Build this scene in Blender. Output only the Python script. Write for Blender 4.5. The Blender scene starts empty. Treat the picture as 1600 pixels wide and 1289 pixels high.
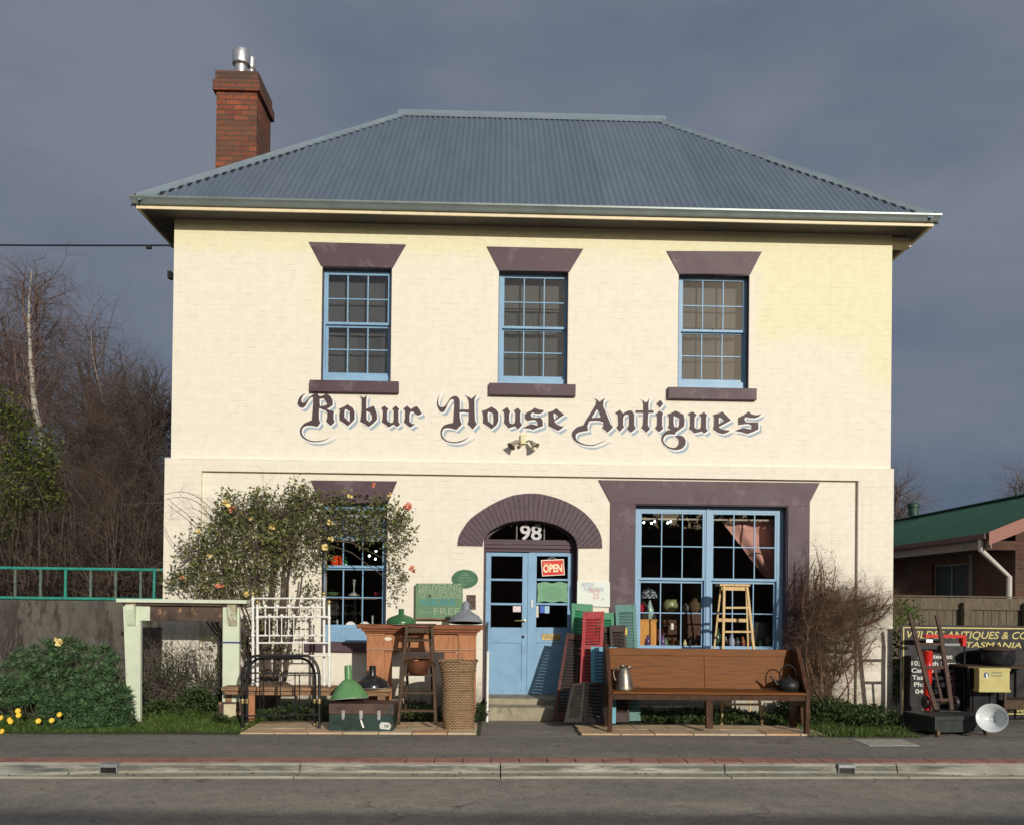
import bpy, math, random
from mathutils import Vector, Matrix
from math import sin, cos, pi, radians
random.seed(7)
rnd = random.random
def ru(a, b): return a + (b - a) * random.random()
sc = bpy.context.scene
COL = sc.collection
# ------------------------------------------------------------------ camera
F, CX, CY = 1290.0, 808.2, 925.85
YAW, PIT, ROL = -2.40486622e-02, 8.78209521e-03, 1.13807193e-02
CAM = Vector((0, -11.6, 1.6))
B3 = Matrix(((1, 0, 0), (0, 0, -1), (0, 1, 0)))
RM = Matrix.Rotation(YAW, 3, 'Z') @ Matrix.Rotation(PIT, 3, 'X') @ B3 @ Matrix.Rotation(ROL, 3, 'Z')
def ray(px, py): return RM @ Vector(((px - CX) / F, -(py - CY) / F, -1))
def P(px, py, Y=0.0):
    r = ray(px, py); return CAM + r * ((Y - CAM.y) / r.y)
def G(px, py, z=0.0):
    r = ray(px, py); return CAM + r * ((z - CAM.z) / r.z)
def S(Y): return (Y + 11.6) / F
cam = bpy.data.cameras.new('camera'); co = bpy.data.objects.new('camera', cam); COL.objects.link(co)
cam.sensor_width = 36; cam.lens = F / 1600 * 36; cam.clip_end = 2000; cam.clip_start = .05
cam.shift_x = -(CX - 800) / 1600; cam.shift_y = (CY - 644.5) / 1600
co.matrix_world = Matrix.Translation(CAM) @ RM.to_4x4()
sc.camera = co
# ------------------------------------------------------------------ mesh builder
OFF = {}
class MB:
    def __init__(s): s.v = []; s.f = []; s.mi = []; s.m = 0
    def add(s, vs, fs):
        b = len(s.v); s.v += [tuple(v) for v in vs]
        for f in fs: s.f.append(tuple(i + b for i in f)); s.mi.append(s.m)
    def box(s, x0, x1, y0, y1, z0, z1):
        if x0 > x1: x0, x1 = x1, x0
        if y0 > y1: y0, y1 = y1, y0
        if z0 > z1: z0, z1 = z1, z0
        s.add([(x0,y0,z0),(x1,y0,z0),(x1,y1,z0),(x0,y1,z0),(x0,y0,z1),(x1,y0,z1),(x1,y1,z1),(x0,y1,z1)],
              [(0,3,2,1),(4,5,6,7),(0,1,5,4),(1,2,6,5),(2,3,7,6),(3,0,4,7)]); return s
    def hexa(s, c):  # 8 corners: bottom 4 ccw, top 4 ccw
        s.add(c, [(0,3,2,1),(4,5,6,7),(0,1,5,4),(1,2,6,5),(2,3,7,6),(3,0,4,7)]); return s
    def bar(s, a, b, w, t, up=Vector((0,1,0))):
        a, b = Vector(a), Vector(b); d = (b - a).normalized(); u = d.cross(up)
        if u.length < 1e-4: u = d.cross(Vector((1,0,0)))
        u.normalize(); n = u.cross(d).normalized(); u = u * w / 2; n = n * t / 2
        s.hexa([a-u-n, a+u-n, a+u+n, a-u+n, b-u-n, b+u-n, b+u+n, b-u+n]); return s
    def tube(s, pts, r, n=8, cap=True):
        pts = [Vector(p) for p in pts]; k = len(pts)
        rr = r if isinstance(r, (list, tuple)) else [r] * k
        base = len(s.v); prev = None
        for i, p in enumerate(pts):
            d = (pts[min(i+1, k-1)] - pts[max(i-1, 0)])
            if d.length < 1e-9: d = Vector((0,0,1))
            d.normalize()
            if prev is None: u = d.orthogonal().normalized()
            else:
                u = prev - d * prev.dot(d)
                u = u.normalized() if u.length > 1e-6 else d.orthogonal().normalized()
            prev = u; w = d.cross(u)
            for j in range(n):
                a = 2 * pi * j / n; q = p + (u * cos(a) + w * sin(a)) * rr[i]; s.v.append((q.x, q.y, q.z))
        for i in range(k - 1):
            for j in range(n):
                a = base + i*n + j; b = base + i*n + (j+1) % n
                s.f.append((a, b, b + n, a + n)); s.mi.append(s.m)
        if cap:
            s.f.append(tuple(base + j for j in reversed(range(n)))); s.mi.append(s.m)
            s.f.append(tuple(base + (k-1)*n + j for j in range(n))); s.mi.append(s.m)
        return s
    def lathe(s, prof, c, n=24, M=None):   # prof [(r,h)...] along local z
        c = Vector(c); M = M or Matrix.Identity(3); base = len(s.v)
        for r, h in prof:
            for j in range(n):
                a = 2*pi*j/n; q = c + M @ Vector((max(r, 1e-4)*cos(a), max(r, 1e-4)*sin(a), h)); s.v.append(tuple(q))
        for i in range(len(prof) - 1):
            for j in range(n):
                a = base+i*n+j; b = base+i*n+(j+1) % n
                s.f.append((a, b, b+n, a+n)); s.mi.append(s.m)
        return s
    def ball(s, c, r, n=10, sz=1):
        s.lathe([(r*sin(pi*i/6), -r*sz*cos(pi*i/6)) for i in range(7)], c, n); return s
    def prism(s, poly, y0, y1):   # convex/concave polygon in XZ (x,z)
        n = len(poly)
        A = sum(poly[i][0]*poly[(i+1) % n][1] - poly[(i+1) % n][0]*poly[i][1] for i in range(n))
        if A < 0: poly = poly[::-1]
        s.add([(x, y0, z) for x, z in poly] + [(x, y1, z) for x, z in poly],
              [tuple(range(n)), tuple(range(2*n-1, n-1, -1))] + [(i, i+n, (i+1) % n+n, (i+1) % n) for i in range(n)]); return s
    def wall(s, x0, x1, z0, z1, y0, y1, holes):
        xs = sorted(set([x0, x1] + [h[0] for h in holes] + [h[1] for h in holes]))
        zs = sorted(set([z0, z1] + [h[2] for h in holes] + [h[3] for h in holes]))
        def inh(cx, cz): return any(h[0] < cx < h[1] and h[2] < cz < h[3] for h in holes)
        for i in range(len(xs)-1):
            for j in range(len(zs)-1):
                a, b, c, d = xs[i], xs[i+1], zs[j], zs[j+1]
                if inh((a+b)/2, (c+d)/2): continue
                s.add([(a,y0,c),(b,y0,c),(b,y0,d),(a,y0,d)], [(0,1,2,3)])
                s.add([(a,y1,c),(b,y1,c),(b,y1,d),(a,y1,d)], [(3,2,1,0)])
        for (a, b, c, d), sg in [((x0,x1,z0,z1), 0)] + [(h, 1) for h in holes]:
            q = [(a,y0,c),(b,y0,c),(b,y0,d),(a,y0,d),(a,y1,c),(b,y1,c),(b,y1,d),(a,y1,d)]
            fs = [(0,4,5,1),(1,5,6,2),(2,6,7,3),(3,7,4,0)]
            s.add(q, [tuple(reversed(f)) for f in fs] if sg else fs)
        return s
    def leaf(s, c, d, n, L, w):
        d = d.normalized(); u = d.cross(n)
        if u.length < 1e-4: u = d.orthogonal()
        u.normalize(); m = c + d * L * .5
        b = len(s.v); k = n.normalized() * L * .08
        for q in (c, m - u*w*.5 + k, c + d*L, m + u*w*.5 + k): s.v.append((q.x, q.y, q.z))
        s.f.append((b, b+1, b+2, b+3)); s.mi.append(s.m)
    def build(s, name, mats, parent=None, loc=None, smooth=False, bevel=0, local=False):
        me = bpy.data.meshes.new(name)
        o = Vector((0,0,0))
        if parent is not None and not local: o = OFF.get(parent, Vector((0,0,0)))
        elif loc is not None: o = Vector(loc)
        me.from_pydata([(v[0]-o.x, v[1]-o.y, v[2]-o.z) for v in s.v], [], s.f)
        if not isinstance(mats, (list, tuple)): mats = [mats]
        for m in mats: me.materials.append(m)
        if len(mats) > 1: me.polygons.foreach_set('material_index', s.mi)
        if smooth:
            me.polygons.foreach_set('use_smooth', [True]*len(me.polygons))
        me.update(); ob = bpy.data.objects.new(name, me); COL.objects.link(ob)
        if smooth and smooth != 2:
            try: me.set_sharp_from_angle(angle=radians(35))
            except Exception: pass
        if parent is not None: ob.parent = parent; OFF[ob] = o
        elif loc is not None: ob.location = o
        if bevel:
            bm = ob.modifiers.new('bevel', 'BEVEL'); bm.width = bevel; bm.segments = 2; bm.limit_method = 'ANGLE'
        return ob
import numpy as np
class NB:
    def __init__(s): s.V = []; s.Fc = []; s.n = 0
    def stamp(s, T, pos_, M, k):
        tv, tf = T; v = (tv * k) @ np.array(M).T + np.array(pos_); s.V.append(v); s.Fc.append(tf + s.n); s.n += len(v)
    def addmb(s, mb):
        if mb.v: s.V.append(np.array(mb.v)); s.Fc.append(np.array([f for f in mb.f if len(f) == 4]) + s.n); s.n += len(mb.v)
    def build(s, name, mat, parent, clampy=None):
        v = np.concatenate(s.V) - np.array(OFF.get(parent, Vector((0,0,0)))); f = np.concatenate(s.Fc).astype(np.int32)
        me = bpy.data.meshes.new(name); me.vertices.add(len(v)); me.vertices.foreach_set('co', v.astype(np.float32).ravel())
        me.loops.add(f.size); me.loops.foreach_set('vertex_index', f.ravel()); me.polygons.add(len(f)); me.polygons.foreach_set('loop_start', np.arange(0, f.size, 4, dtype=np.int32))
        me.update(calc_edges=True); me.validate(); me.materials.append(mat); ob = bpy.data.objects.new(name, me); COL.objects.link(ob); ob.parent = parent; OFF[ob] = OFF.get(parent); return ob
def tag(o, label=None, cat=None, group=None, kind=None):
    if label: o['label'] = label
    if cat: o['category'] = cat
    if group: o['group'] = group
    if kind: o['kind'] = kind
    return o
def thing(name, label, cat, loc, group=None, rot=None):
    o = bpy.data.objects.new(name, None); COL.objects.link(o); o.location = loc; o.empty_display_size = .1
    OFF[o] = Vector(loc)
    if rot: o.rotation_euler = rot
    return tag(o, label, cat, group)
# ------------------------------------------------------------------ materials
def nt(name):
    m = bpy.data.materials.new(name); m.use_nodes = True; t = m.node_tree; t.nodes.clear()
    out = t.nodes.new('ShaderNodeOutputMaterial'); b = t.nodes.new('ShaderNodeBsdfPrincipled')
    t.links.new(b.outputs[0], out.inputs[0]); return m, t, b, out
def nn(t, ty, **k):
    n = t.nodes.new(ty)
    for a, v in k.items():
        if a.startswith('i_'): n.inputs[a[2:].replace('_', ' ')].default_value = v
        else: setattr(n, a, v)
    return n
def rgba(c): return (c[0], c[1], c[2], 1)
def noise(t, vec, scale, detail=4, rough=.6):
    n = nn(t, 'ShaderNodeTexNoise'); n.inputs['Scale'].default_value = scale; n.inputs['Detail'].default_value = detail; n.inputs['Roughness'].default_value = rough
    if vec is not None: t.links.new(vec, n.inputs['Vector'])
    return n.outputs['Fac']
def ramp(t, fac, stops):
    r = nn(t, 'ShaderNodeValToRGB'); e = r.color_ramp.elements
    e[0].position, e[0].color = stops[0][0], rgba(stops[0][1]); e[1].position, e[1].color = stops[-1][0], rgba(stops[-1][1])
    for p, c in stops[1:-1]: q = e.new(p); q.color = rgba(c)
    t.links.new(fac, r.inputs[0]); return r.outputs[0]
def mix(t, fac, a, b, mode='MIX'):
    n = nn(t, 'ShaderNodeMix', data_type='RGBA', blend_type=mode)
    for i, v in ((0, fac), (6, a), (7, b)):
        if isinstance(v, (int, float)): n.inputs[i].default_value = v
        elif isinstance(v, (tuple, list)): n.inputs[i].default_value = rgba(v)
        else: t.links.new(v, n.inputs[i])
    return n.outputs[2]
def mth(t, op, a, b=0.0, c=None):
    n = nn(t, 'ShaderNodeMath', operation=op)
    for i, v in ((0, a), (1, b)) + (((2, c),) if c is not None else ()):
        if isinstance(v, (int, float)): n.inputs[i].default_value = v
        else: t.links.new(v, n.inputs[i])
    return n.outputs[0]
def sstep(t, v, a, b):
    n = nn(t, 'ShaderNodeMapRange', interpolation_type='SMOOTHSTEP')
    t.links.new(v, n.inputs[0]); n.inputs[1].default_value = a; n.inputs[2].default_value = b; return n.outputs[0]
def pos(t, scale=None):
    g = nn(t, 'ShaderNodeNewGeometry').outputs['Position']
    if scale:
        m = nn(t, 'ShaderNodeVectorMath', operation='MULTIPLY'); t.links.new(g, m.inputs[0]); m.inputs[1].default_value = scale; return m.outputs[0]
    return g
def sep(t, v):
    s = nn(t, 'ShaderNodeSeparateXYZ'); t.links.new(v, s.inputs[0]); return s.outputs
def bump(t, b, h, strength, dist=.01):
    n = nn(t, 'ShaderNodeBump'); n.inputs['Strength'].default_value = strength; n.inputs['Distance'].default_value = dist
    t.links.new(h, n.inputs['Height']); t.links.new(n.outputs[0], b.inputs['Normal'])
def MAT(name, col, rough=.6, var=.18, scale=9, bmp=.25, metal=0, col2=None, c2at=.6, grain=None, spec=.4, bscale=60):
    """base colour with cloudy variation, optional second colour patches (wear), optional stretched grain."""
    m, t, b, o = nt(name); p = pos(t, grain)
    n1 = noise(t, p, scale, 6, .65)
    c = ramp(t, n1, [(.25, [max(0, x*(1-var*1.6)) for x in col]), (.5, col), (.78, [min(1, x*(1+var)) for x in col])])
    if col2:
        n2 = noise(t, p, scale*.6+1.3, 8, .7); c = mix(t, sstep(t, n2, c2at-.04, c2at+.05), c, col2)
    t.links.new(c, b.inputs['Base Color'])
    n3 = noise(t, p, bscale, 4, .7)
    r = mth(t, 'MULTIPLY_ADD', n1, .35, rough-.17); t.links.new(r, b.inputs['Roughness'])
    b.inputs['Metallic'].default_value = metal; b.inputs['Specular IOR Level'].default_value = spec
    if bmp: bump(t, b, n3, bmp, .004)
    return m
def brickvec(t, sx=1, sz=1):
    s = sep(t, pos(t)); c = nn(t, 'ShaderNodeCombineXYZ')
    t.links.new(mth(t, 'ADD', s[0], s[1]), c.inputs[0]); t.links.new(s[2], c.inputs[1]); return c.outputs[0], s
def brick(t, vec, w, h, mortar, c1, c2, cm, smooth=.3, bias=0, off=.5):
    n = nn(t, 'ShaderNodeTexBrick'); t.links.new(vec, n.inputs['Vector']); n.offset = off
    n.inputs['Scale'].default_value = 1; n.inputs['Brick Width'].default_value = w; n.inputs['Row Height'].default_value = h
    n.inputs['Mortar Size'].default_value = mortar; n.inputs['Mortar Smooth'].default_value = smooth; n.inputs['Bias'].default_value = bias
    n.inputs['Color1'].default_value = rgba(c1); n.inputs['Color2'].default_value = rgba(c2); n.inputs['Mortar'].default_value = rgba(cm)
    return n
def wallmat(name, base, yellow, extra):
    m, t, b, o = nt(name); vec, s = brickvec(t)
    wob = nn(t, 'ShaderNodeTexNoise'); wob.inputs['Scale'].default_value = 6; t.links.new(vec, wob.inputs['Vector'])
    vm = nn(t, 'ShaderNodeVectorMath', operation='MULTIPLY_ADD'); t.links.new(wob.outputs['Color'], vm.inputs[0]); vm.inputs[1].default_value = (.035, .02, 0); t.links.new(vec, vm.inputs[2])
    br = brick(t, vm.outputs[0], .235, .0835, .007, (1,1,1), (.93,.93,.93), (.5,.5,.5), .6)
    p = pos(t); big = noise(t, p, 1.1, 5, .6); med = noise(t, p, 7, 6, .7)
    if extra:
        # old yellow paint: band under the eave, upper right patch, around the first two lintels
        zz = mth(t, 'MULTIPLY_ADD', big, .55, s[2]); zz = mth(t, 'MULTIPLY_ADD', med, .08, zz)
        top = sstep(t, zz, 6.58, 6.98)
        xx = mth(t, 'MULTIPLY_ADD', med, .08, s[0])
        rt = mth(t, 'MULTIPLY', sstep(t, mth(t, 'MULTIPLY_ADD', big, .5, xx), 3.75, 4.1), sstep(t, mth(t, 'MULTIPLY_ADD', big, .6, s[2]), 5.45, 5.85))
        rt2 = mth(t, 'MULTIPLY', sstep(t, mth(t, 'MULTIPLY_ADD', big, .4, xx), 5.3, 5.6), sstep(t, s[2], 4.4, 5.0))
        lf = mth(t, 'MULTIPLY', mth(t, 'MULTIPLY', sstep(t, xx, -2.75, -2.5), mth(t, 'SUBTRACT', 1, sstep(t, xx, -2.45, -2.4))), sstep(t, s[2], 5.2, 5.9))
        my = mth(t, 'MAXIMUM', mth(t, 'MAXIMUM', top, rt), mth(t, 'MAXIMUM', rt2, mth(t, 'MULTIPLY', lf, .7)))
        c = mix(t, mth(t, 'MULTIPLY', my, .66), base, yellow)
    else:
        c = mix(t, mth(t, 'MULTIPLY', sstep(t, big, .55, .75), .25), base, yellow)
    c = mix(t, 1.0, c, ramp(t, med, [(.3, (.93,.92,.9)), (.6, (1,1,1))]), 'MULTIPLY')
    runs = mth(t, 'MULTIPLY', sstep(t, noise(t, pos(t, (11, 11, .5)), 1, 4, .6), .56, .74), sstep(t, noise(t, pos(t, (.9, .9, .9)), 1, 3, .6), .45, .62))
    c = mix(t, mth(t, 'MULTIPLY', runs, .16), c, (.45, .40, .31))
    chip = sstep(t, noise(t, p, 24, 6, .8), .73, .76); c = mix(t, mth(t, 'MULTIPLY', chip, .35), c, (.35, .28, .2))
    crk = noise(t, pos(t, (5, 5, 60)), 1.0, 4, .7)      # fine dark mortar cracks along courses
    lineg = mth(t, 'MULTIPLY', sstep(t, br.outputs['Fac'], .45, .95), sstep(t, crk, .47, .66))
    c = mix(t, mth(t, 'MULTIPLY', lineg, .42), c, (.36, .3, .22))
    if not extra:   # grime and lichen on the plinth
        g = mth(t, 'MULTIPLY', sstep(t, mth(t, 'MULTIPLY_ADD', med, -.9, s[2]), .12, -.35), .75)
        c = mix(t, g, c, (.22, .19, .14))
        st = mth(t, 'MULTIPLY', sstep(t, noise(t, pos(t, (9, 9, .8)), 1, 5, .7), .62, .8), .25)
        c = mix(t, st, c, (.45, .38, .28))
    t.links.new(c, b.inputs['Base Color']); b.inputs['Roughness'].default_value = .62; b.inputs['Specular IOR Level'].default_value = .3
    h = mth(t, 'MULTIPLY_ADD', br.outputs['Fac'], -1.0, mth(t, 'MULTIPLY', med, .7)); bump(t, b, h, .22, .006)
    return m
CREAM = (.79, .745, .635); YEL = (.78, .74, .44)
m_wallu = wallmat('painted_brick_upper', CREAM, YEL, True)
m_walll = wallmat('painted_brick_lower', (.79, .74, .63), (.76, .71, .56), False)
m_plum = MAT('plum_paint', (.082, .047, .060), .55, .16, 3, .3, col2=(.125, .088, .10), c2at=.58)
def archmat():
    m, t, b, o = nt('plum_arch_bricks'); s = sep(t, pos(t)); c0 = P(828, 935, 0)
    ang = mth(t, 'ARCTAN2', mth(t, 'SUBTRACT', s[0], c0.x), mth(t, 'SUBTRACT', s[2], c0.z))
    w = mth(t, 'FRACT', mth(t, 'MULTIPLY_ADD', noise(t, pos(t), 3.5, 3), .9, mth(t, 'MULTIPLY', ang, 19))); ln = mth(t, 'ABSOLUTE', mth(t, 'SUBTRACT', w, .5))
    md = noise(t, pos(t), 14, 6, .7)
    c = ramp(t, md, [(.3, (.065,.038,.05)), (.6, (.09,.055,.068)), (.8, (.15,.11,.125))])
    c = mix(t, mth(t, 'MULTIPLY', sstep(t, ln, .43, .5), .5), c, (.05, .03, .04)); t.links.new(c, b.inputs['Base Color'])
    b.inputs['Roughness'].default_value = .6; bump(t, b, mth(t, 'MULTIPLY_ADD', sstep(t, ln, .4, .5), -1, mth(t, 'MULTIPLY', md, .6)), .7, .008)
    return m
m_arch = archmat()
m_blue = MAT('blue_paint', (.215, .38, .55), .45, .1, 5, .15, col2=(.18, .31, .46), c2at=.68)
m_cream = MAT('cream_board', (.76, .66, .45), .5, .1, 6, .2)
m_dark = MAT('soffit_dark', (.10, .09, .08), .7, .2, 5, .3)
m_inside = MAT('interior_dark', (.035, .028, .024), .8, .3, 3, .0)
def roofmat():
    m, t, b, o = nt('galvanised_roof'); p = pos(t); s = sep(t, p); n = noise(t, pos(t, (3, 1, .35)), 1.3, 6, .65); n2 = noise(t, pos(t, (5, 2, .5)), 2, 7, .75)
    wn = nn(t, 'ShaderNodeTexWhiteNoise', noise_dimensions='1D'); t.links.new(mth(t, 'FLOOR', mth(t, 'DIVIDE', s[0], .72)), wn.inputs['W'])
    c = ramp(t, n, [(.25, (.106,.142,.188)), (.5, (.124,.163,.212)), (.78, (.145,.184,.232))])
    c = mix(t, 1.0, c, ramp(t, wn.outputs[0], [(0, (.92,.93,.94)), (1, (1.07,1.06,1.05))]), 'MULTIPLY')
    c = mix(t, mth(t, 'MULTIPLY', sstep(t, n2, .62, .78), .35), c, (.22,.22,.21)); c = mix(t, mth(t, 'MULTIPLY', sstep(t, noise(t, pos(t, (9,3,1)), 3, 6, .8), .68, .8), .4), c, (.16,.11,.08))
    t.links.new(c, b.inputs['Base Color']); b.inputs['Roughness'].default_value = .48; b.inputs['Metallic'].default_value = .25; bump(t, b, noise(t, p, 1.2, 3), .15, .05); return m
m_roof = roofmat()
m_ridge = MAT('roof_flashing', (.23, .29, .33), .45, .12, 2, .1, metal=.3)
m_gutter = MAT('gutter_green_grey', (.22, .26, .25), .36, .1, 4, .08, metal=.35)
m_steel = MAT('bright_steel', (.62, .62, .62), .38, .12, 8, .08, metal=.85)
m_brass = MAT('brass', (.55, .42, .18), .35, .2, 12, .1, metal=.9)
m_white = MAT('white_paint', (.80, .79, .74), .4, .08, 10, .15, col2=(.55, .48, .38), c2at=.72)
m_black = MAT('black_iron', (.022, .021, .022), .45, .3, 14, .3, metal=.3, col2=(.09, .045, .025), c2at=.66)
m_letter = MAT('letter_brown', (.065, .04, .045), .6, .2, 20, .3)
m_letw = MAT('letter_white', (.84, .82, .78), .6, .06, 20, .3)
m_letb = MAT('letter_blue', (.34, .42, .50), .6, .1, 20, .3)
def glassmat(name, refl=.07, tint=(1,1,1)):
    m, t, b, o = nt(name); t.nodes.remove(b)
    tr = nn(t, 'ShaderNodeBsdfTransparent'); tr.inputs[0].default_value = rgba(tint)
    gl = nn(t, 'ShaderNodeBsdfGlossy'); gl.inputs['Roughness'].default_value = .015; gl.inputs[0].default_value = (1,1,1,1)
    nz = noise(t, pos(t), 2.3, 2, .5); bp = nn(t, 'ShaderNodeBump'); bp.inputs['Strength'].default_value = .12; bp.inputs['Distance'].default_value = .03
    bp.inputs['Strength'].default_value = .06; t.links.new(nz, bp.inputs['Height']); t.links.new(bp.outputs[0], gl.inputs['Normal'])
    fr = nn(t, 'ShaderNodeFresnel'); fr.inputs[0].default_value = 1.5
    f = mth(t, 'ADD', mth(t, 'MULTIPLY', fr.outputs[0], 1.2), refl-.048)
    mx = nn(t, 'ShaderNodeMixShader'); t.links.new(f, mx.inputs[0]); t.links.new(tr.outputs[0], mx.inputs[1]); t.links.new(gl.outputs[0], mx.inputs[2])
    t.links.new(mx.outputs[0], o.inputs[0]); return m
m_glass = glassmat('window_glass', .06)
m_glassu = glassmat('upper_window_glass', .07)
def wood(name, col, rough=.5, var=.4, grain=(1.5, 1.5, 14), bmp=.3, col2=None, c2at=.62): return MAT(name, col, rough, var, 3, bmp, grain=grain, col2=col2, c2at=c2at, bscale=12, spec=.12)
m_pew = wood('varnished_pew_wood', (.175, .066, .018), .5, .45, (1.2, 5, 26))
m_pewd = wood('dark_pew_wood', (.07, .034, .02), .42, .3, (9, 9, 2))
m_step = wood('dark_step_wood', (.085, .055, .036), .6, .45, (12, 12, 2), col2=(.17, .13, .09))
m_light = wood('pale_wood', (.62, .44, .22), .5, .25, (12, 12, 2), col2=(.4, .26, .12), c2at=.68)
m_bench = wood('weathered_bench_wood', (.26, .155, .09), .65, .4, (2, 8, 14), col2=(.36, .25, .15))
m_terra = wood('orange_stained_wood', (.42, .19, .095), .5, .22, (8, 8, 2), col2=(.28, .11, .055), c2at=.63)
m_terrad = wood('red_brown_wood', (.24, .09, .045), .5, .3, (2, 8, 14))
m_grey = wood('grey_fence_wood', (.13, .105, .075), .8, .4, (14, 14, 1.5), col2=(.19, .17, .13))
# ------------------------------------------------------------------ setting
def shear(mb, k=.028): mb.v = [(x, y + k*max(-40, min(40, x)), z) for x, y, z in mb.v]; return mb
def asphalt(name, col, patch):
    m, t, b, o = nt(name); p = pos(t)
    fine = noise(t, p, 190, 3, .8); med = noise(t, p, 7, 6, .65); big = noise(t, pos(t, (.35, 1.2, 1)), 1.0, 4, .6)
    vo = nn(t, 'ShaderNodeTexVoronoi'); vo.inputs['Scale'].default_value = 130; t.links.new(p, vo.inputs['Vector'])
    c = ramp(t, fine, [(.3, [x*.62 for x in col]), (.55, col), (.75, [min(1, x*1.6) for x in col])])
    c = mix(t, sstep(t, vo.outputs['Distance'], .16, .05), c, [x*2.2 for x in col])
    mid = noise(t, p, 34, 5, .75); c = mix(t, .9, c, ramp(t, mid, [(.34, (.62,.62,.63)), (.52, (1,1,1)), (.7, (1.3,1.27,1.2))]), 'MULTIPLY'); c = mix(t, .85, c, ramp(t, med, [(.3, (.72,.73,.74)), (.7, (1.2,1.17,1.1))]), 'MULTIPLY')
    c = mix(t, .8, c, ramp(t, big, [(.35, (.75,.76,.78)), (.65, (1.15,1.12,1.05))]), 'MULTIPLY')
    sp = noise(t, p, 1.7, 3, .5); c = mix(t, mth(t, 'MULTIPLY', sstep(t, sp, .72, .76), .6), c, patch)
    wv = nn(t, 'ShaderNodeVectorMath', operation='MULTIPLY_ADD'); wn = nn(t, 'ShaderNodeTexNoise'); wn.inputs['Scale'].default_value = 2.5; wn.inputs['Detail'].default_value = 5; t.links.new(p, wn.inputs['Vector']); t.links.new(wn.outputs['Color'], wv.inputs[0]); wv.inputs[1].default_value = (.5,.5,.5); t.links.new(pos(t), wv.inputs[2])
    ve = nn(t, 'ShaderNodeTexVoronoi', feature='DISTANCE_TO_EDGE'); ve.inputs['Scale'].default_value = .55; t.links.new(wv.outputs[0], ve.inputs['Vector'])
    c = mix(t, mth(t, 'MULTIPLY', mth(t, 'MULTIPLY', sstep(t, ve.outputs[0], .012, .003), sstep(t, sp, .52, .62)), .4), c, (.06, .055, .05))
    t.links.new(c, b.inputs['Base Color']); b.inputs['Roughness'].default_value = .85; b.inputs['Specular IOR Level'].default_value = .25
    bump(t, b, mth(t, 'ADD', fine, mth(t, 'MULTIPLY', vo.outputs['Distance'], -1)), .6, .006); return m
m_road = asphalt('road_asphalt', (.33, .305, .27), (.05, .045, .04))
m_path = asphalt('footpath_asphalt', (.255, .238, .215), (.26, .24, .22))
def soilmat(name, a, b_, c_):
    m, t, b, o = nt(name); n = noise(t, pos(t), 9, 8, .7); n2 = noise(t, pos(t), 1.2, 4, .6)
    c = ramp(t, n, [(.3, a), (.5, b_), (.75, c_)]); c = mix(t, sstep(t, n2, .45, .6), c, (.05, .045, .03))
    t.links.new(c, b.inputs['Base Color']); b.inputs['Roughness'].default_value = .95; bump(t, b, n, .8, .03); return m
m_soil = soilmat('garden_soil', (.03, .028, .015), (.045, .06, .02), (.09, .08, .05))
mb = MB(); mb.add([(-250,-250,-.17),(250,-250,-.17),(250,260,-.17),(-250,260,-.17)], [(0,1,2,3)]); tag(mb.build('ground', m_soil), kind='structure')
mb = MB(); mb.box(-40, 40, -13, -3.77, -.165, -.088); shear(mb); tag(mb.build('road', m_road), kind='structure')
mb = MB(); mb.box(-40, 40, -19, -13, -.165, .0); shear(mb); tag(mb.build('opposite_pavement', m_path), kind='structure')
mb = MB()
a = [G(0, 1155), G(370, 1148), G(745, 1147), G(1290, 1150), G(1440, 1151)]
mb.box(-40, 40, -3.23, -1.86, -.165, 0); shear(mb); mb.box(5.25, 60, -1.70, 2.2, -.165, 0); mb.box(-.18, 1.33, -1.87, -.02, -.165, .001)
tag(mb.build('footpath', m_path), kind='structure')
mb = MB(); mb.box(-60, -.18, -1.86, 3, -.165, .004); mb.box(1.33, 5.25, -1.86, 3, -.165, .004); mb.box(-60, 60, 3, 45, -.165, .002)
mb.v = [(x, y + (.028*max(-40, x) if y < -1 else 0), z) for x, y, z in mb.v]; tag(mb.build('garden_bed', m_soil), kind='structure')
# brick strip
def bstrip():
    m, t, b, o = nt('red_edge_bricks'); n = nn(t, 'ShaderNodeObjectInfo'); md = noise(t, pos(t), 5, 5, .6)
    c = ramp(t, md, [(.3, (.22,.10,.08)), (.5, (.33,.155,.12)), (.75, (.40,.23,.18))]); t.links.new(c, b.inputs['Base Color'])
    b.inputs['Roughness'].default_value = .8; bump(t, b, noise(t, pos(t), 70), .4, .004); return m
mb = MB(); x = -30
while x < 30:
    j = ru(-.004, .004); mb.box(x, x+.272, -3.468+j, -3.235+j, -.1, .003+ru(0, .003)); x += .28
shear(mb); tag(mb.build('brick_edging', bstrip(), bevel=.005), kind='structure')
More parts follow.
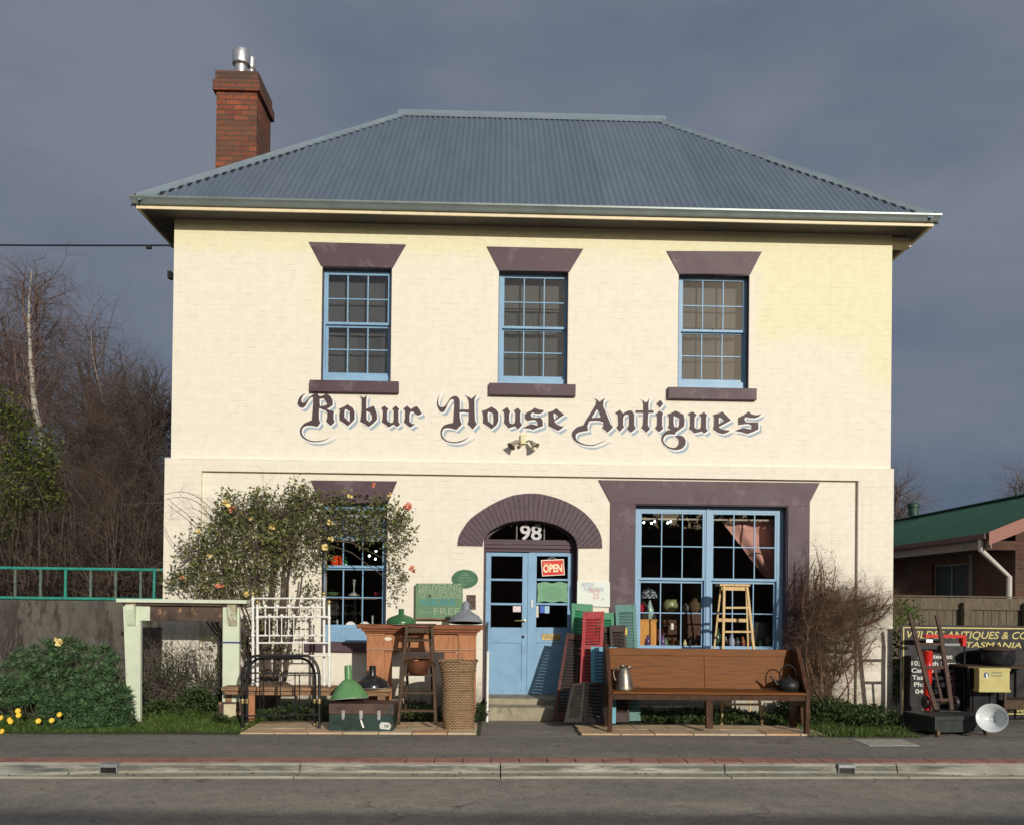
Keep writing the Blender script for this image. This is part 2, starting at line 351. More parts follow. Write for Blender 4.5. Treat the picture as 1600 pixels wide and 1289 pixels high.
# kerb with layback driveways at both ends
def kerbmat():
    m, t, b, o = nt('kerb_concrete'); p = pos(t); s = sep(t, p); n = noise(t, p, 3, 7, .65); n2 = noise(t, pos(t, (1.2, 6, 9)), 1.5, 6, .7); f = noise(t, p, 60, 3)
    c = ramp(t, n, [(.3, (.29,.275,.22)), (.55, (.41,.395,.325)), (.8, (.51,.49,.42))])
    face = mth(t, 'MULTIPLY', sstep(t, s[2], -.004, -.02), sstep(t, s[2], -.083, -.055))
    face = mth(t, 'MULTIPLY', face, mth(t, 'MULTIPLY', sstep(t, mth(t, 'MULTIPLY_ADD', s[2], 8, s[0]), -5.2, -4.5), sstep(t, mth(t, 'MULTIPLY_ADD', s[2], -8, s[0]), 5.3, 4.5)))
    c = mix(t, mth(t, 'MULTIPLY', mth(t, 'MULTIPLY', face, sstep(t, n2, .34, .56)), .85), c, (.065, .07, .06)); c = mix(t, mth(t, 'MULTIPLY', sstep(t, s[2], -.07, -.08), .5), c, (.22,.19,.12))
    c = mix(t, mth(t, 'MULTIPLY', sstep(t, noise(t, pos(t, (.8, 14, 1)), 2, 5), .5, .75), .3), c, (.2, .17, .12))
    t.links.new(c, b.inputs['Base Color']); b.inputs['Roughness'].default_value = .85; bump(t, b, f, .4, .004); return m
def kprof(x, dl, dr):
    k = max(0, min(1, (dl - x) / .9)) + max(0, min(1, (x - dr) / 1.1)); k = k*k*(3-2*k)
    zt = -.07 * k
    return [(-3.474, -.16), (-3.474, .0), (-3.505+.015*k, 0), (-3.53 - .15*k, zt-.006), (-3.55 - .16*k, -.078 + .0*k), (-3.565 - .16*k, -.084), (-3.735, -.082), (-3.75, -.072), (-3.775, -.071), (-3.785, -.085), (-3.785, -.16)]
mk = kerbmat(); joints = [P(0,0).x*0 + G(q, 1200, -.05).x for q in (470, 782, 1130, 1397)]
dl, dr = G(165, 1200).x, G(1405, 1200).x
edges = [-30] + joints + [30]; mb = MB()
for a0, a1 in zip(edges[:-1], edges[1:]):
    a0 += .006; a1 -= .006; nseg = max(2, int((a1-a0)/.15)); base = len(mb.v); k = 11
    for i in range(nseg+1):
        x = a0 + (a1-a0)*i/nseg
        for (y, z) in kprof(x, dl, dr): mb.v.append((x, y + .028*x + .004*sin(x*1.7), z + .003*sin(x*2.3)))
    for i in range(nseg):
        for j in range(k-1): q = base+i*k+j; mb.f.append((q, q+1, q+k+1, q+k)); mb.mi.append(0)
    mb.f.append(tuple(range(base, base+k))); mb.mi.append(0); mb.f.append(tuple(range(base+nseg*k+k-1, base+nseg*k-1, -1))); mb.mi.append(0)
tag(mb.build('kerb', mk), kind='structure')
# drain outlets in the kerb face
for px, lab in ((174, 'grey metal drain outlet in the kerb below the euphorbia bush'), (1317, 'grey metal drain outlet in the kerb right of the church pew')):
    c = G(px, 1200, -.05); x = c.x; dy_ = .028*x + .015
    t_ = thing('kerb_drain_outlet', lab, 'drain', (x, -3.53+dy_, -.09), 'kerb drain outlets')
    MB().box(x-.085, x+.085, -3.60+dy_, -3.49+dy_, -.028, .006).box(x-.085, x-.075, -3.595+dy_, -3.5+dy_, -.082, -.028).box(x+.075, x+.085, -3.595+dy_, -3.5+dy_, -.082, -.028).build('hood', MAT('dull_zinc', (.30,.31,.31), .5, .2, 20, .2, metal=.4), t_, bevel=.004)
    MB().box(x-.074, x+.074, -3.58+dy_, -3.52+dy_, -.082, -.029).build('dark_mouth', m_black, t_)
# sandstone paving slabs
def slabmat():
    m, t, b, o = nt('sandstone_slabs'); g = nn(t, 'ShaderNodeNewGeometry'); n = noise(t, pos(t), 4, 7, .65); r = g.outputs['Random Per Island']
    c = ramp(t, r, [(0, (.50,.36,.22)), (.3, (.62,.50,.35)), (.55, (.58,.42,.26)), (.8, (.68,.57,.41)), (1, (.55,.34,.2))])
    c = mix(t, .8, c, ramp(t, n, [(.3, (.72,.68,.62)), (.65, (1.05,1.03,1.0))]), 'MULTIPLY')
    c = mix(t, mth(t, 'MULTIPLY', sstep(t, noise(t, pos(t), 13, 6), .6, .75), .4), c, (.2, .17, .12))
    t.links.new(c, b.inputs['Base Color']); b.inputs['Roughness'].default_value = .75; bump(t, b, n, .3, .006); return m
ms = slabmat(); mj = MAT('mortar', (.10, .09, .07), .9)
def paving(x0, x1, y0, y1, w, d, nm, ang):
    mb = MB(); mb.box(x0-.02, x1+.0, y0-.012, y1, -.05, .012); mb.m = 1; y = y0
    row = 0
    while y < y1-.05:
        x = x0 - ru(0, w*.5)*(row % 2)
        while x < x1-.04:
            a_, b_ = max(x, x0)+.006, min(x+w*ru(.9, 1.1), x1)-.006
            if b_-a_ > .05:
                h = .026+ru(0, .008); sh = ang
                mb.hexa([(a_, y+.005, 0), (b_, y+.005, 0), (b_+sh, y+d-.007, 0), (a_+sh, y+d-.007, 0), (a_, y+.005, h), (b_, y+.005, h), (b_+sh, y+d-.007, h+ru(0,.004)), (a_+sh, y+d-.007, h)])
            x = b_+.006
        y += d; row += 1
    shear(mb, .026); tag(mb.build(nm, [mj, ms]), kind='structure')
paving(G(376,1147).x, G(745,1147).x, -1.86, -.98, .40, .29, 'paving_slabs', 0)
paving(G(907,1147).x, G(1288,1150).x, -1.86, -1.16, .45, .35, 'paving_terrace', -.02)
c0, c1, c2, c3 = G(1330,1155), G(1408,1155), G(1437,1165), G(1358,1165)
mb = MB(); mb.hexa([(q.x,q.y,-.02) for q in (c3,c2,c1,c0)] + [(q.x,q.y,.006) for q in (c3,c2,c1,c0)])
tag(mb.build('access_cover', MAT('pale_concrete', (.38,.37,.31), .8), loc=(c3.x, c3.y, 0)), 'pale concrete access cover let into the asphalt footpath', 'cover')
# ------------------------------------------------------------------ the shop
shop = thing('antiques_shop', 'two storey cream painted brick antiques shop with hipped iron roof', 'shop', (.5, 2.8, 0))
YW, YP, YB = 0.0, -.03, -.085    # upper wall face, lower recessed panel, lower border
xl, xr = P(270, 520, 0).x, P(1393, 540, 0).x
LX, RX = P(255.5, 850, YB).x, P(1395.5, 900, YB).x
ZB = (P(262, 716, 0).z + P(1391, 734, 0).z)/2; ZS = 6.855
pl, pr_, zp = P(316, 800, YP).x, P(1338, 850, YP).x, (P(316, 735, YP).z + P(1338, 753, YP).z)/2
def rect(l, t, r, b, Y):
    return (P(l, (t+b)/2, Y).x, P(r, (t+b)/2, Y).x, P((l+r)/2, b, Y).z, P((l+r)/2, t, Y).z)
UW = [dict(o=(502.5, 418, 611.5, 595.5), cols=(512, 542.5, 574, 605.5), up=(430, 467, 503.5), lo=(511, 545, 581.5), lint=((482.3,378.4),(634.6,382.5),(613.5,419),(502,416)), sill=(483.5,594.8,622.7,613)),
      dict(o=(778.5, 424, 887.5, 600), cols=(787.5, 818.5, 850, 881.5), up=(435, 472.5, 510), lo=(516, 550, 587), lint=((760.5,385.5),(911.6,389),(890,425),(779.5,423)), sill=(764,599.5,899.5,618)),
      dict(o=(1059.5, 429, 1170.5, 606.5), cols=(1067, 1098, 1130, 1161), up=(439, 478, 515), lo=(521, 555.5, 592), lint=((1041.5,392.5),(1190.5,393.5),(1172.5,429),(1061,428.5)), sill=(1044,606,1182.5,624))]
holes_u = [rect(*w['o'], 0) for w in UW]
MB().wall(xl, xr, ZB-.02, ZS+.02, 0, .32, holes_u).build('upper_wall', m_wallu, shop)
# lower wall
LW = dict(o=(502.5, 785, 604, 1003), cols=(506.5, 535.5, 566, 597), up=(797, 840, 883), lo=(890, 933, 976))
BW = (991, 788.6, 1230, 1030)
DOOR = (755, 812, 902.5, 1090)
hl = [rect(*LW['o'], YP), rect(*BW, YP), (P(755, 950, YP).x, P(902.5, 950, YP).x, -.05, P(828, 812, YP).z)]
MB().wall(pl, pr_, 0, zp, YP, .32, hl).build('lower_wall', m_walll, shop)
mb = MB(); mb.box(LX, pl, YB, .32, -.05, ZB); mb.box(pr_, RX, YB, .32, -.05, ZB); mb.box(pl, pr_, YB, .32, zp, ZB)
mb.build('wall_border', m_walll, shop)
mb = MB(); mb.box(LX+.0, LX+.3, .32, 5.7, -.05, ZB); mb.box(RX-.3, RX, .32, 5.7, -.05, ZB); mb.box(LX, RX, 5.7, 5.98, -.05, ZB)
mb.build('side_wall', m_walll, shop)
mb = MB(); mb.box(xl, xl+.3, .32, 5.68, ZB-.01, ZS+.02); mb.box(xr-.3, xr, .32, 5.68, ZB-.01, ZS+.02); mb.box(xl, xr, 5.68, 5.95, ZB-.01, ZS+.02)
mb.build('upper_side_wall', m_wallu, shop)
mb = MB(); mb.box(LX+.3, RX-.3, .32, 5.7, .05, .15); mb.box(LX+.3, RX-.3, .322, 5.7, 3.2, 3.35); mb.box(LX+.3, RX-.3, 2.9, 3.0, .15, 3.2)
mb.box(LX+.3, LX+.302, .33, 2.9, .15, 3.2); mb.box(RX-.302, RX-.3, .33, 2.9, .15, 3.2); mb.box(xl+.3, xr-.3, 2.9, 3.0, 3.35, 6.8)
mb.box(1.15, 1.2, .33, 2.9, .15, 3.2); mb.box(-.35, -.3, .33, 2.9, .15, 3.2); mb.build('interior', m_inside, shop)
# roof
EX0, EX1, EY0, EZ, RZ = -4.955, 5.99, -.387, 6.968, 10.1
run = 3.24; RY = EY0+run; EY1 = RY+run; RX0, RX1 = EX0+run, EX1-run; SL = (RZ-EZ)/run
def corr(mb, p0, axis, length, sgn):
    # p0 eave start, axis unit along eave; slope direction inward
    n = int(length/.0127); T = {}
    A = .0095; inward = Vector((-axis.y, axis.x, 0)) * 1
    base = len(mb.v); rows = 9
    for i in range(n+1):
        s_ = length*i/n; top = min(run, s_, length-s_)
        for j in range(rows):
            f = j/(rows-1); d = top*f; z = EZ + SL*d + A*cos(2*pi*s_/.09)
            # lapped sheets: lower sheets tuck under the upper ones
            z += (.012 if d > 1.62 else 0)
            p = p0 + axis*s_ + inward*d; mb.v.append((p.x, p.y, z))
    for i in range(n):
        for j in range(rows-1):
            a_ = base+i*rows+j; mb.f.append((a_, a_+rows, a_+rows+1, a_+1)); mb.mi.append(0)
mb = MB(); corr(mb, Vector((EX0, EY0, 0)), Vector((1,0,0)), EX1-EX0, 1); roof = mb.build('roof', m_roof, shop, smooth=2)
mb = MB(); corr(mb, Vector((EX1, EY0, 0)), Vector((0,1,0)), EY1-EY0, 1); corr(mb, Vector((EX0, EY1, 0)), Vector((0,-1,0)), EY1-EY0, 1); corr(mb, Vector((EX1, EY1, 0)), Vector((-1,0,0)), EX1-EX0, 1)
mb.build('side_roof', m_roof, shop, smooth=2)
def cap(mb, a_, b_, w=.13):
    a_, b_ = Vector(a_), Vector(b_); d = (b_-a_).normalized(); h = Vector((-d.y, d.x, 0)).normalized()
    dn = Vector((0,0,-1)); ks = [(-w, .045), (-.05, .004), (-.03, -.018), (0, -.026), (.03, -.018), (.05, .004), (w, .045)]
    k = len(ks); base = len(mb.v)
    drop = 1.0 if abs(d.z) < .05 else .75
    for p in (a_, b_):
        for (o_, z) in ks:
            q = p + h*o_ + dn*((abs(o_)*SL*drop if abs(o_) > .04 else .0) + z*.55 - .02); mb.v.append(tuple(q))
    for j in range(k-1): mb.f.append((base+j, base+j+1, base+k+j+1, base+k+j)); mb.mi.append(0)
mb = MB()
for (ex, ey), rx in (((EX0,EY0),RX0), ((EX1,EY0),RX1), ((EX0,EY1),RX0), ((EX1,EY1),RX1)):
    mb = MB(); cap(mb, (rx, RY, RZ+.01), (ex, ey, EZ+.012)); mb.build('hip_flashing', m_ridge, roof, smooth=True)
mb = MB(); k = 3
while k*.09 < EX1-EX0-.3:      # black patches painting the shade in corrugation ends under the flashings
    s_ = (k+.5)*.09; k += 1; e_ = min(s_, EX1-EX0-s_); d = min(run-.16, e_-.195)
    if d < .03: continue
    z = EZ+SL*d-.004; x = EX0+s_; sx = 1 if s_ < run else (-1 if EX1-EX0-s_ < run else 0)
    mb.add([(x-.022, EY0+d-.026+sx*-.02, z+.0-.026*SL-sx*.02*SL), (x+.022, EY0+d-.026+sx*.02, z-.026*SL+sx*.02*SL), (x+.03, EY0+d+.03+sx*.02, z+.022+.03*SL+sx*.02*SL), (x-.03, EY0+d+.03-sx*.02, z+.022+.03*SL-sx*.02*SL)], [(0,1,2,3)])
mb.build('gap_shade', m_black, roof)
mb = MB(); cap(mb, (RX0-.12, RY, RZ+.03), (RX1+.12, RY, RZ+.03), .15); mb.build('ridge_flashing', m_ridge, roof, smooth=True)
# scribed foot of the flashing: shade in the corrugation ends is painted by the black patches above
# gutter: extruded ogee profile around the eaves
gp = [(0, .005), (.0, -.088), (.03, -.098), (.075, -.095), (.09, -.07), (.098, -.04), (.115, -.022), (.118, .0), (.108, .004), (.104, -.016), (.088, -.03)]
mb = MB(); ring = [(EX0, EY0, -1, -1), (EX1, EY0, 1, -1), (EX1, EY1, 1, 1), (EX0, EY1, -1, 1)]
base = len(mb.v); k = len(gp)
for (x, y, sx, sy) in ring:
    for (o_, z) in gp: q = o_-.055; mb.v.append((x+sx*q, y+sy*q, EZ+z-.0))
for i in range(4):
    for j in range(k-1):
        a_ = base+i*k+j; b_ = base+((i+1) % 4)*k+j; mb.f.append((a_, b_, b_+1, a_+1)); mb.mi.append(0)
mb.build('gutter', m_gutter, shop, smooth=True)
# fascia and soffit
fx0, fx1, fy0, fy1 = EX0+.04, EX1-.04, EY0+.04, EY1-.04
mb = MB(); mb.box(fx0, fx1, fy0-.022, fy0, 6.825, 6.90); mb.box(fx0, fx1, fy1, fy1+.022, 6.825, 6.90); mb.box(fx0-.022, fx0, fy0-.022, fy1+.022, 6.825, 6.90); mb.box(fx1, fx1+.022, fy0-.022, fy1+.022, 6.825, 6.90)
mb.build('fascia', m_cream, shop)
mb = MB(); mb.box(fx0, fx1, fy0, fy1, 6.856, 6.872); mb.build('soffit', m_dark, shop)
a_ = P(1395, 372, .02); b_ = P(1425, 385, .02)
MB().box(xr+.002, b_.x, .05, .16, b_.z, a_.z+.02).build('bracket', m_cream, shop)
# chimney
def redbrick(name, c1, c2, cm, w=.24, h=.0815):
    m, t, b, o = nt(name); vec, s = brickvec(t); br = brick(t, vec, w, h, .009, c1, c2, cm, .2); md = noise(t, pos(t), 6, 7, .7); big = noise(t, pos(t), 1.5, 4)
    c = mix(t, .85, br.outputs[0], ramp(t, md, [(.3, (.5,.5,.5)), (.6, (1.05,1,.95)), (.8, (1.35,1.25,1.1))]), 'MULTIPLY')
    c = mix(t, mth(t, 'MULTIPLY', sstep(t, big, .46, .62), .6), c, (.09, .06, .04)); c = mix(t, mth(t, 'MULTIPLY', sstep(t, mth(t, 'MULTIPLY_ADD', md, .5, s[2]), 9.7, 10.1), .7), c, (.06, .045, .035))
    t.links.new(c, b.inputs['Base Color']); b.inputs['Roughness'].default_value = .85
    bump(t, b, mth(t, 'MULTIPLY_ADD', br.outputs['Fac'], -1, mth(t, 'MULTIPLY', md, .4)), .8, .01); return m
m_red = redbrick('chimney_brick', (.32, .088, .036), (.15, .045, .025), (.09, .065, .05))
CY0, CY1 = 1.5, 2.28; cl, cr = P(337.5, 200, CY0).x, P(401, 200, CY0).x
zt = P(370, 112, CY0).z; zc1 = P(370, 128, CY0).z; zc0 = P(370, 144, CY0).z; zn = P(370, 150, CY0).z
ch = MB(); ch.box(cl, cr, CY0, CY1, 7.0, zc0-.0); chim = ch.build('chimney', m_red, roof)
MB().box(cl-.05, cr+.05, CY0-.05, CY1+.05, zc0, zc1).box(cl-.02, cr+.02, CY0-.02, CY1+.02, zc1, zt).build('chimney_cap', m_red, roof, bevel=.006)
for px, py, yy, r, h0, h1, q_ in ((377, 112, 1.72, .098, .24, .44, 1.45), (393, 100, 2.12, .05, .44, .60, 1.5)):
    c = P(px, py, yy)
    MB().lathe([(r, -.15), (r, h0-.03), (r*q_*.98, h0), (r*q_, h0+.01), (r*q_, h1), (r*q_*.96, h1+.012), (.0, h1+.02)], (c.x, yy, zt), 28).build('flue', m_steel, roof, smooth=True)
# ---- windows
def panes(mb, gx, gz, y, th, stile, bot):
    x0, x1, z0, z1 = gx[0], gx[-1], gz[-1], gz[0]
    mb.box(x0-stile, x0, y, y+th, z0-bot, z1+.03); mb.box(x1, x1+stile, y, y+th, z0-bot, z1+.03)
    mb.box(x0, x1, y, y+th, z1, z1+.03); mb.box(x0, x1, y, y+th, z0-bot, z0)
    for x in gx[1:-1]: mb.box(x-.008, x+.008, y+.004, y+th-.004, z0, z1)
    for z in gz[1:-1]: mb.box(x0, x1, y+.006, y+th-.006, z-.008, z+.008)
def sash(root, name, gx, gz, y, bot, glass):
    s_ = MB(); panes(s_, gx, gz, y, .032, .034, bot); o_ = s_.build(name, m_blue, root, bevel=.002)
    g = MB(); g.add([(gx[0],y+.016,gz[-1]),(gx[-1],y+.016,gz[-1]),(gx[-1],y+.016,gz[0]),(gx[0],y+.016,gz[0])], [(0,1,2,3)]); g.build('pane', glass, o_)
def window(W, Yw, yf, glass, lining, name='window', fr=None):
    x0, x1, z0, z1 = rect(*W['o'], Yw)
    fm = MB(); yl = yf+.1
    xs = [P(c, (W['up'][0]+W['lo'][-1])/2, yf).x for c in W['cols']]
    mid = (W['cols'][0]+W['cols'][-1])/2
    zu = [P(mid, q, yf).z for q in W['up']]; zl = [P(mid, q, yf).z for q in W['lo']]
    e = .03
    fm.wall(x0+.004, x1-.004, z0+.002, z1-.002, yf+.006, yl, [(xs[0]-e, xs[-1]+e, zl[-1]-.045, zu[0]+.026)]); root = fm.build(name, m_blue, shop, bevel=.003)
    sash(root, 'upper_sash', xs, zu, yf+.012, .036, glass); sash(root, 'lower_sash', xs, zl, yf+.05, .044, glass)
    # meeting rail shelf
    if lining:
        t_ = .008; MB().box(x1-t_, x1-.0005, Yw+.002, yf+.005, z0, z1-.0).box(x0+.0005, x0+t_, Yw+.002, yf+.005, z0, z1).box(x0+t_, x1-t_, Yw+.002, yf+.005, z1-t_, z1-.0005).build('reveal', m_plum, root)
    return root, (x0, x1, z0, z1), xs, zu, zl
for W in UW:
    root, o_, xs, zu, zl = window(W, 0, .10, m_glassu, True)
    L = [P(*q, -.012) for q in W['lint']]; MB().prism([(q.x, q.z) for q in L], -.014, .0).build('lintel', m_plum, shop, bevel=.002)
    s_ = rect(*W['sill'], -.06); MB().box(s_[0], s_[1], -.065, .13, s_[2], s_[3]).build('window_sill', m_plum, shop, bevel=.006)
    # sash catch
    MB().ball(((xs[1]+xs[2])/2, .1, zu[-1]+.012), .014).build('sash_catch', m_brass, root)
# net curtains upstairs: dusty grey cloth hung behind the panes
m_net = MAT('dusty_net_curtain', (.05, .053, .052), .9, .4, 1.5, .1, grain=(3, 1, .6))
for W in UW:
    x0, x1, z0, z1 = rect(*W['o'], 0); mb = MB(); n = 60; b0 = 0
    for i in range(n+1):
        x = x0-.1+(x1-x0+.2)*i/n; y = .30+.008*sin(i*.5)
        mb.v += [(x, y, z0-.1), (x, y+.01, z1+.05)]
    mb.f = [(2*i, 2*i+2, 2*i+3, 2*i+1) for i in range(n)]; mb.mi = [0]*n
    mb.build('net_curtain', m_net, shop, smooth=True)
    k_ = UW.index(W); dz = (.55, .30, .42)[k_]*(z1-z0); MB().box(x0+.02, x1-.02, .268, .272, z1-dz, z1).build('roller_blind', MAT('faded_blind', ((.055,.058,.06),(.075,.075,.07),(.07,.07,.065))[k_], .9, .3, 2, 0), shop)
root, o_, xs, zu, zl = window(LW, YP, .08, m_glass, True)
L = [P(*q, YP-.012) for q in ((485,750),(620.5,751.5),(606,786),(501,785))]; MB().prism([(q.x, q.z) for q in L], YP-.014, YP).build('lintel', m_plum, shop, bevel=.002)
s_ = rect(476, 1003, 622, 1018, -.08); MB().box(s_[0], s_[1], -.095, .11, s_[2], s_[3]).build('window_sill', m_plum, shop, bevel=.006)
# big shop window
hx0, hx1, hz0, hz1 = hl[1]
out = [P(*q, YP-.016) for q in ((935,749.5),(1281,754),(1265.5,784),(1265.5,1060),(954,1060),(954,785))]; out = [(q.x, q.z) for q in out]
zt_ = hz1; xj0, xj1 = out[5][0], out[2][0]
mb = MB(); y0, y1 = YP-.018, YP
mb.prism([out[0], out[1], out[2], (xj1, zt_), (xj0, zt_), out[5]], y0, y1)
mb.box(xj0, hx0, y0, y1, 0.02, zt_); mb.box(hx1, xj1, y0, y1, 0.02, zt_)
mb.build('window_surround', m_plum, shop, bevel=.002)
mb = MB(); mb.box(hx0-.002, hx0+.012, YP, .14, hz0, hz1); mb.box(hx1-.012, hx1+.002, YP, .14, hz0, hz1); mb.box(hx0+.012, hx1-.012, YP, .14, hz1-.012, hz1+.002)
mb.build('surround_reveal', m_plum, shop)
MB().box(hx0-.1, hx1+.1, -.12, .14, hz0-.11, hz0).build('window_sill', m_plum, shop, bevel=.006)
yf = .10
colsL, colsR = (1002, 1033.5, 1066, 1097.5), (1114.5, 1146.5, 1179, 1210.5)
up, lo = ((802, 854, 903), (909, 957.5, 1008)), None
xa = [P(c, 905, yf).x for c in colsL]; xb = [P(c, 905, yf).x for c in colsR]
mid = 1106; zu = [P(mid, q, yf).z for q in (803, 854, 903)]; zl = [P(mid, q, yf).z for q in (911, 958, 1009)]
fm = MB(); e = .03
fm.wall(hx0+.014, hx1-.014, hz0+.002, hz1-.016, yf+.006, yf+.1, [(xa[0]-e, xa[-1]+e, zl[-1]-.045, zu[0]+.026), (xb[0]-e, xb[-1]+e, zl[-1]-.045, zu[0]+.026)])
bw = fm.build('shop_window', m_blue, shop, bevel=.003)
for gx in (xa, xb):
    sash(bw, 'upper_sash', gx, zu, yf+.012, .036, m_glass); sash(bw, 'lower_sash', gx, zl, yf+.05, .044, m_glass)
MB().box(xa[-1]+.05, xb[0]-.05, yf-.006, yf+.004, hz0+.004, hz1-.02).build('mullion_bead', m_blue, bw, bevel=.002)
MB().box(xa[0]-.0, xb[-1], .24, .27, P(1100,812.5,.24).z, P(1100,810,.24).z).build('blind_rail', MAT('dim_rail', (.3,.28,.24), .6), bw)
# ---- arch, fanlight, doors
outer = [(93,565),(105,480),(150,395),(215,310),(330,225),(450,155),(590,95),(700,72),(790,65),(900,72),(1050,110),(1180,165),(1300,240),(1390,330),(1450,420),(1478,500),(1483,590)]
inner = [(335,570),(345,510),(390,440),(460,395),(560,350),(680,327),(800,322),(920,335),(1050,370),(1140,420),(1200,470),(1235,530),(1243,590)]
def cv(l): return [(700+x/6.154, 760+y/6.154) for x, y in l]
def resamp(l, n):
    d = [0]
    for i in range(len(l)-1): d.append(d[-1]+math.hypot(l[i+1][0]-l[i][0], l[i+1][1]-l[i][1]))
    out_ = []
    for k in range(n):
        s_ = d[-1]*k/(n-1); i = max(j for j in range(len(l)-1) if d[j] <= s_+1e-9); f = (s_-d[i])/(d[i+1]-d[i])
        # catmull-rom
        p0, p1, p2, p3 = l[max(i-1,0)], l[i], l[i+1], l[min(i+2,len(l)-1)]
        out_.append(tuple(.5*((2*p1[q])+(-p0[q]+p2[q])*f+(2*p0[q]-5*p1[q]+4*p2[q]-p3[q])*f*f+(-p0[q]+3*p1[q]-3*p2[q]+p3[q])*f**3) for q in (0,1)))
    return out_
N = 48; ya0, ya1 = YP-.02, .2
po = [P(*q, ya0) for q in resamp(cv(outer), N)]; pi_ = [P(*q, ya0) for q in resamp(cv(inner), N)]
mb = MB(); base = 0
for y in (ya0, ya1):
    for q in po: mb.v.append((q.x, y, q.z))
    for q in pi_: mb.v.append((q.x, y, q.z))
for i in range(N-1):
    mb.f += [(i+1, i, N+i, N+i+1), (i, i+1, 2*N+i+1, 2*N+i), (N+i+1, N+i, 3*N+i, 3*N+i+1)]; mb.mi += [0]*3
mb.f += [(0, 2*N, 3*N, N), (N-1, 2*N-1, 4*N-1, 3*N-1)]; mb.mi += [0]*2
mb.build('door_arch', m_arch, shop)
dx0, dx1 = hl[2][0], hl[2][1]
MB().box(dx0-.001, dx0+.012, YP, .22, .2, pi_[0].z+.03).build('door_reveal', m_plum, shop); MB().box(dx1-.012, dx1+.001, YP, .22, .2, pi_[-1].z+.03).build('door_reveal', m_plum, shop)
yd = .16
fan = MB(); a_ = P(765, 844, yd); b_ = P(895, 859, yd)
fan.box(dx0+.012, dx1-.012, yd-.03, yd+.06, P(828,857,yd).z, P(828,843,yd).z); fan.box(dx0+.012, dx1-.012, yd-.045, yd-.03, P(828,851,yd).z, P(828,847,yd).z)
fan.box(dx0+.012, dx1-.012, yd+.0, yd+.05, P(828,862,yd).z, P(828,857,yd).z)
fanl = fan.build('fanlight', m_plum, shop, bevel=.003)
gq = [(q.x*.985+.008, q.z-.02) for q in pi_]; mb = MB(); mb.add([(x, yd+.02, z) for x, z in gq], [tuple(range(len(gq)))]); mb.build('pane', m_glass, fanl)
mb = MB()
for k in range(N-1):
    a0, a1 = pi_[k], pi_[k+1]; c = P(828, 850, 0)
    def sh(q, f): return (c.x+(q.x-c.x)*f, c.z+(q.z-c.z)*f)
    A, B_, C_, D_ = sh(a0, 1.0), sh(a1, 1.0), sh(a1, .93), sh(a0, .93)
    mb.add([(A[0],yd,A[1]-.001),(B_[0],yd,B_[1]-.001),(C_[0],yd,C_[1]),(D_[0],yd,D_[1]),(C_[0],yd+.05,C_[1]),(D_[0],yd+.05,D_[1])], [(0,1,2,3),(3,2,4,5)])
mb.build('fanlight_frame', m_plum, fanl)
for px in (807.5, 850.5):
    q = P(px, 830, yd); MB().box(q.x-.008, q.x+.008, yd-.004, yd+.03, P(px,844,yd).z, P(px,817,yd).z+.01).build('glazing_bar', MAT('grey_bar', (.16,.15,.16), .5) if px < 810 else bpy.data.materials['grey_bar'], fanl)
def leaf_door(l, r, gl, gr, nm):
    y = yd; mb = MB(); X = lambda p: P(p, 960, y).x; Z = lambda p: P((l+r)/2, p, y).z
    x0, x1, g0, g1 = X(l), X(r), X(gl), X(gr); zt2, zb2 = Z(863), Z(1085); gz = [(868.6,903.7),(907,941.6),(945,979.8)]
    mb.box(x0, g0, y, y+.045, zb2, zt2); mb.box(g1, x1, y, y+.045, zb2, zt2)
    zz = [863]+[q for p in gz for q in p]+[1004]
    for i in range(0, len(zz), 2): mb.box(g0, g1, y, y+.045, Z(zz[i+1]), Z(zz[i]))
    mb.box(g0, g1, y, y+.045, zb2, Z(1064))
    o_ = mb.build(nm, m_blue, shop, bevel=.004)
    MB().box(g0, g1, y+.014, y+.04, Z(1064), Z(1004)).build('lower_panel', m_blue, o_)
    g = MB()
    for a_, b_ in gz: g.add([(g0,y+.02,Z(b_)),(g1,y+.02,Z(b_)),(g1,y+.02,Z(a_)),(g0,y+.02,Z(a_))], [(0,1,2,3)])
    g.build('door_glass', m_glass, o_); return o_, X, Z
dl_, X, Z = leaf_door(758.5, 824.6, 766.5, 815.5, 'door_leaf')
hp = P(823, 969.5, yd); hb = MB(); hb.lathe([(.02, 0), (.02, .012), (.011, .014), (.011, .05)], (X(819), yd, hp.z), 16, Matrix.Rotation(pi/2, 3, 'X')); hb.tube([(X(819), yd-.045, hp.z), (X(812), yd-.05, hp.z+.004), (X(804), yd-.046, hp.z+.0)], [.009,.008,.006], 8); hb.build('handle', m_brass, dl_, smooth=True)
hb = MB(); hb.lathe([(.022, 0), (.022, .008), (0, .012)], (X(817.6), yd, Z(994)), 16, Matrix.Rotation(pi/2, 3, 'X')); hb.build('lock', m_black, dl_, smooth=True)
dr_, X, Z = leaf_door(825.8, 893.5, 837.8, 886.5, 'door_leaf')
MB().box(X(847), X(876), yd-.008, yd, Z(999.6), Z(989.7)).build('letterbox', m_brass, dr_, bevel=.003)
MB().box(X(850), X(873), yd-.012, yd-.008, Z(997), Z(993)).build('letterbox_flap', MAT('dull_brass', (.33,.25,.12), .5, metal=.8), dr_, bevel=.002)
MB().box(X(829), X(833), yd-.01, yd, Z(949), Z(937)).build('latch_plate', m_steel, dr_, bevel=.002)
MB().box(X(824.2), X(826.6), yd-.01, yd-.001, Z(1084), Z(864)).build('astragal', m_blue, dr_, bevel=.002)
MB().box(dx0+.012, X(758.3), yd+.01, yd+.07, .2, Z(863)).box(X(893.7), dx1-.012, yd+.01, yd+.07, .2, Z(863)).build('door_jamb', m_plum, shop)
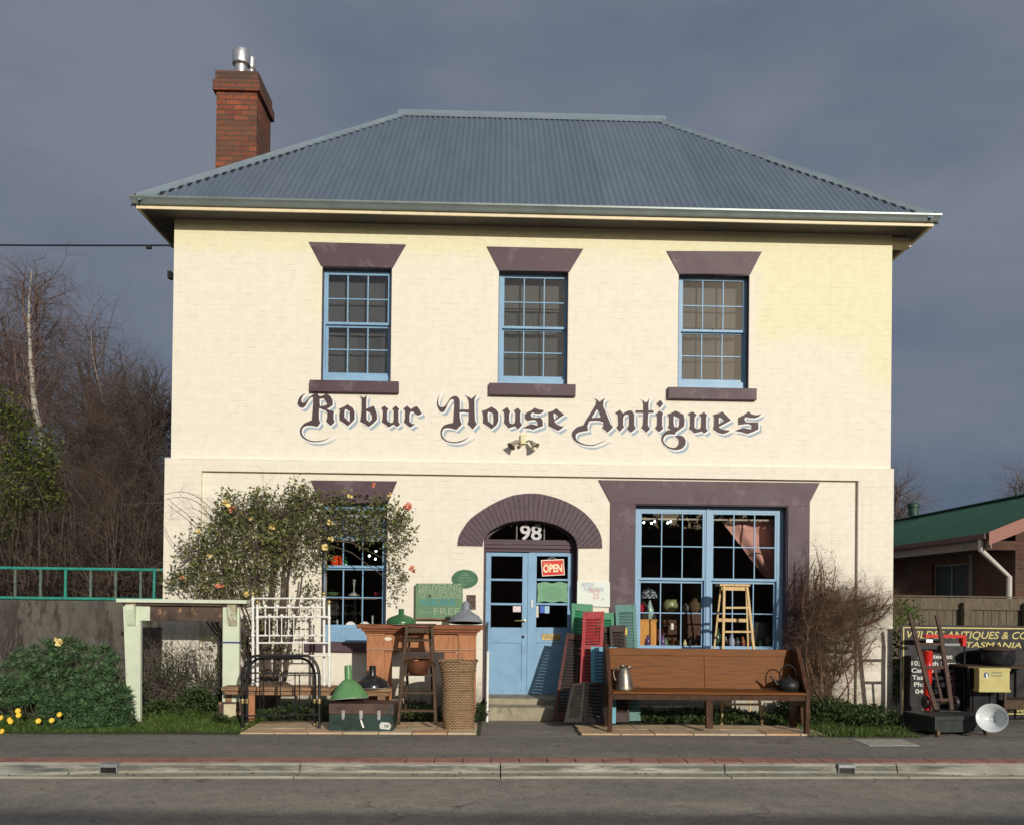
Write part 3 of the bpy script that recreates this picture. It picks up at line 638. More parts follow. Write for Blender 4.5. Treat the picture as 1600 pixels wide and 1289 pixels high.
m_stone = MAT('step_stone', (.32, .28, .2), .8, .25, 5, .5, col2=(.2,.2,.14), c2at=.6)
z1 = P(828, 1087, -.0).z
MB().box(P(762,1100,-.3).x, dx1+.02, -.35, .24, 0, P(800,1091,-.35).z).build('door_step', m_stone, shop, bevel=.012)
MB().box(P(763,1110,-.6).x, P(866,1110,-.6).x, -.68, -.35, 0, P(812,1105,-.68).z).build('door_step', m_stone, shop, bevel=.012)
# ---- painted lettering
LET = {
'R': ((460,605,12.89), [[(235,130),(185,145),(130,185),(95,230),(72,290),(65,345),(90,390),(125,415),(165,425),(205,405),(240,360),(270,300),(305,245),(345,210),(375,205),(380,300),(370,450),(360,560),(352,660),(290,690),(215,720),(160,770),(120,830),(108,890),(125,960),(170,1020),(240,1065),(320,1095),(420,1107),(520,1098),(620,1068),(700,1030),(745,1005),(690,1025),(600,1058),(500,1080),(400,1082),(310,1065),(235,1025),(175,970),(150,910),(155,850),(190,800),(250,775),(330,772),(400,782),(460,800),(500,755),(528,715),(500,660),(495,560),(500,470),(505,425),(560,450),(640,480),(665,520),(665,600),(640,690),(690,740),(735,780),(780,735),(815,700),(790,640),(790,560),(800,485),(720,465),(655,440),(720,410),(775,365),(775,280),(745,210),(700,160),(650,130),(600,160),(545,185),(500,180),(470,135),(420,135),(370,155),(310,200),(255,260),(215,310),(175,320),(145,290),(145,240),(180,175)],[(510,240),(590,230),(625,285),(665,350),(600,380),(520,385),(510,310)]]),
'o': ((460,605,12.89), [[(1075,350),(1180,420),(1215,500),(1215,640),(1180,690),(1075,785),(1010,735),(915,670),(905,560),(920,470),(895,440),(990,400)],[(1025,440),(1115,490),(1120,600),(1115,700),(1010,610),(1010,500)]]),
'b': ((560,605,12.89), [[(20,165),(70,195),(110,215),(150,185),(175,150),(165,220),(160,330),(160,440),(230,410),(310,375),(345,450),(375,540),(378,650),(290,740),(205,800),(130,745),(35,695),(50,600),(65,450),(65,240)],[(165,480),(235,520),(270,580),(275,650),(225,700),(165,650)]]),
'u': ((560,605,12.89), [[(450,435),(525,375),(610,440),(580,480),(578,640),(590,680),(660,722),(700,705),(712,640),(712,480),(680,440),(755,375),(825,440),(805,480),(808,690),(840,755),(775,800),(710,750),(610,810),(560,765),(470,705),(485,640),(495,500),(480,450)]]),
'r': ((560,605,12.89), [[(905,440),(980,375),(1065,445),(1110,410),(1180,385),(1225,440),(1280,540),(1200,575),(1140,545),(1105,495),(1050,500),(1030,560),(1030,690),(1080,735),(1150,745),(1040,812),(980,765),(915,710),(940,620),(940,480)]]),
'H': ((675,605,12.89), [[(165,150),(120,220),(100,300),(105,380),(135,450),(170,500),(210,512),(250,490),(285,430),(315,350),(350,290),(400,245),(440,260),(450,360),(440,500),(435,600),(425,715),(330,735),(250,760),(200,810),(172,880),(175,960),(200,1030),(270,1085),(360,1115),(450,1128),(550,1115),(640,1080),(720,1030),(770,990),(700,1030),(600,1072),(500,1098),(400,1098),(310,1075),(240,1025),(205,960),(205,890),(245,830),(320,820),(400,830),(490,860),(540,810),(605,745),(575,690),(560,600),(555,510),(640,505),(740,520),(740,620),(735,690),(710,740),(760,790),(820,850),(865,795),(910,740),(870,680),(860,500),(855,260),(875,210),(910,155),(850,190),(800,235),(740,200),(665,160),(710,220),(735,280),(745,370),(740,455),(650,450),(560,455),(565,350),(555,250),(520,195),(460,180),(400,200),(350,250),(300,330),(260,385),(215,408),(165,400),(130,350),(125,270),(140,210)]]),
'o2': ((675,605,12.89), [[(1000,480),(1100,450),(1200,395),(1290,450),(1337,510),(1337,680),(1300,760),(1200,845),(1110,780),(1025,725),(1030,600),(1015,510)],[(1130,495),(1230,535),(1240,640),(1230,760),(1130,680),(1120,560)]]),
'u2': ((775,625,13.333), [[(130,220),(235,150),(300,250),(275,290),(275,430),(290,480),(340,500),(385,480),(400,420),(405,280),(370,220),(455,165),(520,230),(505,280),(505,450),(545,520),(455,615),(395,545),(330,565),(260,590),(220,540),(165,480),(175,380),(170,270)]]),
's': ((775,625,13.333), [[(630,270),(735,220),(810,165),(890,200),(1000,215),(970,265),(900,290),(820,285),(755,262),(725,300),(735,355),(800,370),(930,365),(970,420),(980,540),(870,580),(770,620),(690,595),(570,590),(640,535),(710,505),(790,510),(865,535),(860,460),(810,415),(730,420),(660,440),(600,390),(600,310)]]),
'e': ((775,625,13.333), [[(1080,260),(1170,235),(1260,175),(1330,240),(1425,305),(1330,370),(1215,445),(1260,500),(1340,540),(1420,545),(1360,600),(1295,640),(1200,600),(1090,540),(1095,400),(1090,300)],[(1200,280),(1235,290),(1290,345),(1215,410),(1200,350)]]),
'A': ((885,610,12.89), [[(565,160),(620,190),(670,235),(710,200),(790,155),(750,215),(740,320),(790,430),(840,560),(890,680),(940,740),(880,800),(825,850),(770,800),(715,760),(745,710),(740,640),(660,615),(560,610),(460,620),(440,680),(420,720),(440,810),(340,825),(250,845),(195,880),(185,940),(215,1000),(280,1045),(370,1080),(470,1095),(560,1090),(660,1055),(740,1020),(805,1003),(720,1045),(640,1080),(540,1115),(430,1115),(320,1095),(210,1050),(140,990),(108,920),(110,850),(150,790),(220,735),(340,700),(380,620),(450,510),(530,390),(585,290),(600,220)],[(615,385),(655,450),(690,545),(600,550),(510,555),(555,480)]]),
'n': ((975,610,12.89), [[(-185,460),(-85,390),(-20,465),(40,430),(100,405),(160,415),(205,480),(205,700),(240,765),(190,810),(130,850),(80,800),(50,760),(95,710),(100,560),(85,490),(30,490),(-15,540),(-20,690),(0,740),(-50,790),(-85,830),(-125,790),(-160,745),(-120,700),(-125,550),(-130,500)]]),
't': ((975,610,12.89), [[(345,180),(400,220),(440,250),(480,215),(525,155),(500,220),(490,300),(495,405),(595,405),(595,455),(490,460),(480,600),(480,700),(525,770),(450,850),(400,805),(345,755),(375,700),(385,560),(385,460),(225,455),(235,405),(385,405),(385,290),(375,230)]]),
'i': ((975,610,12.89), [[(640,480),(715,410),(790,460),(770,510),(765,700),(790,770),(705,840),(660,805),(620,765),(660,700),(665,560)],[(735,195),(790,275),(720,360),(645,275)]]),
'q': ((975,610,12.89), [[(870,485),(960,450),(1040,410),(1120,450),(1200,490),(1220,600),(1210,720),(1120,790),(1045,840),(1025,885),(940,880),(860,890),(805,930),(785,1000),(830,1080),(900,1130),(980,1155),(1050,1140),(1100,1080),(1100,1000),(1060,950),(1005,930),(1080,905),(1150,905),(1210,940),(1245,1010),(1235,1090),(1180,1160),(1090,1195),(990,1195),(890,1165),(800,1100),(750,1010),(755,930),(800,860),(880,800),(940,790),(880,755),(905,690),(905,560)],[(1000,515),(1060,545),(1110,570),(1110,680),(1090,745),(1010,730),(995,640)]]),
'u3': ((1065,620,12.308), [[(110,330),(215,285),(290,350),(250,400),(245,580),(280,615),(340,615),(370,580),(375,400),(330,350),(430,295),(490,355),(470,400),(470,600),(505,655),(430,705),(380,665),(300,690),(235,700),(190,650),(140,620),(160,560),(160,380)]]),
'e2': ((1065,620,12.308), [[(600,350),(700,320),(785,285),(840,340),(950,450),(860,500),(710,580),(760,615),(850,640),(940,645),(870,690),(790,715),(700,690),(605,630),(620,540),(620,400)],[(715,400),(760,410),(810,465),(715,520)]]),
's2': ((1065,620,12.308), [[(1090,400),(1180,360),(1285,285),(1350,335),(1440,355),(1540,330),(1480,385),(1400,415),(1300,405),(1220,390),(1205,440),(1240,490),(1340,490),(1470,490),(1478,620),(1380,670),(1260,715),(1160,680),(1020,655),(1100,620),(1200,600),(1340,625),(1340,550),(1280,520),(1170,530),(1090,545),(1085,470)]])}
def area(l): return .5*sum(l[i][0]*l[(i+1) % len(l)][1]-l[(i+1) % len(l)][0]*l[i][1] for i in range(len(l)))
def curve_mesh(polys, off, ex):
    cu = bpy.data.curves.new('c', 'CURVE'); cu.dimensions = '2D'; cu.fill_mode = 'BOTH'; cu.extrude = ex; cu.offset = off
    for k, l in enumerate(polys):
        A = area(l); outer_ = True if k == 0 or polys is None else (abs(A) > 0 and not inside(l[0], polys[0]))
        if (A > 0) == outer_: l = l[::-1]
        s_ = cu.splines.new('POLY'); s_.points.add(len(l)-1); s_.use_cyclic_u = True
        for p_, q in zip(s_.points, l): p_.co = (q[0], q[1], 0, 1)
    ob = bpy.data.objects.new('c', cu); COL.objects.link(ob); dg = bpy.context.evaluated_depsgraph_get()
    me = bpy.data.meshes.new_from_object(ob.evaluated_get(dg)); vs = [tuple(v.co) for v in me.vertices]; fs = [tuple(p_.vertices) for p_ in me.polygons]
    bpy.data.objects.remove(ob); bpy.data.curves.remove(cu); bpy.data.meshes.remove(me); return vs, fs
def inside(p, l):
    r = False; j = len(l)-1
    for i in range(len(l)):
        if (l[i][1] > p[1]) != (l[j][1] > p[1]) and p[0] < (l[j][0]-l[i][0])*(p[1]-l[i][1])/(l[j][1]-l[i][1])+l[i][0]: r = not r
        j = i
    return r
LB, LWm, LS = MB(), MB(), MB()
for k, ((ox, oy, s_), polys) in LET.items():
    wp = []
    for l in polys:
        q = [P(ox+a/s_, oy+b/s_, 0) for a, b in l]; wp.append([(v.x, v.z) for v in q])
    for mb_, off, dx, dz, y in ((LB, 0.0, 0, 0, -.0062), (LWm, .010, .009, -.010, -.0042), (LS, .004, .042, -.044, -.0022)):
        vs, fs = curve_mesh(wp, off, .0009); mb_.add([(v[0]+dx, y+v[2], v[1]+dz) for v in vs], [tuple(reversed(f)) for f in fs])
sgn = LB.build('painted_lettering', m_letter, shop); LWm.build('letter_outline', m_letw, sgn); LS.build('letter_shadow', m_letb, sgn)
# text helper on vertical planes (X right, Z up)
def text(mb, s_, x0, x1, z0, z1, y, shear=0, off=0, fitw=True, align='L'):
    cu = bpy.data.curves.new('t', 'FONT'); cu.body = s_; cu.shear = shear; cu.offset = off; cu.resolution_u = 4; cu.extrude = .002/ max(.01, (z1-z0))*.5
    ob = bpy.data.objects.new('t', cu); COL.objects.link(ob); dg = bpy.context.evaluated_depsgraph_get()
    me = bpy.data.meshes.new_from_object(ob.evaluated_get(dg)); vs = [tuple(v.co) for v in me.vertices]; fs = [tuple(p_.vertices) for p_ in me.polygons]
    bpy.data.objects.remove(ob); bpy.data.curves.remove(cu); bpy.data.meshes.remove(me)
    if not vs: return
    a0, a1 = min(v[0] for v in vs), max(v[0] for v in vs); b0 = 0; b1 = .72
    sz = (z1-z0)/(b1-b0); sx = (x1-x0)/(a1-a0) if fitw else sz
    mb.add([(x0+(v[0]-a0)*sx, y-v[2]*sz, z0+(v[1]-b0)*sz) for v in vs], fs)
def zz_(px, py, Y): q = P(px, py, Y); return q.x, q.z
mb = MB(); a_, b_ = P(812.5, 842.5, yd), P(846.5, 819.5, yd); text(mb, '98', a_.x, b_.x, a_.z, b_.z, yd-.002, off=.022); mb.build('house_number', MAT('silver_paint', (.55,.54,.55), .35, .1), fanl)
# ------------------------------------------------------------------ goods in front of the shop
RX_ = lambda a: Matrix.Rotation(a, 3, 'X')
RYm = lambda a: Matrix.Rotation(a, 3, 'Y')
Z3 = Vector((0, 0, 1))
def Wx(px, py, Y): return P(px, py, Y).x
def Wz(px, py, Y): return P(px, py, Y).z
m_mint = MAT('pale_green_paint', (.60, .66, .51), .6, .1, 5, .3, col2=(.50, .44, .30), c2at=.70)
m_rustw = MAT('scorched_wood', (.085, .055, .042), .7, .5, 5, .4, col2=(.45, .26, .13), c2at=.60)
# pale green mantelpiece
Y = -1.0
t_ = thing('mantelpiece', 'pale green painted timber mantelpiece with scorched frieze standing on the grass', 'mantelpiece', (Wx(280,1130,Y), Y, 0))
MB().box(Wx(186,938,Y), Wx(388,938,Y), Y-.09, Y+.16, Wz(287,941.5,Y), Wz(287,936,Y)).build('shelf', m_mint, t_, bevel=.004)
MB().box(Wx(192,940,Y), Wx(375,940,Y), Y-.04, Y+.14, Wz(287,946,Y), Wz(287,941.5,Y)).build('shelf_moulding', m_rustw, t_, bevel=.003)
def quadpost(x0t, x1t, x0b, x1b, yt, yb, Y, th=.06):
    a, b, c, d = P(x0b, yb, Y), P(x1b, yb, Y), P(x1t, yt, Y), P(x0t, yt, Y)
    return MB().prism([(a.x,a.z),(b.x,b.z),(c.x,c.z),(d.x,d.z)], Y, Y+th)
quadpost(192, 219.5, 199, 219, 946, 1131, Y).build('leg', m_mint, t_, bevel=.004)
quadpost(348, 373.5, 347, 373, 946, 1132, Y).build('leg', m_mint, t_, bevel=.004)
MB().box(Wx(219.5,955,Y), Wx(348,955,Y), Y+.012, Y+.045, Wz(285,970,Y), Wz(285,946,Y)).build('frieze', m_rustw, t_, bevel=.003)
MB().box(Wx(219.5,955,Y), Wx(234,955,Y), Y+.004, Y+.012, Wz(225,969,Y), Wz(225,946,Y)).build('frieze_end', m_mint, t_)
for a in (200, 358): 
    x0, x1 = Wx(a,960,Y), Wx(a+13,960,Y); zt2, zm, zb2 = Wz(a,944,Y), Wz(a,953,Y), Wz(a,978,Y)
    mb = MB(); mb.box(x0, x1, Y-.08, Y, zm, zt2)
    k = 8; pr = [(Y-.075*(1-i/k)**.6*(1 if i < k else 0), zm-(zm-zb2)*i/k) for i in range(k+1)]
    for i in range(k):
        (ya, za), (yb_, zb_) = pr[i], pr[i+1]; mb.hexa([(x0,yb_,zb_),(x1,yb_,zb_),(x1,Y,zb_),(x0,Y,zb_),(x0,ya,za),(x1,ya,za),(x1,Y,za),(x0,Y,za)])
    mb.build('corbel', m_mint if a < 300 else MAT('worn_green_paint', (.42,.36,.24), .6, .3, 9, .3, col2=(.55,.6,.45), c2at=.5), t_)
MB().box(Wx(347,1003,Y)-.004, Wx(374,1003,Y)+.004, Y-.006, Y+.065, Wz(360,1004.5,Y), Wz(360,1002,Y)).build('strap', MAT('blue_strap', (.04,.07,.2), .5), t_)
MB().box(Wx(344,1110,Y)-.01, Wx(377,1110,Y)+.01, Y-.03, Y+.02, 0, Wz(360,1096,Y)).build('plinth', m_rustw, t_, bevel=.004)
MB().box(Wx(351,1110,Y), Wx(370,1110,Y), Y-.04, Y-.03, .02, Wz(360,1099,Y)).build('plinth_face', MAT('cream_peeling', (.6,.52,.34), .6, .2, 9, .3, col2=(.4,.22,.1), c2at=.6), t_, bevel=.002)
# low rustic bench
Yb = -1.25
t_ = thing('low_bench', 'long low weathered timber bench carrying the white bed ends', 'bench', (Wx(450,1080,Yb), Yb, 0))
zs = Wz(450, 1073.5, Yb)
MB().box(Wx(346,1078,Yb), Wx(612,1078,Yb), Yb-.02, Yb+.32, zs-.045, zs).build('plank', m_bench, t_, bevel=.006)
MB().box(Wx(350,1078,Yb), Wx(608,1078,Yb), Yb+.02, Yb+.05, zs-.1, zs-.045).build('apron', m_bench, t_, bevel=.004)
for a, b, y_ in ((385, 398, Yb+.04), (590, 602, Yb+.04), (352, 362, Yb+.24), (588, 598, Yb+.24)):
    quadpost(a, b, a-2, b-1, 1082, 1138, y_, .05).build('leg', m_terra if a == 385 else m_bench, t_, bevel=.004)
# white iron bed ends
def pipe(mb, a, b, Y, r, n=8): p, q = P(*a, Y), P(*b, Y); mb.tube([p, q], r, n)
def knob(mb, px, py, Y, r): q = P(px, py, Y); mb.ball(q, r, 12)
def bedend(Yb_, xl_, xr_, ytop, rails, posts_top, sp, lab, knobs):
    t_ = thing('white_bed_end', lab, 'bed end', (Wx((xl_+xr_)/2, 1075, Yb_), Yb_, Wz(450,1075,Yb_)), 'white iron bed ends')
    for x_ in (xl_, xr_):
        m = MB(); pipe(m, (x_, posts_top), (x_+.5, 1075), Yb_, .017, 10); 
        for yy in (ytop+2, rails[-1], 1068): knob(m, x_, yy, Yb_, .026)
        m.build('post', m_white, t_, smooth=True)
        if knobs: m = MB(); knob(m, x_, posts_top-3, Yb_, .028); q = P(x_, posts_top-1, Yb_); m.lathe([(.012,-.03),(.02,-.02),(.012,0)], q, 10); m.build('brass_knob', m_brass, t_, smooth=True)
    m = MB(); pipe(m, (xl_, ytop), (xr_, ytop), Yb_, .011); m.build('top_rail', m_white, t_, smooth=True)
    m = MB()
    for yy in rails: pipe(m, (xl_, yy), (xr_, yy), Yb_, .011)
    m.build('cross_rail', m_white, t_, smooth=True)
    for x_ in sp:
        m = MB(); pipe(m, (x_, rails[0]), (x_, rails[1]), Yb_, .0065, 6); knob(m, x_, rails[0]-1.5, Yb_, .026); knob(m, x_, rails[1]-1.5, Yb_, .014); m.build('spindle', m_white, t_, smooth=True)
bedend(-1.02, 395, 506, 934.5, (948.5, 992.5), 930, (414.5, 433, 451, 470, 488), 'taller rear white iron bed end standing on the low bench', True)
bedend(-1.12, 402, 514, 963, (963.5, 1004, 1024), 943, (421, 440, 459, 477.5, 496), 'shorter front white iron bed end with brass knobs standing on the low bench', True)
# black iron bed ends with bowed tops
def blackend(Yb_, xl_, xr_, ytop, yfoot, lab, sp, dx=0):
    t_ = thing('black_bed_end', lab, 'bed end', (Wx((xl_+xr_)/2, yfoot, Yb_), Yb_, 0), 'black iron bed ends')
    pts = [(xl_, yfoot), (xl_, 1065)]
    for i in range(1, 7): a = pi/2*i/6; pts.append((xl_+22*(1-cos(a)), 1058-(1058-ytop)*sin(a)))
    for i in range(0, 7): a = pi/2*i/6; pts.append((xr_-22+22*sin(a), ytop+(1058-ytop)*(1-cos(a))))
    pts += [(xr_, yfoot)]
    m = MB(); m.tube([P(x, y, Yb_) for x, y in pts], .017, 10); m.build('bowed_frame', m_black, t_, smooth=True)
    m = MB(); pipe(m, (xl_+1, 1051), (xr_-1, 1051), Yb_, .010); pipe(m, (xl_+1, 1118), (xr_-1, 1116), Yb_, .010); m.build('cross_rail', m_black, t_, smooth=True)
    for x_ in sp: m = MB(); pipe(m, (x_, 1051), (x_, 1117), Yb_, .0075, 6); m.build('spindle', m_black, t_, smooth=True)
    for x_ in sp: m = MB(); knob(m, x_, 1051, Yb_, .014); m.build('brass_bead', m_brass, t_, smooth=True)
    for x_ in (xl_, xr_): m = MB(); q = P(x_, 1095, Yb_); m.lathe([(.018,-.03),(.026,-.02),(.02,-.005),(.028,.005),(.018,.03)], q, 12); m.ball(P(x_, yfoot-3, Yb_), .024); m.build('brass_collar', m_brass, t_, smooth=True)
blackend(-1.62, 379, 499, 1024, 1142, 'black iron bed end with bowed top, the front one of the pair on the tiles', (406, 438, 468))
blackend(-1.42, 386, 492, 1028, 1134, 'black iron bed end with bowed top, just behind its twin on the tiles', (412, 433, 461))
# lamp shades
m_green = MAT('green_enamel', (.035, .13, .045), .28, .15, 9, .05, col2=(.06,.17,.07), c2at=.6)
m_lgreen = MAT('pale_green_enamel', (.11, .26, .10), .38, .2, 9, .1, col2=(.10,.075,.045), c2at=.70)
m_gren = MAT('grey_enamel', (.20, .22, .25), .45, .15, 9, .08)
m_blen = MAT('black_enamel', (.018, .018, .02), .22, .2, 9, .03)
def shade(nm, lab, c, prof, mat, M=None, inner=m_white, neck=None, grp='enamel lamp shades'):
    t_ = thing(nm, lab, 'lamp shade', c, grp); o_ = MB().lathe(prof, c, 40, M).build('shade', mat, t_, smooth=True)
    MB().lathe([(max(r-.006, .001), h-.004) for r, h in prof], c, 40, M).build('shade_lining', inner, t_, smooth=True)
    if neck: MB().lathe(neck, c, 20, M).build('neck', mat if neck[0][0] > .03 else m_steel, t_, smooth=True)
    return t_
Yt = -1.78
# green metal trunk
t_ = thing('trunk', 'dark green metal trunk with rusty brown lid and three latches', 'trunk', (Wx(564,1140,Yt), Yt, .03))
m_trunk = MAT('dark_green_tin', (.022, .045, .038), .45, .4, 8, .2, col2=(.10, .08, .06), c2at=.68)
m_lid = MAT('rusty_lid', (.085, .048, .038), .55, .4, 8, .3, col2=(.03,.05,.045), c2at=.6)
x0, x1, z0, z1 = Wx(514,1120,Yt), Wx(614,1120,Yt), .028, Wz(560,1099,Yt); zm = Wz(560,1116,Yt)
MB().box(x0, x1, Yt, Yt+.40, z0, zm).build('body', m_trunk, t_, bevel=.008)
MB().box(x0-.006, x1+.006, Yt-.006, Yt+.406, zm, z1).build('lid', m_lid, t_, bevel=.012)
for px in (536, 564, 592):
    x = Wx(px, 1115, Yt); MB().box(x-.02, x+.02, Yt-.014, Yt-.006, zm-.045, zm+.05).box(x-.012, x+.012, Yt-.024, Yt-.014, zm-.06, zm+.01).build('latch', m_steel, t_, bevel=.003)
x = Wx(566, 1130, Yt); MB().bar((x-.015, Yt-.02, zm-.06), (x+.02, Yt-.03, zm-.15), .022, .006).build('hasp', m_white, t_, bevel=.003)
x = Wx(602, 1130, Yt); MB().prism([(x-.06,.06),(x+.05,.05),(x+.075,.1),(x+.04,.135),(x-.05,.14),(x-.07,.1)], Yt-.0025, Yt-.0005).build('torn_label', MAT('torn_paper', (.6,.6,.55), .7, .2, 30, 0, col2=(.2,.25,.22), c2at=.55), t_)
c = Vector((Wx(546,1100,Yt+.2), Yt+.2, z1+.012))
Mt = RYm(radians(-5)) @ RX_(radians(-8))
shade('green_lamp_shade', 'tall pale green conical enamel lamp shade sitting on the dark trunk', c + Vector((0,0,.02)), [(.235,.0),(.232,.012),(.225,.03),(.13,.17),(.07,.225),(.05,.235)], m_lgreen, Mt, neck=[(.045,.232),(.046,.30),(.042,.40),(.034,.405)])
c = Vector((Wx(582,1070,Yb+.1), Yb+.08, zs))
shade('black_lamp_shade', 'black domed enamel lamp shade standing on the end of the low bench', c + Vector((0,0,.008)), [(.208,.0),(.206,.03),(.185,.07),(.15,.10),(.09,.128),(.05,.145)], m_blen, RX_(radians(0)), neck=[(.052,.14),(.046,.16),(.043,.26),(.036,.265)])
# red brown timber mantelpiece
Ym = -.85
t_ = thing('mantelpiece', 'orange brown timber mantelpiece behind the step ladder holding two lamp shades', 'mantelpiece', (Wx(655,1115,Ym), Ym, 0))
zsh0, zsh1 = Wz(656,982,Ym), Wz(656,975.5,Ym)
MB().box(Wx(559,978,Ym), Wx(756,978,Ym), Ym-.10, Ym+.14, zsh0, zsh1).build('shelf', m_terrad, t_, bevel=.005)
MB().box(Wx(566,984,Ym), Wx(749,984,Ym), Ym-.07, Ym+.12, zsh0-.035, zsh0).box(Wx(570,984,Ym), Wx(745,984,Ym), Ym-.045, Ym+.12, zsh0-.06, zsh0-.035).build('cornice', m_terrad, t_, bevel=.004)
quadpost(573, 600, 573, 600, 988, 1118, Ym-.01, .09).build('pilaster', m_terra, t_, bevel=.004)
quadpost(716, 744, 716, 743, 988, 1118, Ym-.01, .09).build('pilaster', m_terra, t_, bevel=.004)
MB().box(Wx(600,1000,Ym), Wx(716,1000,Ym), Ym+.01, Ym+.05, Wz(656,1018,Ym), zsh0-.06).build('frieze', m_terra, t_, bevel=.003)
a, b = P(600,1018,Ym), P(716,1018,Ym)
MB().box(Wx(600,1050,Ym), Wx(612,1050,Ym), Ym+.012, Ym+.05, Wz(600,1118,Ym), a.z-.002).build('inner_jamb', m_terra, t_, bevel=.003)
MB().box(Wx(694,1050,Ym), Wx(716,1050,Ym), Ym+.012, Ym+.05, Wz(700,1118,Ym), a.z-.002).build('inner_jamb', m_terra, t_, bevel=.003)
for px in (586, 730): MB().box(Wx(px-15.5,1000,Ym), Wx(px+15.5,1000,Ym), Ym-.022, Ym-.01, Wz(px,992,Ym), Wz(px,988,Ym)).build('capital', m_terra, t_, bevel=.003)
MB().tube([P(572,1013.5,Ym-.03), P(640,1014.5,Ym-.03), P(745,1014.5,Ym-.03)], .0035, 5).build('twine', MAT('twine', (.5,.42,.3), .9), t_)
q = P(606.5, 997.5, Ym); MB().lathe([(.001,0),(.028,0),(.03,-.004)], (0,0,0), 18).v
mb = MB(); n = 16; mb.prism([(q.x+.05*cos(2*pi*i/n), q.z+.025*sin(2*pi*i/n)) for i in range(n)], Ym+.004, Ym+.009); mb.build('paper_tag', MAT('paper', (.75,.68,.5), .8), t_)
c = Vector((Wx(626.5,974,Ym), Ym+.02, zsh1))
shade('green_lamp_shade', 'dark green domed enamel lamp shade on the left of the brown mantelpiece', c + Vector((0,0,.008)), [(.19,.0),(.192,.03),(.175,.06),(.13,.09),(.06,.115),(.04,.125)], m_green, neck=[(.035,.12),(.036,.19),(.03,.195)])
c = Vector((Wx(727.5,974,Ym), Ym+.02, zsh1))
shade('grey_lamp_shade', 'grey bell shaped enamel lamp shade on the right of the brown mantelpiece', c + Vector((0,0,.03)), [(.225,.0),(.215,.03),(.17,.09),(.10,.13),(.055,.17),(.045,.25),(.03,.28)], m_gren, RX_(radians(-7)), inner=m_black)
# dark step ladder with shelf steps
Yl = -1.62
t_ = thing('step_ladder', 'dark wooden step ladder holding a copper pot in front of the brown mantelpiece', 'step ladder', (Wx(652,1130,Yl), Yl, .03))
def ly(py): return Yl + (1131-py)/154*.36          # front frame leans back
def lp(px, py): return P(px, py, ly(py))
def rail(a, b, w, t): return MB().bar(lp(*a), lp(*b), w, t, Vector((0,1,0)))
rail((636.5,977),(622.5,1131),.034,.085).build('front_leg', m_step, t_, bevel=.004)
rail((675,977),(681,1131),.034,.085).build('front_leg', m_step, t_, bevel=.004)
a = lp(632,975.5); b = lp(680,975.5); MB().box(a.x, b.x, a.y-.06, a.y+.16, a.z-.012, a.z+.012).build('top_board', m_step, t_, bevel=.004)
for y_, th in ((998, .022), (1024, .022), (1052, .022), (1080, .022), (1108, .022)):
    f = (y_-977)/154; xa_, xb_ = 636.5-14*f+2, 675+6*f-2; a, b = lp(xa_, y_), lp(xb_, y_)
    MB().box(a.x, b.x, a.y-.06, a.y+.06, a.z-th, a.z).build('step', m_step, t_, bevel=.003)
a, b = lp(637,980), lp(675,980); MB().box(a.x, b.x, a.y-.01, a.y+.012, Wz(650,988,a.y), a.z).build('head_board', m_step, t_, bevel=.003)
yb = Yl+.36+.14
for xa_, xb_ in ((641,633),(671,677)): MB().bar(P(xa_,979,yb-.04), P(xb_,1120,yb+.28), .026, .03).build('rear_leg', m_step, t_, bevel=.003)
for y_ in (1040, 1082): MB().bar(P(638,y_,yb+.12), P(674,y_,yb+.12), .03, .02).build('rear_rail', m_step, t_)
m_copper = MAT('copper', (.42, .17, .10), .35, .3, 9, .1, metal=.85, col2=(.2,.1,.07), c2at=.6)
a = lp(653.5, 1052); c = Vector((a.x, a.y-.02, a.z))
t_ = thing('copper_pot', 'copper preserving pot standing on the middle step of the dark step ladder', 'pot', c)
MB().lathe([(.001,.002),(.10,.002),(.118,.02),(.135,.10),(.15,.165),(.16,.172),(.15,.175),(.13,.1),(.11,.02),(.001,.012)], c, 32).build('body', m_copper, t_, smooth=True)
MB().tube([(c.x-.15,c.y,c.z+.168),(c.x-.18,c.y-.0,c.z+.15),(c.x-.155,c.y,c.z+.13)], .007, 6).tube([(c.x+.15,c.y,c.z+.168),(c.x+.18,c.y,c.z+.15),(c.x+.155,c.y,c.z+.13)], .007, 6).build('handles', m_copper, t_, smooth=True)
# wicker basket
def wickermat():
    m, t, b, o = nt('wicker'); tc = nn(t, 'ShaderNodeTexCoord'); uv = sep(t, pos(t))
    s = sep(t, tc.outputs['Object']); ang = mth(t, 'ARCTAN2', s[0], s[1])
    u = mth(t, 'MULTIPLY', ang, 20/pi*1.0); v = mth(t, 'MULTIPLY', s[2], 48)
    w = mth(t, 'SINE', mth(t, 'ADD', mth(t, 'MULTIPLY', u, pi), mth(t, 'MULTIPLY', mth(t, 'FLOOR', v), pi)))
    h = mth(t, 'MULTIPLY', mth(t, 'ABSOLUTE', mth(t, 'SINE', mth(t, 'MULTIPLY', v, pi))), mth(t, 'MULTIPLY_ADD', w, .35, .65))
    nz = noise(t, pos(t), 22, 5, .7)
    c = mix(t, mth(t, 'POWER', h, .8), (.10,.055,.025), ramp(t, nz, [(.3, (.33,.20,.10)), (.6, (.50,.33,.18)), (.8, (.62,.45,.28))])); t.links.new(c, b.inputs['Base Color'])
    b.inputs['Roughness'].default_value = .7; bump(t, b, h, .9, .012); return m
Yk = -1.62
c = Vector((Wx(716,1135,Yk), Yk+.1, .03)); H = Wz(714,1033,Yk)-.03
t_ = thing('wicker_basket', 'tall tapered wicker laundry basket standing right of the dark step ladder', 'basket', c)
mw = wickermat(); mb = MB(); n, rows = 48, 26; flo = lambda f: (.178+.042*f+.012*sin(f*7)) if f < .86 else .216+.022*(f-.86)/.14
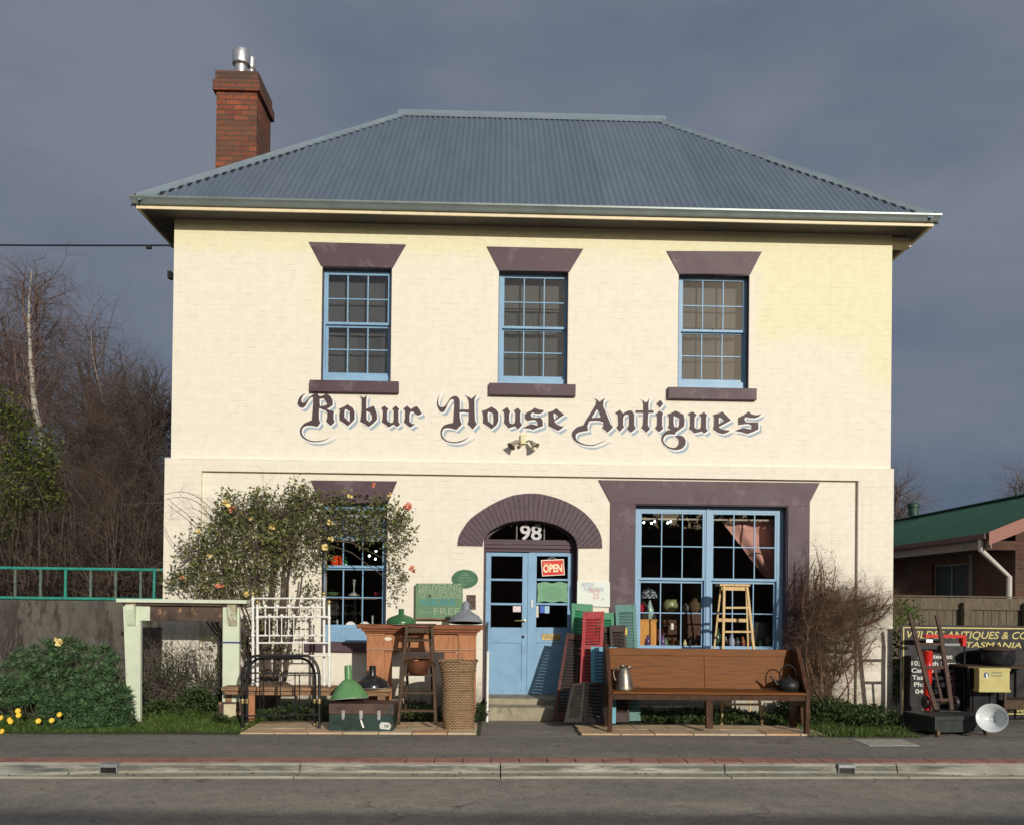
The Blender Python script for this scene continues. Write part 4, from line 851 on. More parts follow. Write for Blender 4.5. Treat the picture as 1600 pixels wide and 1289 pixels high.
def bring(f, rr): return [(c.x + rr*abs(cos(2*pi*j/n))**.8*(1 if cos(2*pi*j/n) > 0 else -1) - .02*f, c.y + rr*.75*abs(sin(2*pi*j/n))**.8*(1 if sin(2*pi*j/n) > 0 else -1), c.z + H*f + .008*sin(j*.6)*f) for j in range(n)]
for i in range(rows+1): mb.v += bring(i/rows, flo(i/rows))
for i in range(rows):
    for j in range(n): mb.f.append((i*n+j, i*n+(j+1) % n, (i+1)*n+(j+1) % n, (i+1)*n+j)); mb.mi.append(0)
mb.build('woven_body', mw, t_, smooth=2)
for f in (0, .30, .58, .86, 1.0):
    r_ = bring(f, flo(f)+.004); MB().tube(r_+[r_[0]], .011 if f in (0, 1.0) else .007, 6, cap=False).build('band', mw, t_, smooth=True)
mb = MB(); r_ = bring(.02, flo(0)); mb.add(r_, [tuple(range(n))]); mb.build('base', mw, t_)
# handrail beside the door
t_ = thing('handrail', 'steel and black handrail at the left side of the door step', 'handrail', P(760,1126,-.75))
q = P(761,1126,-.75); zt3 = Wz(761,1017,-.75)
MB().tube([(q.x, q.y, 0), (q.x, q.y, zt3)], .018, 10).build('post', m_white, t_, smooth=True)
zz3 = Wz(757,976,-.75); MB().tube([(q.x-.02, -.74, .04), (q.x-.02,-.74, zz3-.08), (q.x-.02,-.70, zz3-.02), (q.x-.02,-.5,zz3), (q.x-.02,-.03,zz3)], .02, 10).build('rail', MAT('dark_rail', (.05,.06,.06), .4), t_, smooth=True)
# ---- shutters
m_sg = MAT('bright_green_shutter', (.015,.20,.085), .45, .2, 6, .2, col2=(.01,.12,.05), c2at=.66)
m_sr = MAT('red_shutter', (.34,.028,.032), .5, .2, 6, .2, col2=(.22,.02,.022), c2at=.6)
m_sm = MAT('maroon_shutter', (.085,.022,.018), .5, .35, 5, .3, col2=(.2,.05,.04), c2at=.6)
m_sb = MAT('sky_blue_shutter', (.10,.32,.42), .45, .15, 6, .2, col2=(.08,.24,.3), c2at=.64)
m_st = MAT('sea_green_shutter', (.085,.21,.185), .5, .2, 6, .2, col2=(.14,.18,.14), c2at=.66)
m_sd = MAT('charcoal_shutter', (.026,.021,.018), .6, .4, 6, .35, col2=(.08,.065,.05), c2at=.64)
m_sn = MAT('brown_shutter', (.045,.027,.02), .6, .4, 6, .35, col2=(.09,.06,.045), c2at=.64)
def sh_leaf(root, TL, TR, BR, BL, Yt_, Yb_, mf, ms_, fr=.16, nsl=None, top=.07, midr=None, nm='frame'):
    tl, tr, br, bl = P(*TL, Yt_[0]), P(*TR, Yt_[1]), P(*BR, Yb_[1]), P(*BL, Yb_[0])
    nrm = (tr-tl).cross(bl-tl).normalized()
    if nrm.y > 0: nrm = -nrm
    def pt(u, v, n): return (bl*(1-u)+br*u)*(1-v)+(tl*(1-u)+tr*u)*v + nrm*n
    def blk(mb, u0, u1, v0, v1, n0, n1): mb.hexa([pt(u0,v0,n1),pt(u1,v0,n1),pt(u1,v0,n0),pt(u0,v0,n0),pt(u0,v1,n1),pt(u1,v1,n1),pt(u1,v1,n0),pt(u0,v1,n0)])
    mb = MB(); blk(mb, 0, fr, 0, 1, -.016, .016); blk(mb, 1-fr, 1, 0, 1, -.016, .016)
    blk(mb, fr, 1-fr, 1-top, 1, -.014, .014); blk(mb, fr, 1-fr, 0, top*1.3, -.014, .014)
    if midr: blk(mb, fr, 1-fr, midr-.02, midr+.02, -.014, .014)
    mb.build(nm, mf, root, bevel=.002)
    L_ = (tl-bl).length; nsl = nsl or int(L_*(1-2.3*top)/.042); mb = MB(); h = (1-top-top*1.3)/nsl
    for i in range(nsl):
        v = top*1.3+h*(i+.5)
        if midr and abs(v-midr) < .03: continue
        mb.hexa([pt(fr,v-h*.52,.012),pt(1-fr,v-h*.52,.012),pt(1-fr,v-h*.40,.013),pt(fr,v-h*.40,.013),pt(fr,v+h*.3,-.012),pt(1-fr,v+h*.3,-.012),pt(1-fr,v+h*.45,-.011),pt(fr,v+h*.45,-.011)])
    mb.build('louvres', ms_, root)
def shutter(lab, TL, TR, BR, BL, yt, yb_, mf, ms_=None, **k):
    t_ = thing('louvred_shutter', lab, 'shutter', P((BL[0]+BR[0])/2, BL[1], yb_), 'louvred shutters leaning together')
    sh_leaf(t_, TL, TR, BR, BL, (yt, yt), (yb_, yb_), mf, ms_ or mf, **k); return t_
shutter('bright green louvred shutter nearest the door behind the red one', (893,942), (926,944), (930,1112), (894,1112), -.32, -.55, m_sg)
shutter('bright green louvred shutter peeping out right of the red one', (928,957), (959,957), (962,1116), (930,1116), -.42, -.75, m_sg)
shutter('tall sea green louvred shutter in front of the plum window surround', (961,945), (993,944), (1001,1126), (968,1126), -.42, -.92, m_st)
shutter('narrow brown louvred shutter wedged behind the red one', (934,979), (955,979), (962,1120), (940,1120), -.55, -1.0, m_sn)
x_ = shutter('dark brown louvred shutter with a yellow tag behind the pew end', (952,977), (977,976.5), (984,1128), (959,1128), -.62, -1.06, m_sn)
q = P(978, 986, -.66); MB().box(q.x-.012, q.x+.012, q.y-.02, q.y-.016, q.z-.05, q.z+.045).build('paper_tag', MAT('yellow_tag', (.7,.5,.1), .6), x_)
shutter('tall red louvred shutter leaning in front of the bright green ones', (911,956), (944,955), (938,1122), (903,1122), -.60, -1.10, m_sr, m_sr, midr=.66)
shutter('sky blue louvred shutter leaning beside the pew end', (923,1010), (964,1011), (962,1130), (924,1130), -.95, -1.25, m_sb)
shutter('maroon edged louvred shutter leaning over at the door side', (885,989), (913,992), (893,1127), (863,1125), -.46, -1.0, m_sm, m_sn)
t_ = thing('folding_shutter', 'charcoal two leaf folding louvred shutter standing lowest in front', 'shutter', P(912,1127,-1.45), 'louvred shutters leaning together')
sh_leaf(t_, (893,1068), (914,1065), (908,1128), (881,1128), (-1.25, -1.15), (-1.42, -1.30), m_sd, m_sd, fr=.18, nm='leaf')
sh_leaf(t_, (914.6,1065), (948,1067), (946,1131), (909,1128), (-1.15, -1.35), (-1.30, -1.50), m_sd, m_sd, fr=.15, nm='leaf')
# ---- church pew
Yf, Yk2 = -1.72, -1.28
t_ = thing('church_pew', 'long varnished brown church pew under the shop window', 'pew', (Wx(1108,1140,Yf), Yf, .03))
zt4, zs4, zs5 = Wz(1108,1014,Yk2), Wz(1108,1081,Yf), Wz(1108,1089,Yf)
xa_, xb_ = Wx(957,1100,Yf), Wx(1259,1100,Yf)
def pewend(x0, x1):
    prof = [(Yf, .0), (Yf+.07, .0), (Yf+.08, .30), (Yf+.28, .30), (Yk2+.0, .0), (Yk2+.13, .0), (Yk2+.11, .5), (Yk2+.13, zt4+.02), (Yk2+.0, zt4+.03), (Yk2-.10, zt4-.01), (Yk2-.24, .80), (Yf+.08, .60), (Yf-.005, .52)]
    mb = MB(); k = len(prof); mb.add([(x0, y, z+.03) for y, z in prof]+[(x1, y, z+.03) for y, z in prof], [tuple(range(k)), tuple(range(2*k-1, k-1, -1))]+[(i, i+k, (i+1) % k+k, (i+1) % k) for i in range(k)]); return mb
pewend(xa_-.05, xa_).build('end_panel', m_pewd, t_, bevel=.006); pewend(xb_, xb_+.055).build('end_panel', m_pewd, t_, bevel=.006)
mb = MB(); xm = Wx(1107,1050,Yk2); lean = .07
def bslab(x0, x1, z0, z1, o0, o1):
    f = lambda z: Yk2+.02+lean*(z-zs4)/(zt4-zs4)
    return MB().hexa([(x0,f(z0)-o0,z0),(x1,f(z0)-o0,z0),(x1,f(z0)+o1,z0),(x0,f(z0)+o1,z0),(x0,f(z1)-o0,z1),(x1,f(z1)-o0,z1),(x1,f(z1)+o1,z1),(x0,f(z1)+o1,z1)])
bslab(xa_, xb_, zs4, zt4-.09, 0, .02).build('back_panel', m_pew, t_)
bslab(xa_, xb_, zt4-.09, zt4, .012, .03).build('top_rail', m_pew, t_, bevel=.004)
bslab(xm-.04, xm+.04, zs4, zt4-.09, .010, -.0).build('centre_stile', m_pew, t_, bevel=.003)
MB().box(xa_, xb_, Yf-.02, Yk2+.02, zs4-.028, zs4).build('seat', m_pew, t_, bevel=.006)
MB().box(xa_, xb_, Yf+.01, Yf+.03, zs5-.035, zs4-.028).build('seat_apron', m_pewd, t_)
quadpost(1103, 1113.5, 1104, 1114.5, 1088, 1138, Yf+.03, .07).build('centre_leg', m_pewd, t_, bevel=.003)
quadpost(1250, 1259, 1252, 1261, 1088, 1132, Yf+.25, .04).build('rear_leg', m_pewd, t_, bevel=.003)
# jug and kettle on the pew
m_pewter = MAT('pewter', (.30, .26, .21), .38, .3, 8, .15, metal=.85, col2=(.16,.12,.09), c2at=.6)
yj = -1.50; c = Vector((Wx(975,1079,yj), yj, zs4+.001))
t_ = thing('metal_jug', 'tall dull metal jug standing at the left end of the pew', 'jug', c)
MB().lathe([(.001,.0),(.12,.0),(.122,.012),(.118,.02),(.098,.12),(.066,.235),(.05,.262),(.058,.29),(.062,.293),(.046,.262),(.03,.25)], c, 32).build('body', m_pewter, t_, smooth=True)
MB().tube([(c.x-.05,c.y,c.z+.27),(c.x-.11,c.y,c.z+.265),(c.x-.135,c.y,c.z+.21),(c.x-.12,c.y,c.z+.14),(c.x-.095,c.y,c.z+.1)], .009, 8).build('handle', m_pewter, t_, smooth=True)
MB().lathe([(.02,.0),(.012,.03),(.014,.045)], c+Vector((.05,0,.27)), 10, RYm(radians(60))).build('spout', m_pewter, t_, smooth=True)
yj = -1.48; c = Vector((Wx(1232,1083,yj), yj, zs4+.001))
t_ = thing('kettle', 'black cast iron kettle standing at the right end of the pew', 'kettle', c)
MB().lathe([(.001,0),(.115,0),(.138,.03),(.142,.07),(.13,.11),(.10,.14),(.05,.155),(.045,.165),(.012,.17),(.015,.185),(.001,.195)], c, 32).build('body', m_black, t_, smooth=True)
MB().tube([c+Vector(v) for v in ((-.115,0,.06),(-.16,-.01,.09),(-.20,-.015,.15),(-.235,-.02,.175))], [.028,.022,.015,.012], 10).build('spout', m_black, t_, smooth=True)
MB().tube([c+Vector((.0+.105*cos(pi*i/12)-.01, 0, .12+.20*sin(pi*i/12)**.7)) for i in range(13)], .008, 8).build('handle', m_black, t_, smooth=True)
# tall pale stepladder behind the pew
Ys = -.85
t_ = thing('pale_ladder', 'tall pale wooden stepladder stool standing behind the pew', 'stepladder', (Wx(1155,1134,Ys), Ys, .0))
def sy(py): return Ys + (1135-py)/223*.22
def sp_(x, y): return P(x, y, sy(y))
for (a, b) in (((1131.5,915),(1127.5,1135)), ((1167,915),(1191,1134))):
    p, q = sp_(*a), sp_(*b); MB().bar(p, q, .032, .028).build('front_leg', m_light, t_, bevel=.003)
a, b = sp_(1124,913.5), sp_(1171.5,913.5); MB().box(a.x, b.x, a.y-.03, a.y+.22, a.z-.014, a.z+.014).build('top_board', m_light, t_, bevel=.004)
MB().box(a.x+.03, b.x-.03, a.y-.0, a.y+.02, a.z-.07, a.z-.014).build('top_rail', m_light, t_)
for y_ in (949, 986.5, 1024, 1062, 1100):
    f = (y_-915)/220; a, b = sp_(1132-4*f+1, y_), sp_(1167+24*f-1, y_); MB().bar(a, b, .026, .05).build('rung', m_light, t_, bevel=.003)
for (a, b) in (((1126,918),(1104,1122)), ((1166,920),(1172,1122))):
    MB().bar(P(*a, -.46), P(*b, -.30), .024, .02).build('rear_leg', m_light, t_, bevel=.003)
MB().bar(P(1121,968,-.43), P(1168,969,-.43), .045, .014).build('rear_rail', m_light, t_)
# ---- signs on the wall
def board(nm, lab, cat, pts, Y, mat, th=.012, **k):
    q = [P(*p, Y) for p in pts]; c = sum(q, Vector())/len(q); t_ = thing(nm, lab, cat, c, **k)
    MB().prism([(v.x, v.z) for v in q], Y, Y+th).build('board', mat, t_, bevel=.002); return t_
Yw = YP
m_sgn = MAT('green_signboard', (.12,.23,.13), .6, .15, 7, .1, col2=(.16,.26,.15), c2at=.6)
m_chalk = MAT('chalk_white', (.30,.38,.26), .8, .1, 60, 0); m_chalkb = MAT('chalk_blue', (.07,.27,.30), .8, .1, 60, 0)
t_ = board('delivery_sign', 'green hand lettered sign about free delivery leaning above the brown mantelpiece', 'sign', ((649.5,911),(723,911),(723,966),(649,966)), -.12, m_sgn)
m1, m2 = MB(), MB()
def tx(mb, s_, l, t, r, b, Y, **k): a = P(l, b, Y); c_ = P(r, t, Y); text(mb, s_, a.x, c_.x, a.z, c_.z, Y-.002, **k)
tx(m2, 'ADELAIDE', 656, 935.5, 712, 944.5, -.12, off=.02)
for a_ in (('DELIVERING', 654.5, 911.5, 720, 922, -.12), ('TO MELBOURNE', 652, 923, 721, 934, -.12), ('FREE', 678, 949, 719, 959.5, -.12), ('~', 661, 953, 672, 958, -.12)): m1 = MB(); tx(m1, *a_, off=.005); m1.build('lettering', m_chalk, t_)
m2.build('blue_lettering', m_chalkb, t_)
MB().box(*[f(v) for f, v in ((lambda v: P(649,966,-.12).x, 0), (lambda v: P(723,966,-.12).x, 0))], -.125, -.12, P(649,967,-.12).z, P(649,965,-.12).z).build('bottom_edge', m_bench, t_)
t_ = thing('oval_plaque', 'dark green oval plaque on the wall left of the door', 'plaque', P(726.5,904,Yw))
q = P(726.5,904,Yw); rx, rz = 20.5*S(Yw), 14.5*S(Yw); n = 40
MB().prism([(q.x+rx*cos(2*pi*i/n), q.z+rz*sin(2*pi*i/n)) for i in range(n)], Yw-.014, Yw).build('board', MAT('plaque_green', (.045,.14,.075), .45, .15, 9, .1), t_, bevel=.002)
mb = MB(); 
for i, (w, z) in enumerate(((.05,.075),(.10,.05),(.16,.015),(.2,-.02),(.12,-.05),(.06,-.08))): text(mb, ('the', 'historic', 'coaching inn', 'established here', 'township', 'trust')[i] if False else 'IIIIIIIIIIIIII'[:3+int(w*40)], q.x-w*.55, q.x+w*.55, q.z+z-.008, q.z+z+.008, Yw-.0145)
mb.build('small_lettering', MAT('pale_green_letter', (.25,.38,.27), .6), t_)
t_ = board('small_plaque', 'small dark bronze plaque between the green sign and the door', 'plaque', ((729,929),(743.5,929),(743.5,952),(729,952)), Yw-.012, MAT('bronze_plaque', (.07,.05,.04), .5, .5, 40, .3, metal=.4, col2=(.2,.16,.13), c2at=.56))
t_ = board('white_notice', 'white handwritten notice between the door and the shop window', 'notice', ((902,907.5),(953,909),(953,948),(901.5,946)), Yw-.03, MAT('white_card', (.72,.76,.70), .6, .05, 5, .05))
m1, m2 = MB(), MB(); tx(m1, 'ANTIQUE', 908, 909.5, 928, 916, Yw-.03, shear=.2); tx(m1, 'FURNITURE', 912, 917, 944, 923, Yw-.03, shear=.1); tx(m2, 'Sale', 920, 917.5, 938, 925, Yw-.0305, shear=.2); tx(m2, '25', 926, 926.5, 936, 935, Yw-.03, shear=.1); tx(m1, 'off', 939, 934, 944, 937, Yw-.03)
m1.build('blue_lettering', MAT('pale_blue_ink', (.35,.45,.55), .7, .05, 9, 0), t_); m2.build('red_lettering', MAT('pale_red_ink', (.65,.3,.27), .7, .05, 9, 0), t_)
Yd = yd-.004
t_ = board('open_sign', 'tilted red OPEN sign with white border hanging inside the right door', 'sign', ((845.2,874.5),(881,872.8),(882.6,898),(847,900)), Yd+.002, MAT('white_plastic', (.8,.74,.66), .4, .03, 9, 0), th=.006)
q = [P(*p, Yd-.003) for p in ((846.6,876),(880,874.3),(881.2,896.8),(848.2,898.6))]; MB().prism([(v.x, v.z) for v in q], Yd-.002, Yd+.002).build('red_face', MAT('red_plastic', (.62,.035,.02), .35, .05, 9, 0), t_)
mb = MB(); a = P(848.5,893.5,Yd); b = P(878.5,882,Yd); text(mb, 'OPEN', a.x, b.x, a.z, b.z, Yd-.0035, off=.035)
mb.v = [(x, y, z+(x-a.x)*.05) for x, y, z in mb.v]; k_ = MB(); text(k_, 'we are', P(849,881,Yd).x, P(860,881,Yd).x, P(849,880.5,Yd).z, P(849,878,Yd).z, Yd-.0035); mb.add(k_.v, k_.f)
mb.build('lettering', MAT('cream_letter', (.85,.75,.5), .4, .03, 9, 0), t_)
q = P(862.5,869,Yd); MB().tube([P(855,873.6,Yd), P(862.5,870,Yd), P(870,873,Yd)], .002, 5).build('string', m_white, t_)
pts = []
for i in range(13): f = i/12; pts.append((839.5+47*f, 909.6+1.2*cos(f*4*pi)))
pts += [(887.3,914),(886.2,920),(887.2,930),(886.4,936)]
for i in range(13): f = 1-i/12; pts.append((839.5+47*f, 940+1.2*cos(f*4*pi)))
pts += [(839.6,934),(840.4,925),(839.4,916)]
t_ = board('green_notice', 'pale green scalloped notice in the middle pane of the right door', 'notice', pts, Yd+.001, MAT('pale_green_card', (.17,.36,.21), .6, .06, 9, 0), th=.005)
mb = MB()
for i, w in enumerate((20, 30, 34, 28, 32, 22)): text(mb, 'nmunrmnunmnrmunmnunr'[:w//2+2], P(863-w/2,925,Yd).x, P(863+w/2,925,Yd).x, P(863,917.5+i*3.6,Yd).z, P(863,915.8+i*3.6,Yd).z, Yd-.001)
mb.build('small_lettering', MAT('grey_green_ink', (.10,.20,.13), .7), t_)
for (l, t2, r, b, col, lab, nm_) in ((837.6,946,841.6,964,(.6,.6,.52),'narrow pale sticker at the edge of the right door glass',0),(843.5,946.3,851,957,(.05,.12,.5),'blue sticker on the lower glass of the right door',0),(851.2,946.5,858.5,957.5,(.35,.55,.68),'pale blue sticker on the lower glass of the right door',0),(801.5,946.5,814,955.5,(.72,.6,.6),'white and pink card sticker on the lower glass of the left door',0)):
    a, c_ = P(l, b, Yd), P(r, t2, Yd); o_ = MB().box(a.x, c_.x, Yd+.006, Yd+.0095, a.z, c_.z).build('door_sticker', MAT('sticker', col, .4, .12, 60, 0, col2=[x*.6+.25 for x in col], c2at=.6), loc=a)
    tag(o_, lab, 'sticker', 'door stickers')
# wall lights under the lettering
q = P(818,690,0); t_ = thing('wall_light', 'small twin spotlight fitting on the wall under the painted name', 'light', (q.x, 0, q.z))
m_lt = MAT('tarnished_fitting', (.45,.41,.30), .45, .3, 30, .1, metal=.5)
MB().box(q.x-.045, q.x+.04, -.05, 0, P(818,694,0).z, P(818,679,0).z).build('junction_box', MAT('cream_plastic', (.68,.62,.40), .5), t_, bevel=.006)
for sx, a in ((-1, 0), (1, 0)):
    e = q + Vector((sx*.12 - (.01 if sx < 0 else -.0), -.13, -.045)); MB().tube([q+Vector((sx*.03,-.03,-.01)), q+Vector((sx*.07,-.08,.0)), e+Vector((-sx*.02,.02,.03))], .014, 8).build('arm', m_lt, t_, smooth=True)
    d = Vector((sx*.62, -.35, -.72)).normalized(); M = d.to_track_quat('Z', 'Y').to_matrix(); MB().lathe([(.018,-.05),(.026,-.03),(.03,.0),(.05,.05),(.066,.075),(.064,.078),(.03,.02),(.001,.01)], e, 18, M).build('lamp_head', m_lt, t_, smooth=True)
q2 = P(812,697,0); MB().ball((q2.x, -.04, q2.z), .026).build('sensor', MAT('brown_sensor', (.2,.12,.08), .4), t_, smooth=True)
# ------------------------------------------------------------------ right-hand goods
Yq = -.30
t_ = thing('trade_sign', 'black antiques sign board with gold border and lettering at the right', 'sign', (Wx(1500,1118,Yq), Yq, 0))
x0, x1, zb3, zt3 = Wx(1407,1050,Yq), Wx(1407,1050,Yq)+2.75, Wz(1500,1121,Yq), Wz(1500,976.5,Yq)
m_gold = MAT('gold_lettering', (.55,.47,.16), .5, .1, 20, 0); m_sw = MAT('sign_white', (.62,.62,.56), .5, .1, 20, 0)
MB().box(x0, x1, Yq, Yq+.02, max(.01, zb3), zt3).build('board', MAT('sign_black', (.012,.012,.015), .35, .3, 8, .05), t_, bevel=.003)
b0, zi0 = .018, max(.01, zb3)+.07
MB().box(x0+.03, x1-.03, Yq-.003, Yq, zt3-.045, zt3-.028).box(x0+.03, x0+.047, Yq-.003, Yq, zi0, zt3-.045).box(x1-.047, x1-.03, Yq-.003, Yq, zi0, zt3-.045).box(x0+.03, x1-.03, Yq-.003, Yq, zi0-.017, zi0).build('border', m_gold, t_)
g, w = MB(), MB()
def line(mb, s_, l, base, cap_, r=None, **k):
    a = P(l, base, Yq); z1_ = P(l, base-cap_, Yq).z
    nm_, mt_ = ('gold_lettering', m_gold) if mb is g else ('white_lettering', m_sw); mb = MB()
    if r: text(mb, s_, a.x, P(r, base, Yq).x, a.z, z1_, Yq-.0025, **k)
    mb.build(nm_, mt_, t_)
line(g, 'WILDES ANTIQUES & COLLECTABLES', 1417, 996, 11.5, 1417+282, shear=.25, off=.012); line(g, 'TASMANIA', 1509, 1011, 9, 1596, shear=.2, off=.012)
for i, s_ in enumerate(('Located at', '103 High Street', 'Campbell Town', 'Tas mania 7210', 'Ph:     3 81 01', '04  1 53     0')):
    l_, r_ = ((1434,1488),(1424,1500),(1424,1501),(1425,1501),(1428,1496),(1430,1496))[i]; line(w, s_, l_, 1028+i*11, 7, r_, off=.02)
line(g, 'wildesc', 1470, 1099.5, 6.5, 1512, shear=.3, off=.01); line(g, 'antiques@wilders    vp  ventures', 1440, 1111, 6.5, 1640, shear=.3, off=.01)

# low black trunk on wheels
Yr = -1.35
t_ = thing('wheeled_chest', 'low black wheeled chest on the path in front of the trade sign', 'chest', (Wx(1500,1145,Yr), Yr, 0))
m_chest = MAT('black_green_tin', (.028,.033,.030), .5, .35, 9, .2)
A, Bq = G(1461,1147,.03), G(1541,1144,.03); C_ = Vector((A.x-.42, A.y+.36, 0)); 
ux = (Bq-A); ux.z = 0; uy = Vector((-.13, .50, 0)); hh = .20; z0 = .045
def chestbox(u0, u1, v0, v1, za, zb): return MB().hexa([A+ux*a+uy*b+Vector((0,0,z-A.z)) for z in (za, zb) for a, b in ((u0,v0),(u1,v0),(u1,v1),(u0,v1))])
chestbox(0, 1, 0, 1, z0, z0+hh*.72).build('body', m_chest, t_, bevel=.008)
chestbox(-.015, 1.015, -.02, 1.02, z0+hh*.72, z0+hh).build('lid', m_chest, t_, bevel=.008)
for a, b in ((.02,-.03),(.97,-.03),(.02,.85),(.97,.85)):
    p = A+ux*a+uy*b; MB().lathe([(.001,-.014),(.042,-.014),(.045,0),(.042,.014),(.001,.014)], (p.x, p.y, .046), 18, RYm(pi/2)).build('wheel', MAT('rusty_wheel', (.16,.09,.05), .6, .4, 20, .2) if a < .5 and b < 0 else bpy.data.materials['rusty_wheel'], t_, smooth=True)
ctop = z0+hh
# hand truck
Yh = -1.12
m_rustd = wood('dark_rusty_wood', (.085,.05,.04), .6, .4, (9,9,2), col2=(.16,.1,.08))
t_ = thing('hand_truck', 'old wooden sack truck leaning upright on the wheeled black chest', 'hand truck', (Wx(1475,1112,Yh), Yh, ctop))
def hy(py): return Yh + (1112-py)/150*.22
def hp_(x, y): return P(x, y, hy(y))
for pts in (((1421,960),(1428,985),(1437,1020),(1448,1062),(1464,1113)), ((1463,961),(1469,985),(1474,1020),(1481,1062),(1487,1111))):
    q = [hp_(*p) for p in pts]; mb = MB()
    for i in range(len(q)-1): mb.bar(q[i]+(q[i]-q[i+1])*.02, q[i+1], .052 if i else .042, .035)
    mb.build('side_rail', m_rustd, t_, bevel=.003)
for l, r, y_ in ((1432,1471,1006),(1441,1476,1042),(1458,1484,1093)): MB().bar(hp_(l, y_), hp_(r, y_), .038, .02).build('cross_bar', m_rustd, t_, bevel=.002)
MB().bar(hp_(1460,1043), hp_(1472,1096), .028, .02).build('centre_bar', m_rustd, t_)
a, b = hp_(1462,1112), hp_(1488,1111); MB().box(a.x-.03, b.x+.03, a.y-.14, a.y+.05, ctop+.001, ctop+.014).build('toe_plate', m_black, t_, bevel=.003)
for px in (1446, 1492):
    p = P(px, 1103, Yh+.14); MB().lathe([(.05,-.018),(.085,-.018),(.088,0),(.085,.018),(.05,.018),(.05,-.018)], (p.x, Yh+.14, ctop+.09), 24, RYm(pi/2)).lathe([(.001,-.02),(.02,-.02),(.02,.02),(.001,.02)], (p.x, Yh+.14, ctop+.09), 12, RYm(pi/2)).build('wheel', m_black, t_, smooth=True)
# red machine frame
Yv = -.62
m_redp = MAT('red_gloss_paint', (.55,.02,.015), .3, .1, 6, .05, col2=(.35,.03,.02), c2at=.72)
t_ = thing('red_machine', 'red painted iron machine frame with grey roller behind the sack truck', 'machine', (Wx(1449,1100,Yv), Yv, 0))
q = P(1449,1113,Yv)
MB().lathe([(.07,.0),(.06,.05),(.045,.1),(.05,.25),(.045,.5),(.055,.6),(.055,.72),(.07,.74),(.06,.76),(.055,.86),(.06,.9),(.062,.98),(.0,.99)], (q.x, Yv, 0), 20).build('post', m_redp, t_, smooth=True)
a, b = P(1443,996,Yv), P(1507,990,Yv); MB().box(a.x, b.x, Yv-.05, Yv+.04, Wz(1470,996,Yv), Wz(1470,991,Yv)).build('top_bar', m_redp, t_, bevel=.006)
MB().box(Wx(1501,1000,Yv), Wx(1507,1000,Yv), Yv-.05, Yv+.05, Wz(1504,1009,Yv), Wz(1504,996,Yv)).build('bracket', m_redp, t_, bevel=.004)
a, b = P(1471,1007,Yv), P(1499,1007,Yv); MB().tube([a, b], .022, 14).build('roller', MAT('grey_roller', (.25,.27,.26), .5), t_, smooth=True)
MB().box(Wx(1444,1000,Yv), Wx(1454,1000,Yv), Yv-.058, Yv-.05, Wz(1448,1003,Yv), Wz(1448,998,Yv)).build('maker_plate', m_steel, t_)
MB().tube([P(1507,1007,Yv), P(1507,1060,Yv), P(1507,1112,Yv)], .014, 8).build('rear_leg', m_black, t_)
# iron table with pot and tin
Yg = -.85
t_ = thing('iron_stand', 'rusty iron stand at the right edge carrying the black pot', 'stand', (Wx(1575,1125,Yg), Yg, 0))
zt5 = Wz(1560,1041,Yg)
MB().box(Wx(1512,1040,Yg), Wx(1640,1040,Yg), Yg+.0, Yg+.45, zt5-.025, zt5).build('top_plank', m_step, t_, bevel=.004)
for px, y_ in ((1571, Yg), (1634, Yg), (1516, Yg+.38), (1634, Yg+.38)): MB().box(Wx(px,1100,Yg)-.014, Wx(px,1100,Yg)+.014, y_, y_+.028, 0, zt5-.025).build('leg', m_rustd, t_, bevel=.002)
MB().box(Wx(1571,1100,Yg), Wx(1634,1100,Yg), Yg+.02, Yg+.4, Wz(1600,1108,Yg), Wz(1600,1094,Yg)).build('lower_box', m_step, t_, bevel=.004)
c = Vector((Wx(1558,1040,Yg+.2), Yg+.2, zt5))
t_ = thing('black_pot', 'large round black iron pot with lid on the rusty iron stand', 'pot', c)
MB().lathe([(.001,0),(.17,.0),(.205,.04),(.215,.12),(.21,.19),(.225,.2),(.225,.215)], c, 32).build('body', m_blen, t_, smooth=True)
MB().lathe([(.224,.216),(.2,.235),(.08,.255),(.03,.258),(.02,.28),(.001,.284)], c, 32).build('lid', m_rustd, t_, smooth=True)
# black box and yellow tin
t_ = thing('black_cabinet', 'dark wooden cabinet under the stand behind the yellow tin', 'cabinet', (Wx(1540,1110,Yg+.2), Yg+.2, 0))
MB().box(Wx(1510,1080,Yg+.2), Wx(1567,1080,Yg+.2), Yg+.12, Yg+.5, .03, zt5-.03).build('carcass', m_blen, t_, bevel=.006)
MB().box(Wx(1514,1080,Yg+.2), Wx(1538,1080,Yg+.2), Yg+.105, Yg+.12, .06, zt5-.07).build('door', m_blen, t_, bevel=.006)
MB().box(Wx(1540,1080,Yg+.2), Wx(1563,1080,Yg+.2), Yg+.105, Yg+.12, .06, zt5-.07).build('door', m_blen, t_, bevel=.006)
Ye = -1.0; x0, x1 = Wx(1530,1060,Ye), Wx(1578,1060,Ye); z0, z1 = Wz(1550,1081,Ye), Wz(1550,1044,Ye)
t_ = thing('yellow_tin', 'yellow tin box with a blue and white round mark hanging on the stand', 'tin', ((x0+x1)/2, Ye, z0))
m_yt = MAT('yellow_tin_paint', (.50,.44,.17), .4, .1, 8, .08, col2=(.5,.42,.16), c2at=.66)
MB().box(x0, x1, Ye, Ye+.12, z0, z1).build('body', m_yt, t_, bevel=.008)
MB().box(x0-.006, x1+.006, Ye-.006, Ye+.126, z1-.03, z1+.004).box(x0-.006, x1+.01, Ye-.006, Ye+.126, z0, z0+.035).build('rims', m_yt, t_, bevel=.004)
q = P(1541,1054,Ye); n = 20
MB().prism([(q.x+.035*cos(2*pi*i/n), q.z+.035*sin(2*pi*i/n)) for i in range(n)], Ye-.003, Ye-.0005).build('blue_mark', MAT('mark_blue', (.03,.06,.16), .4), t_)
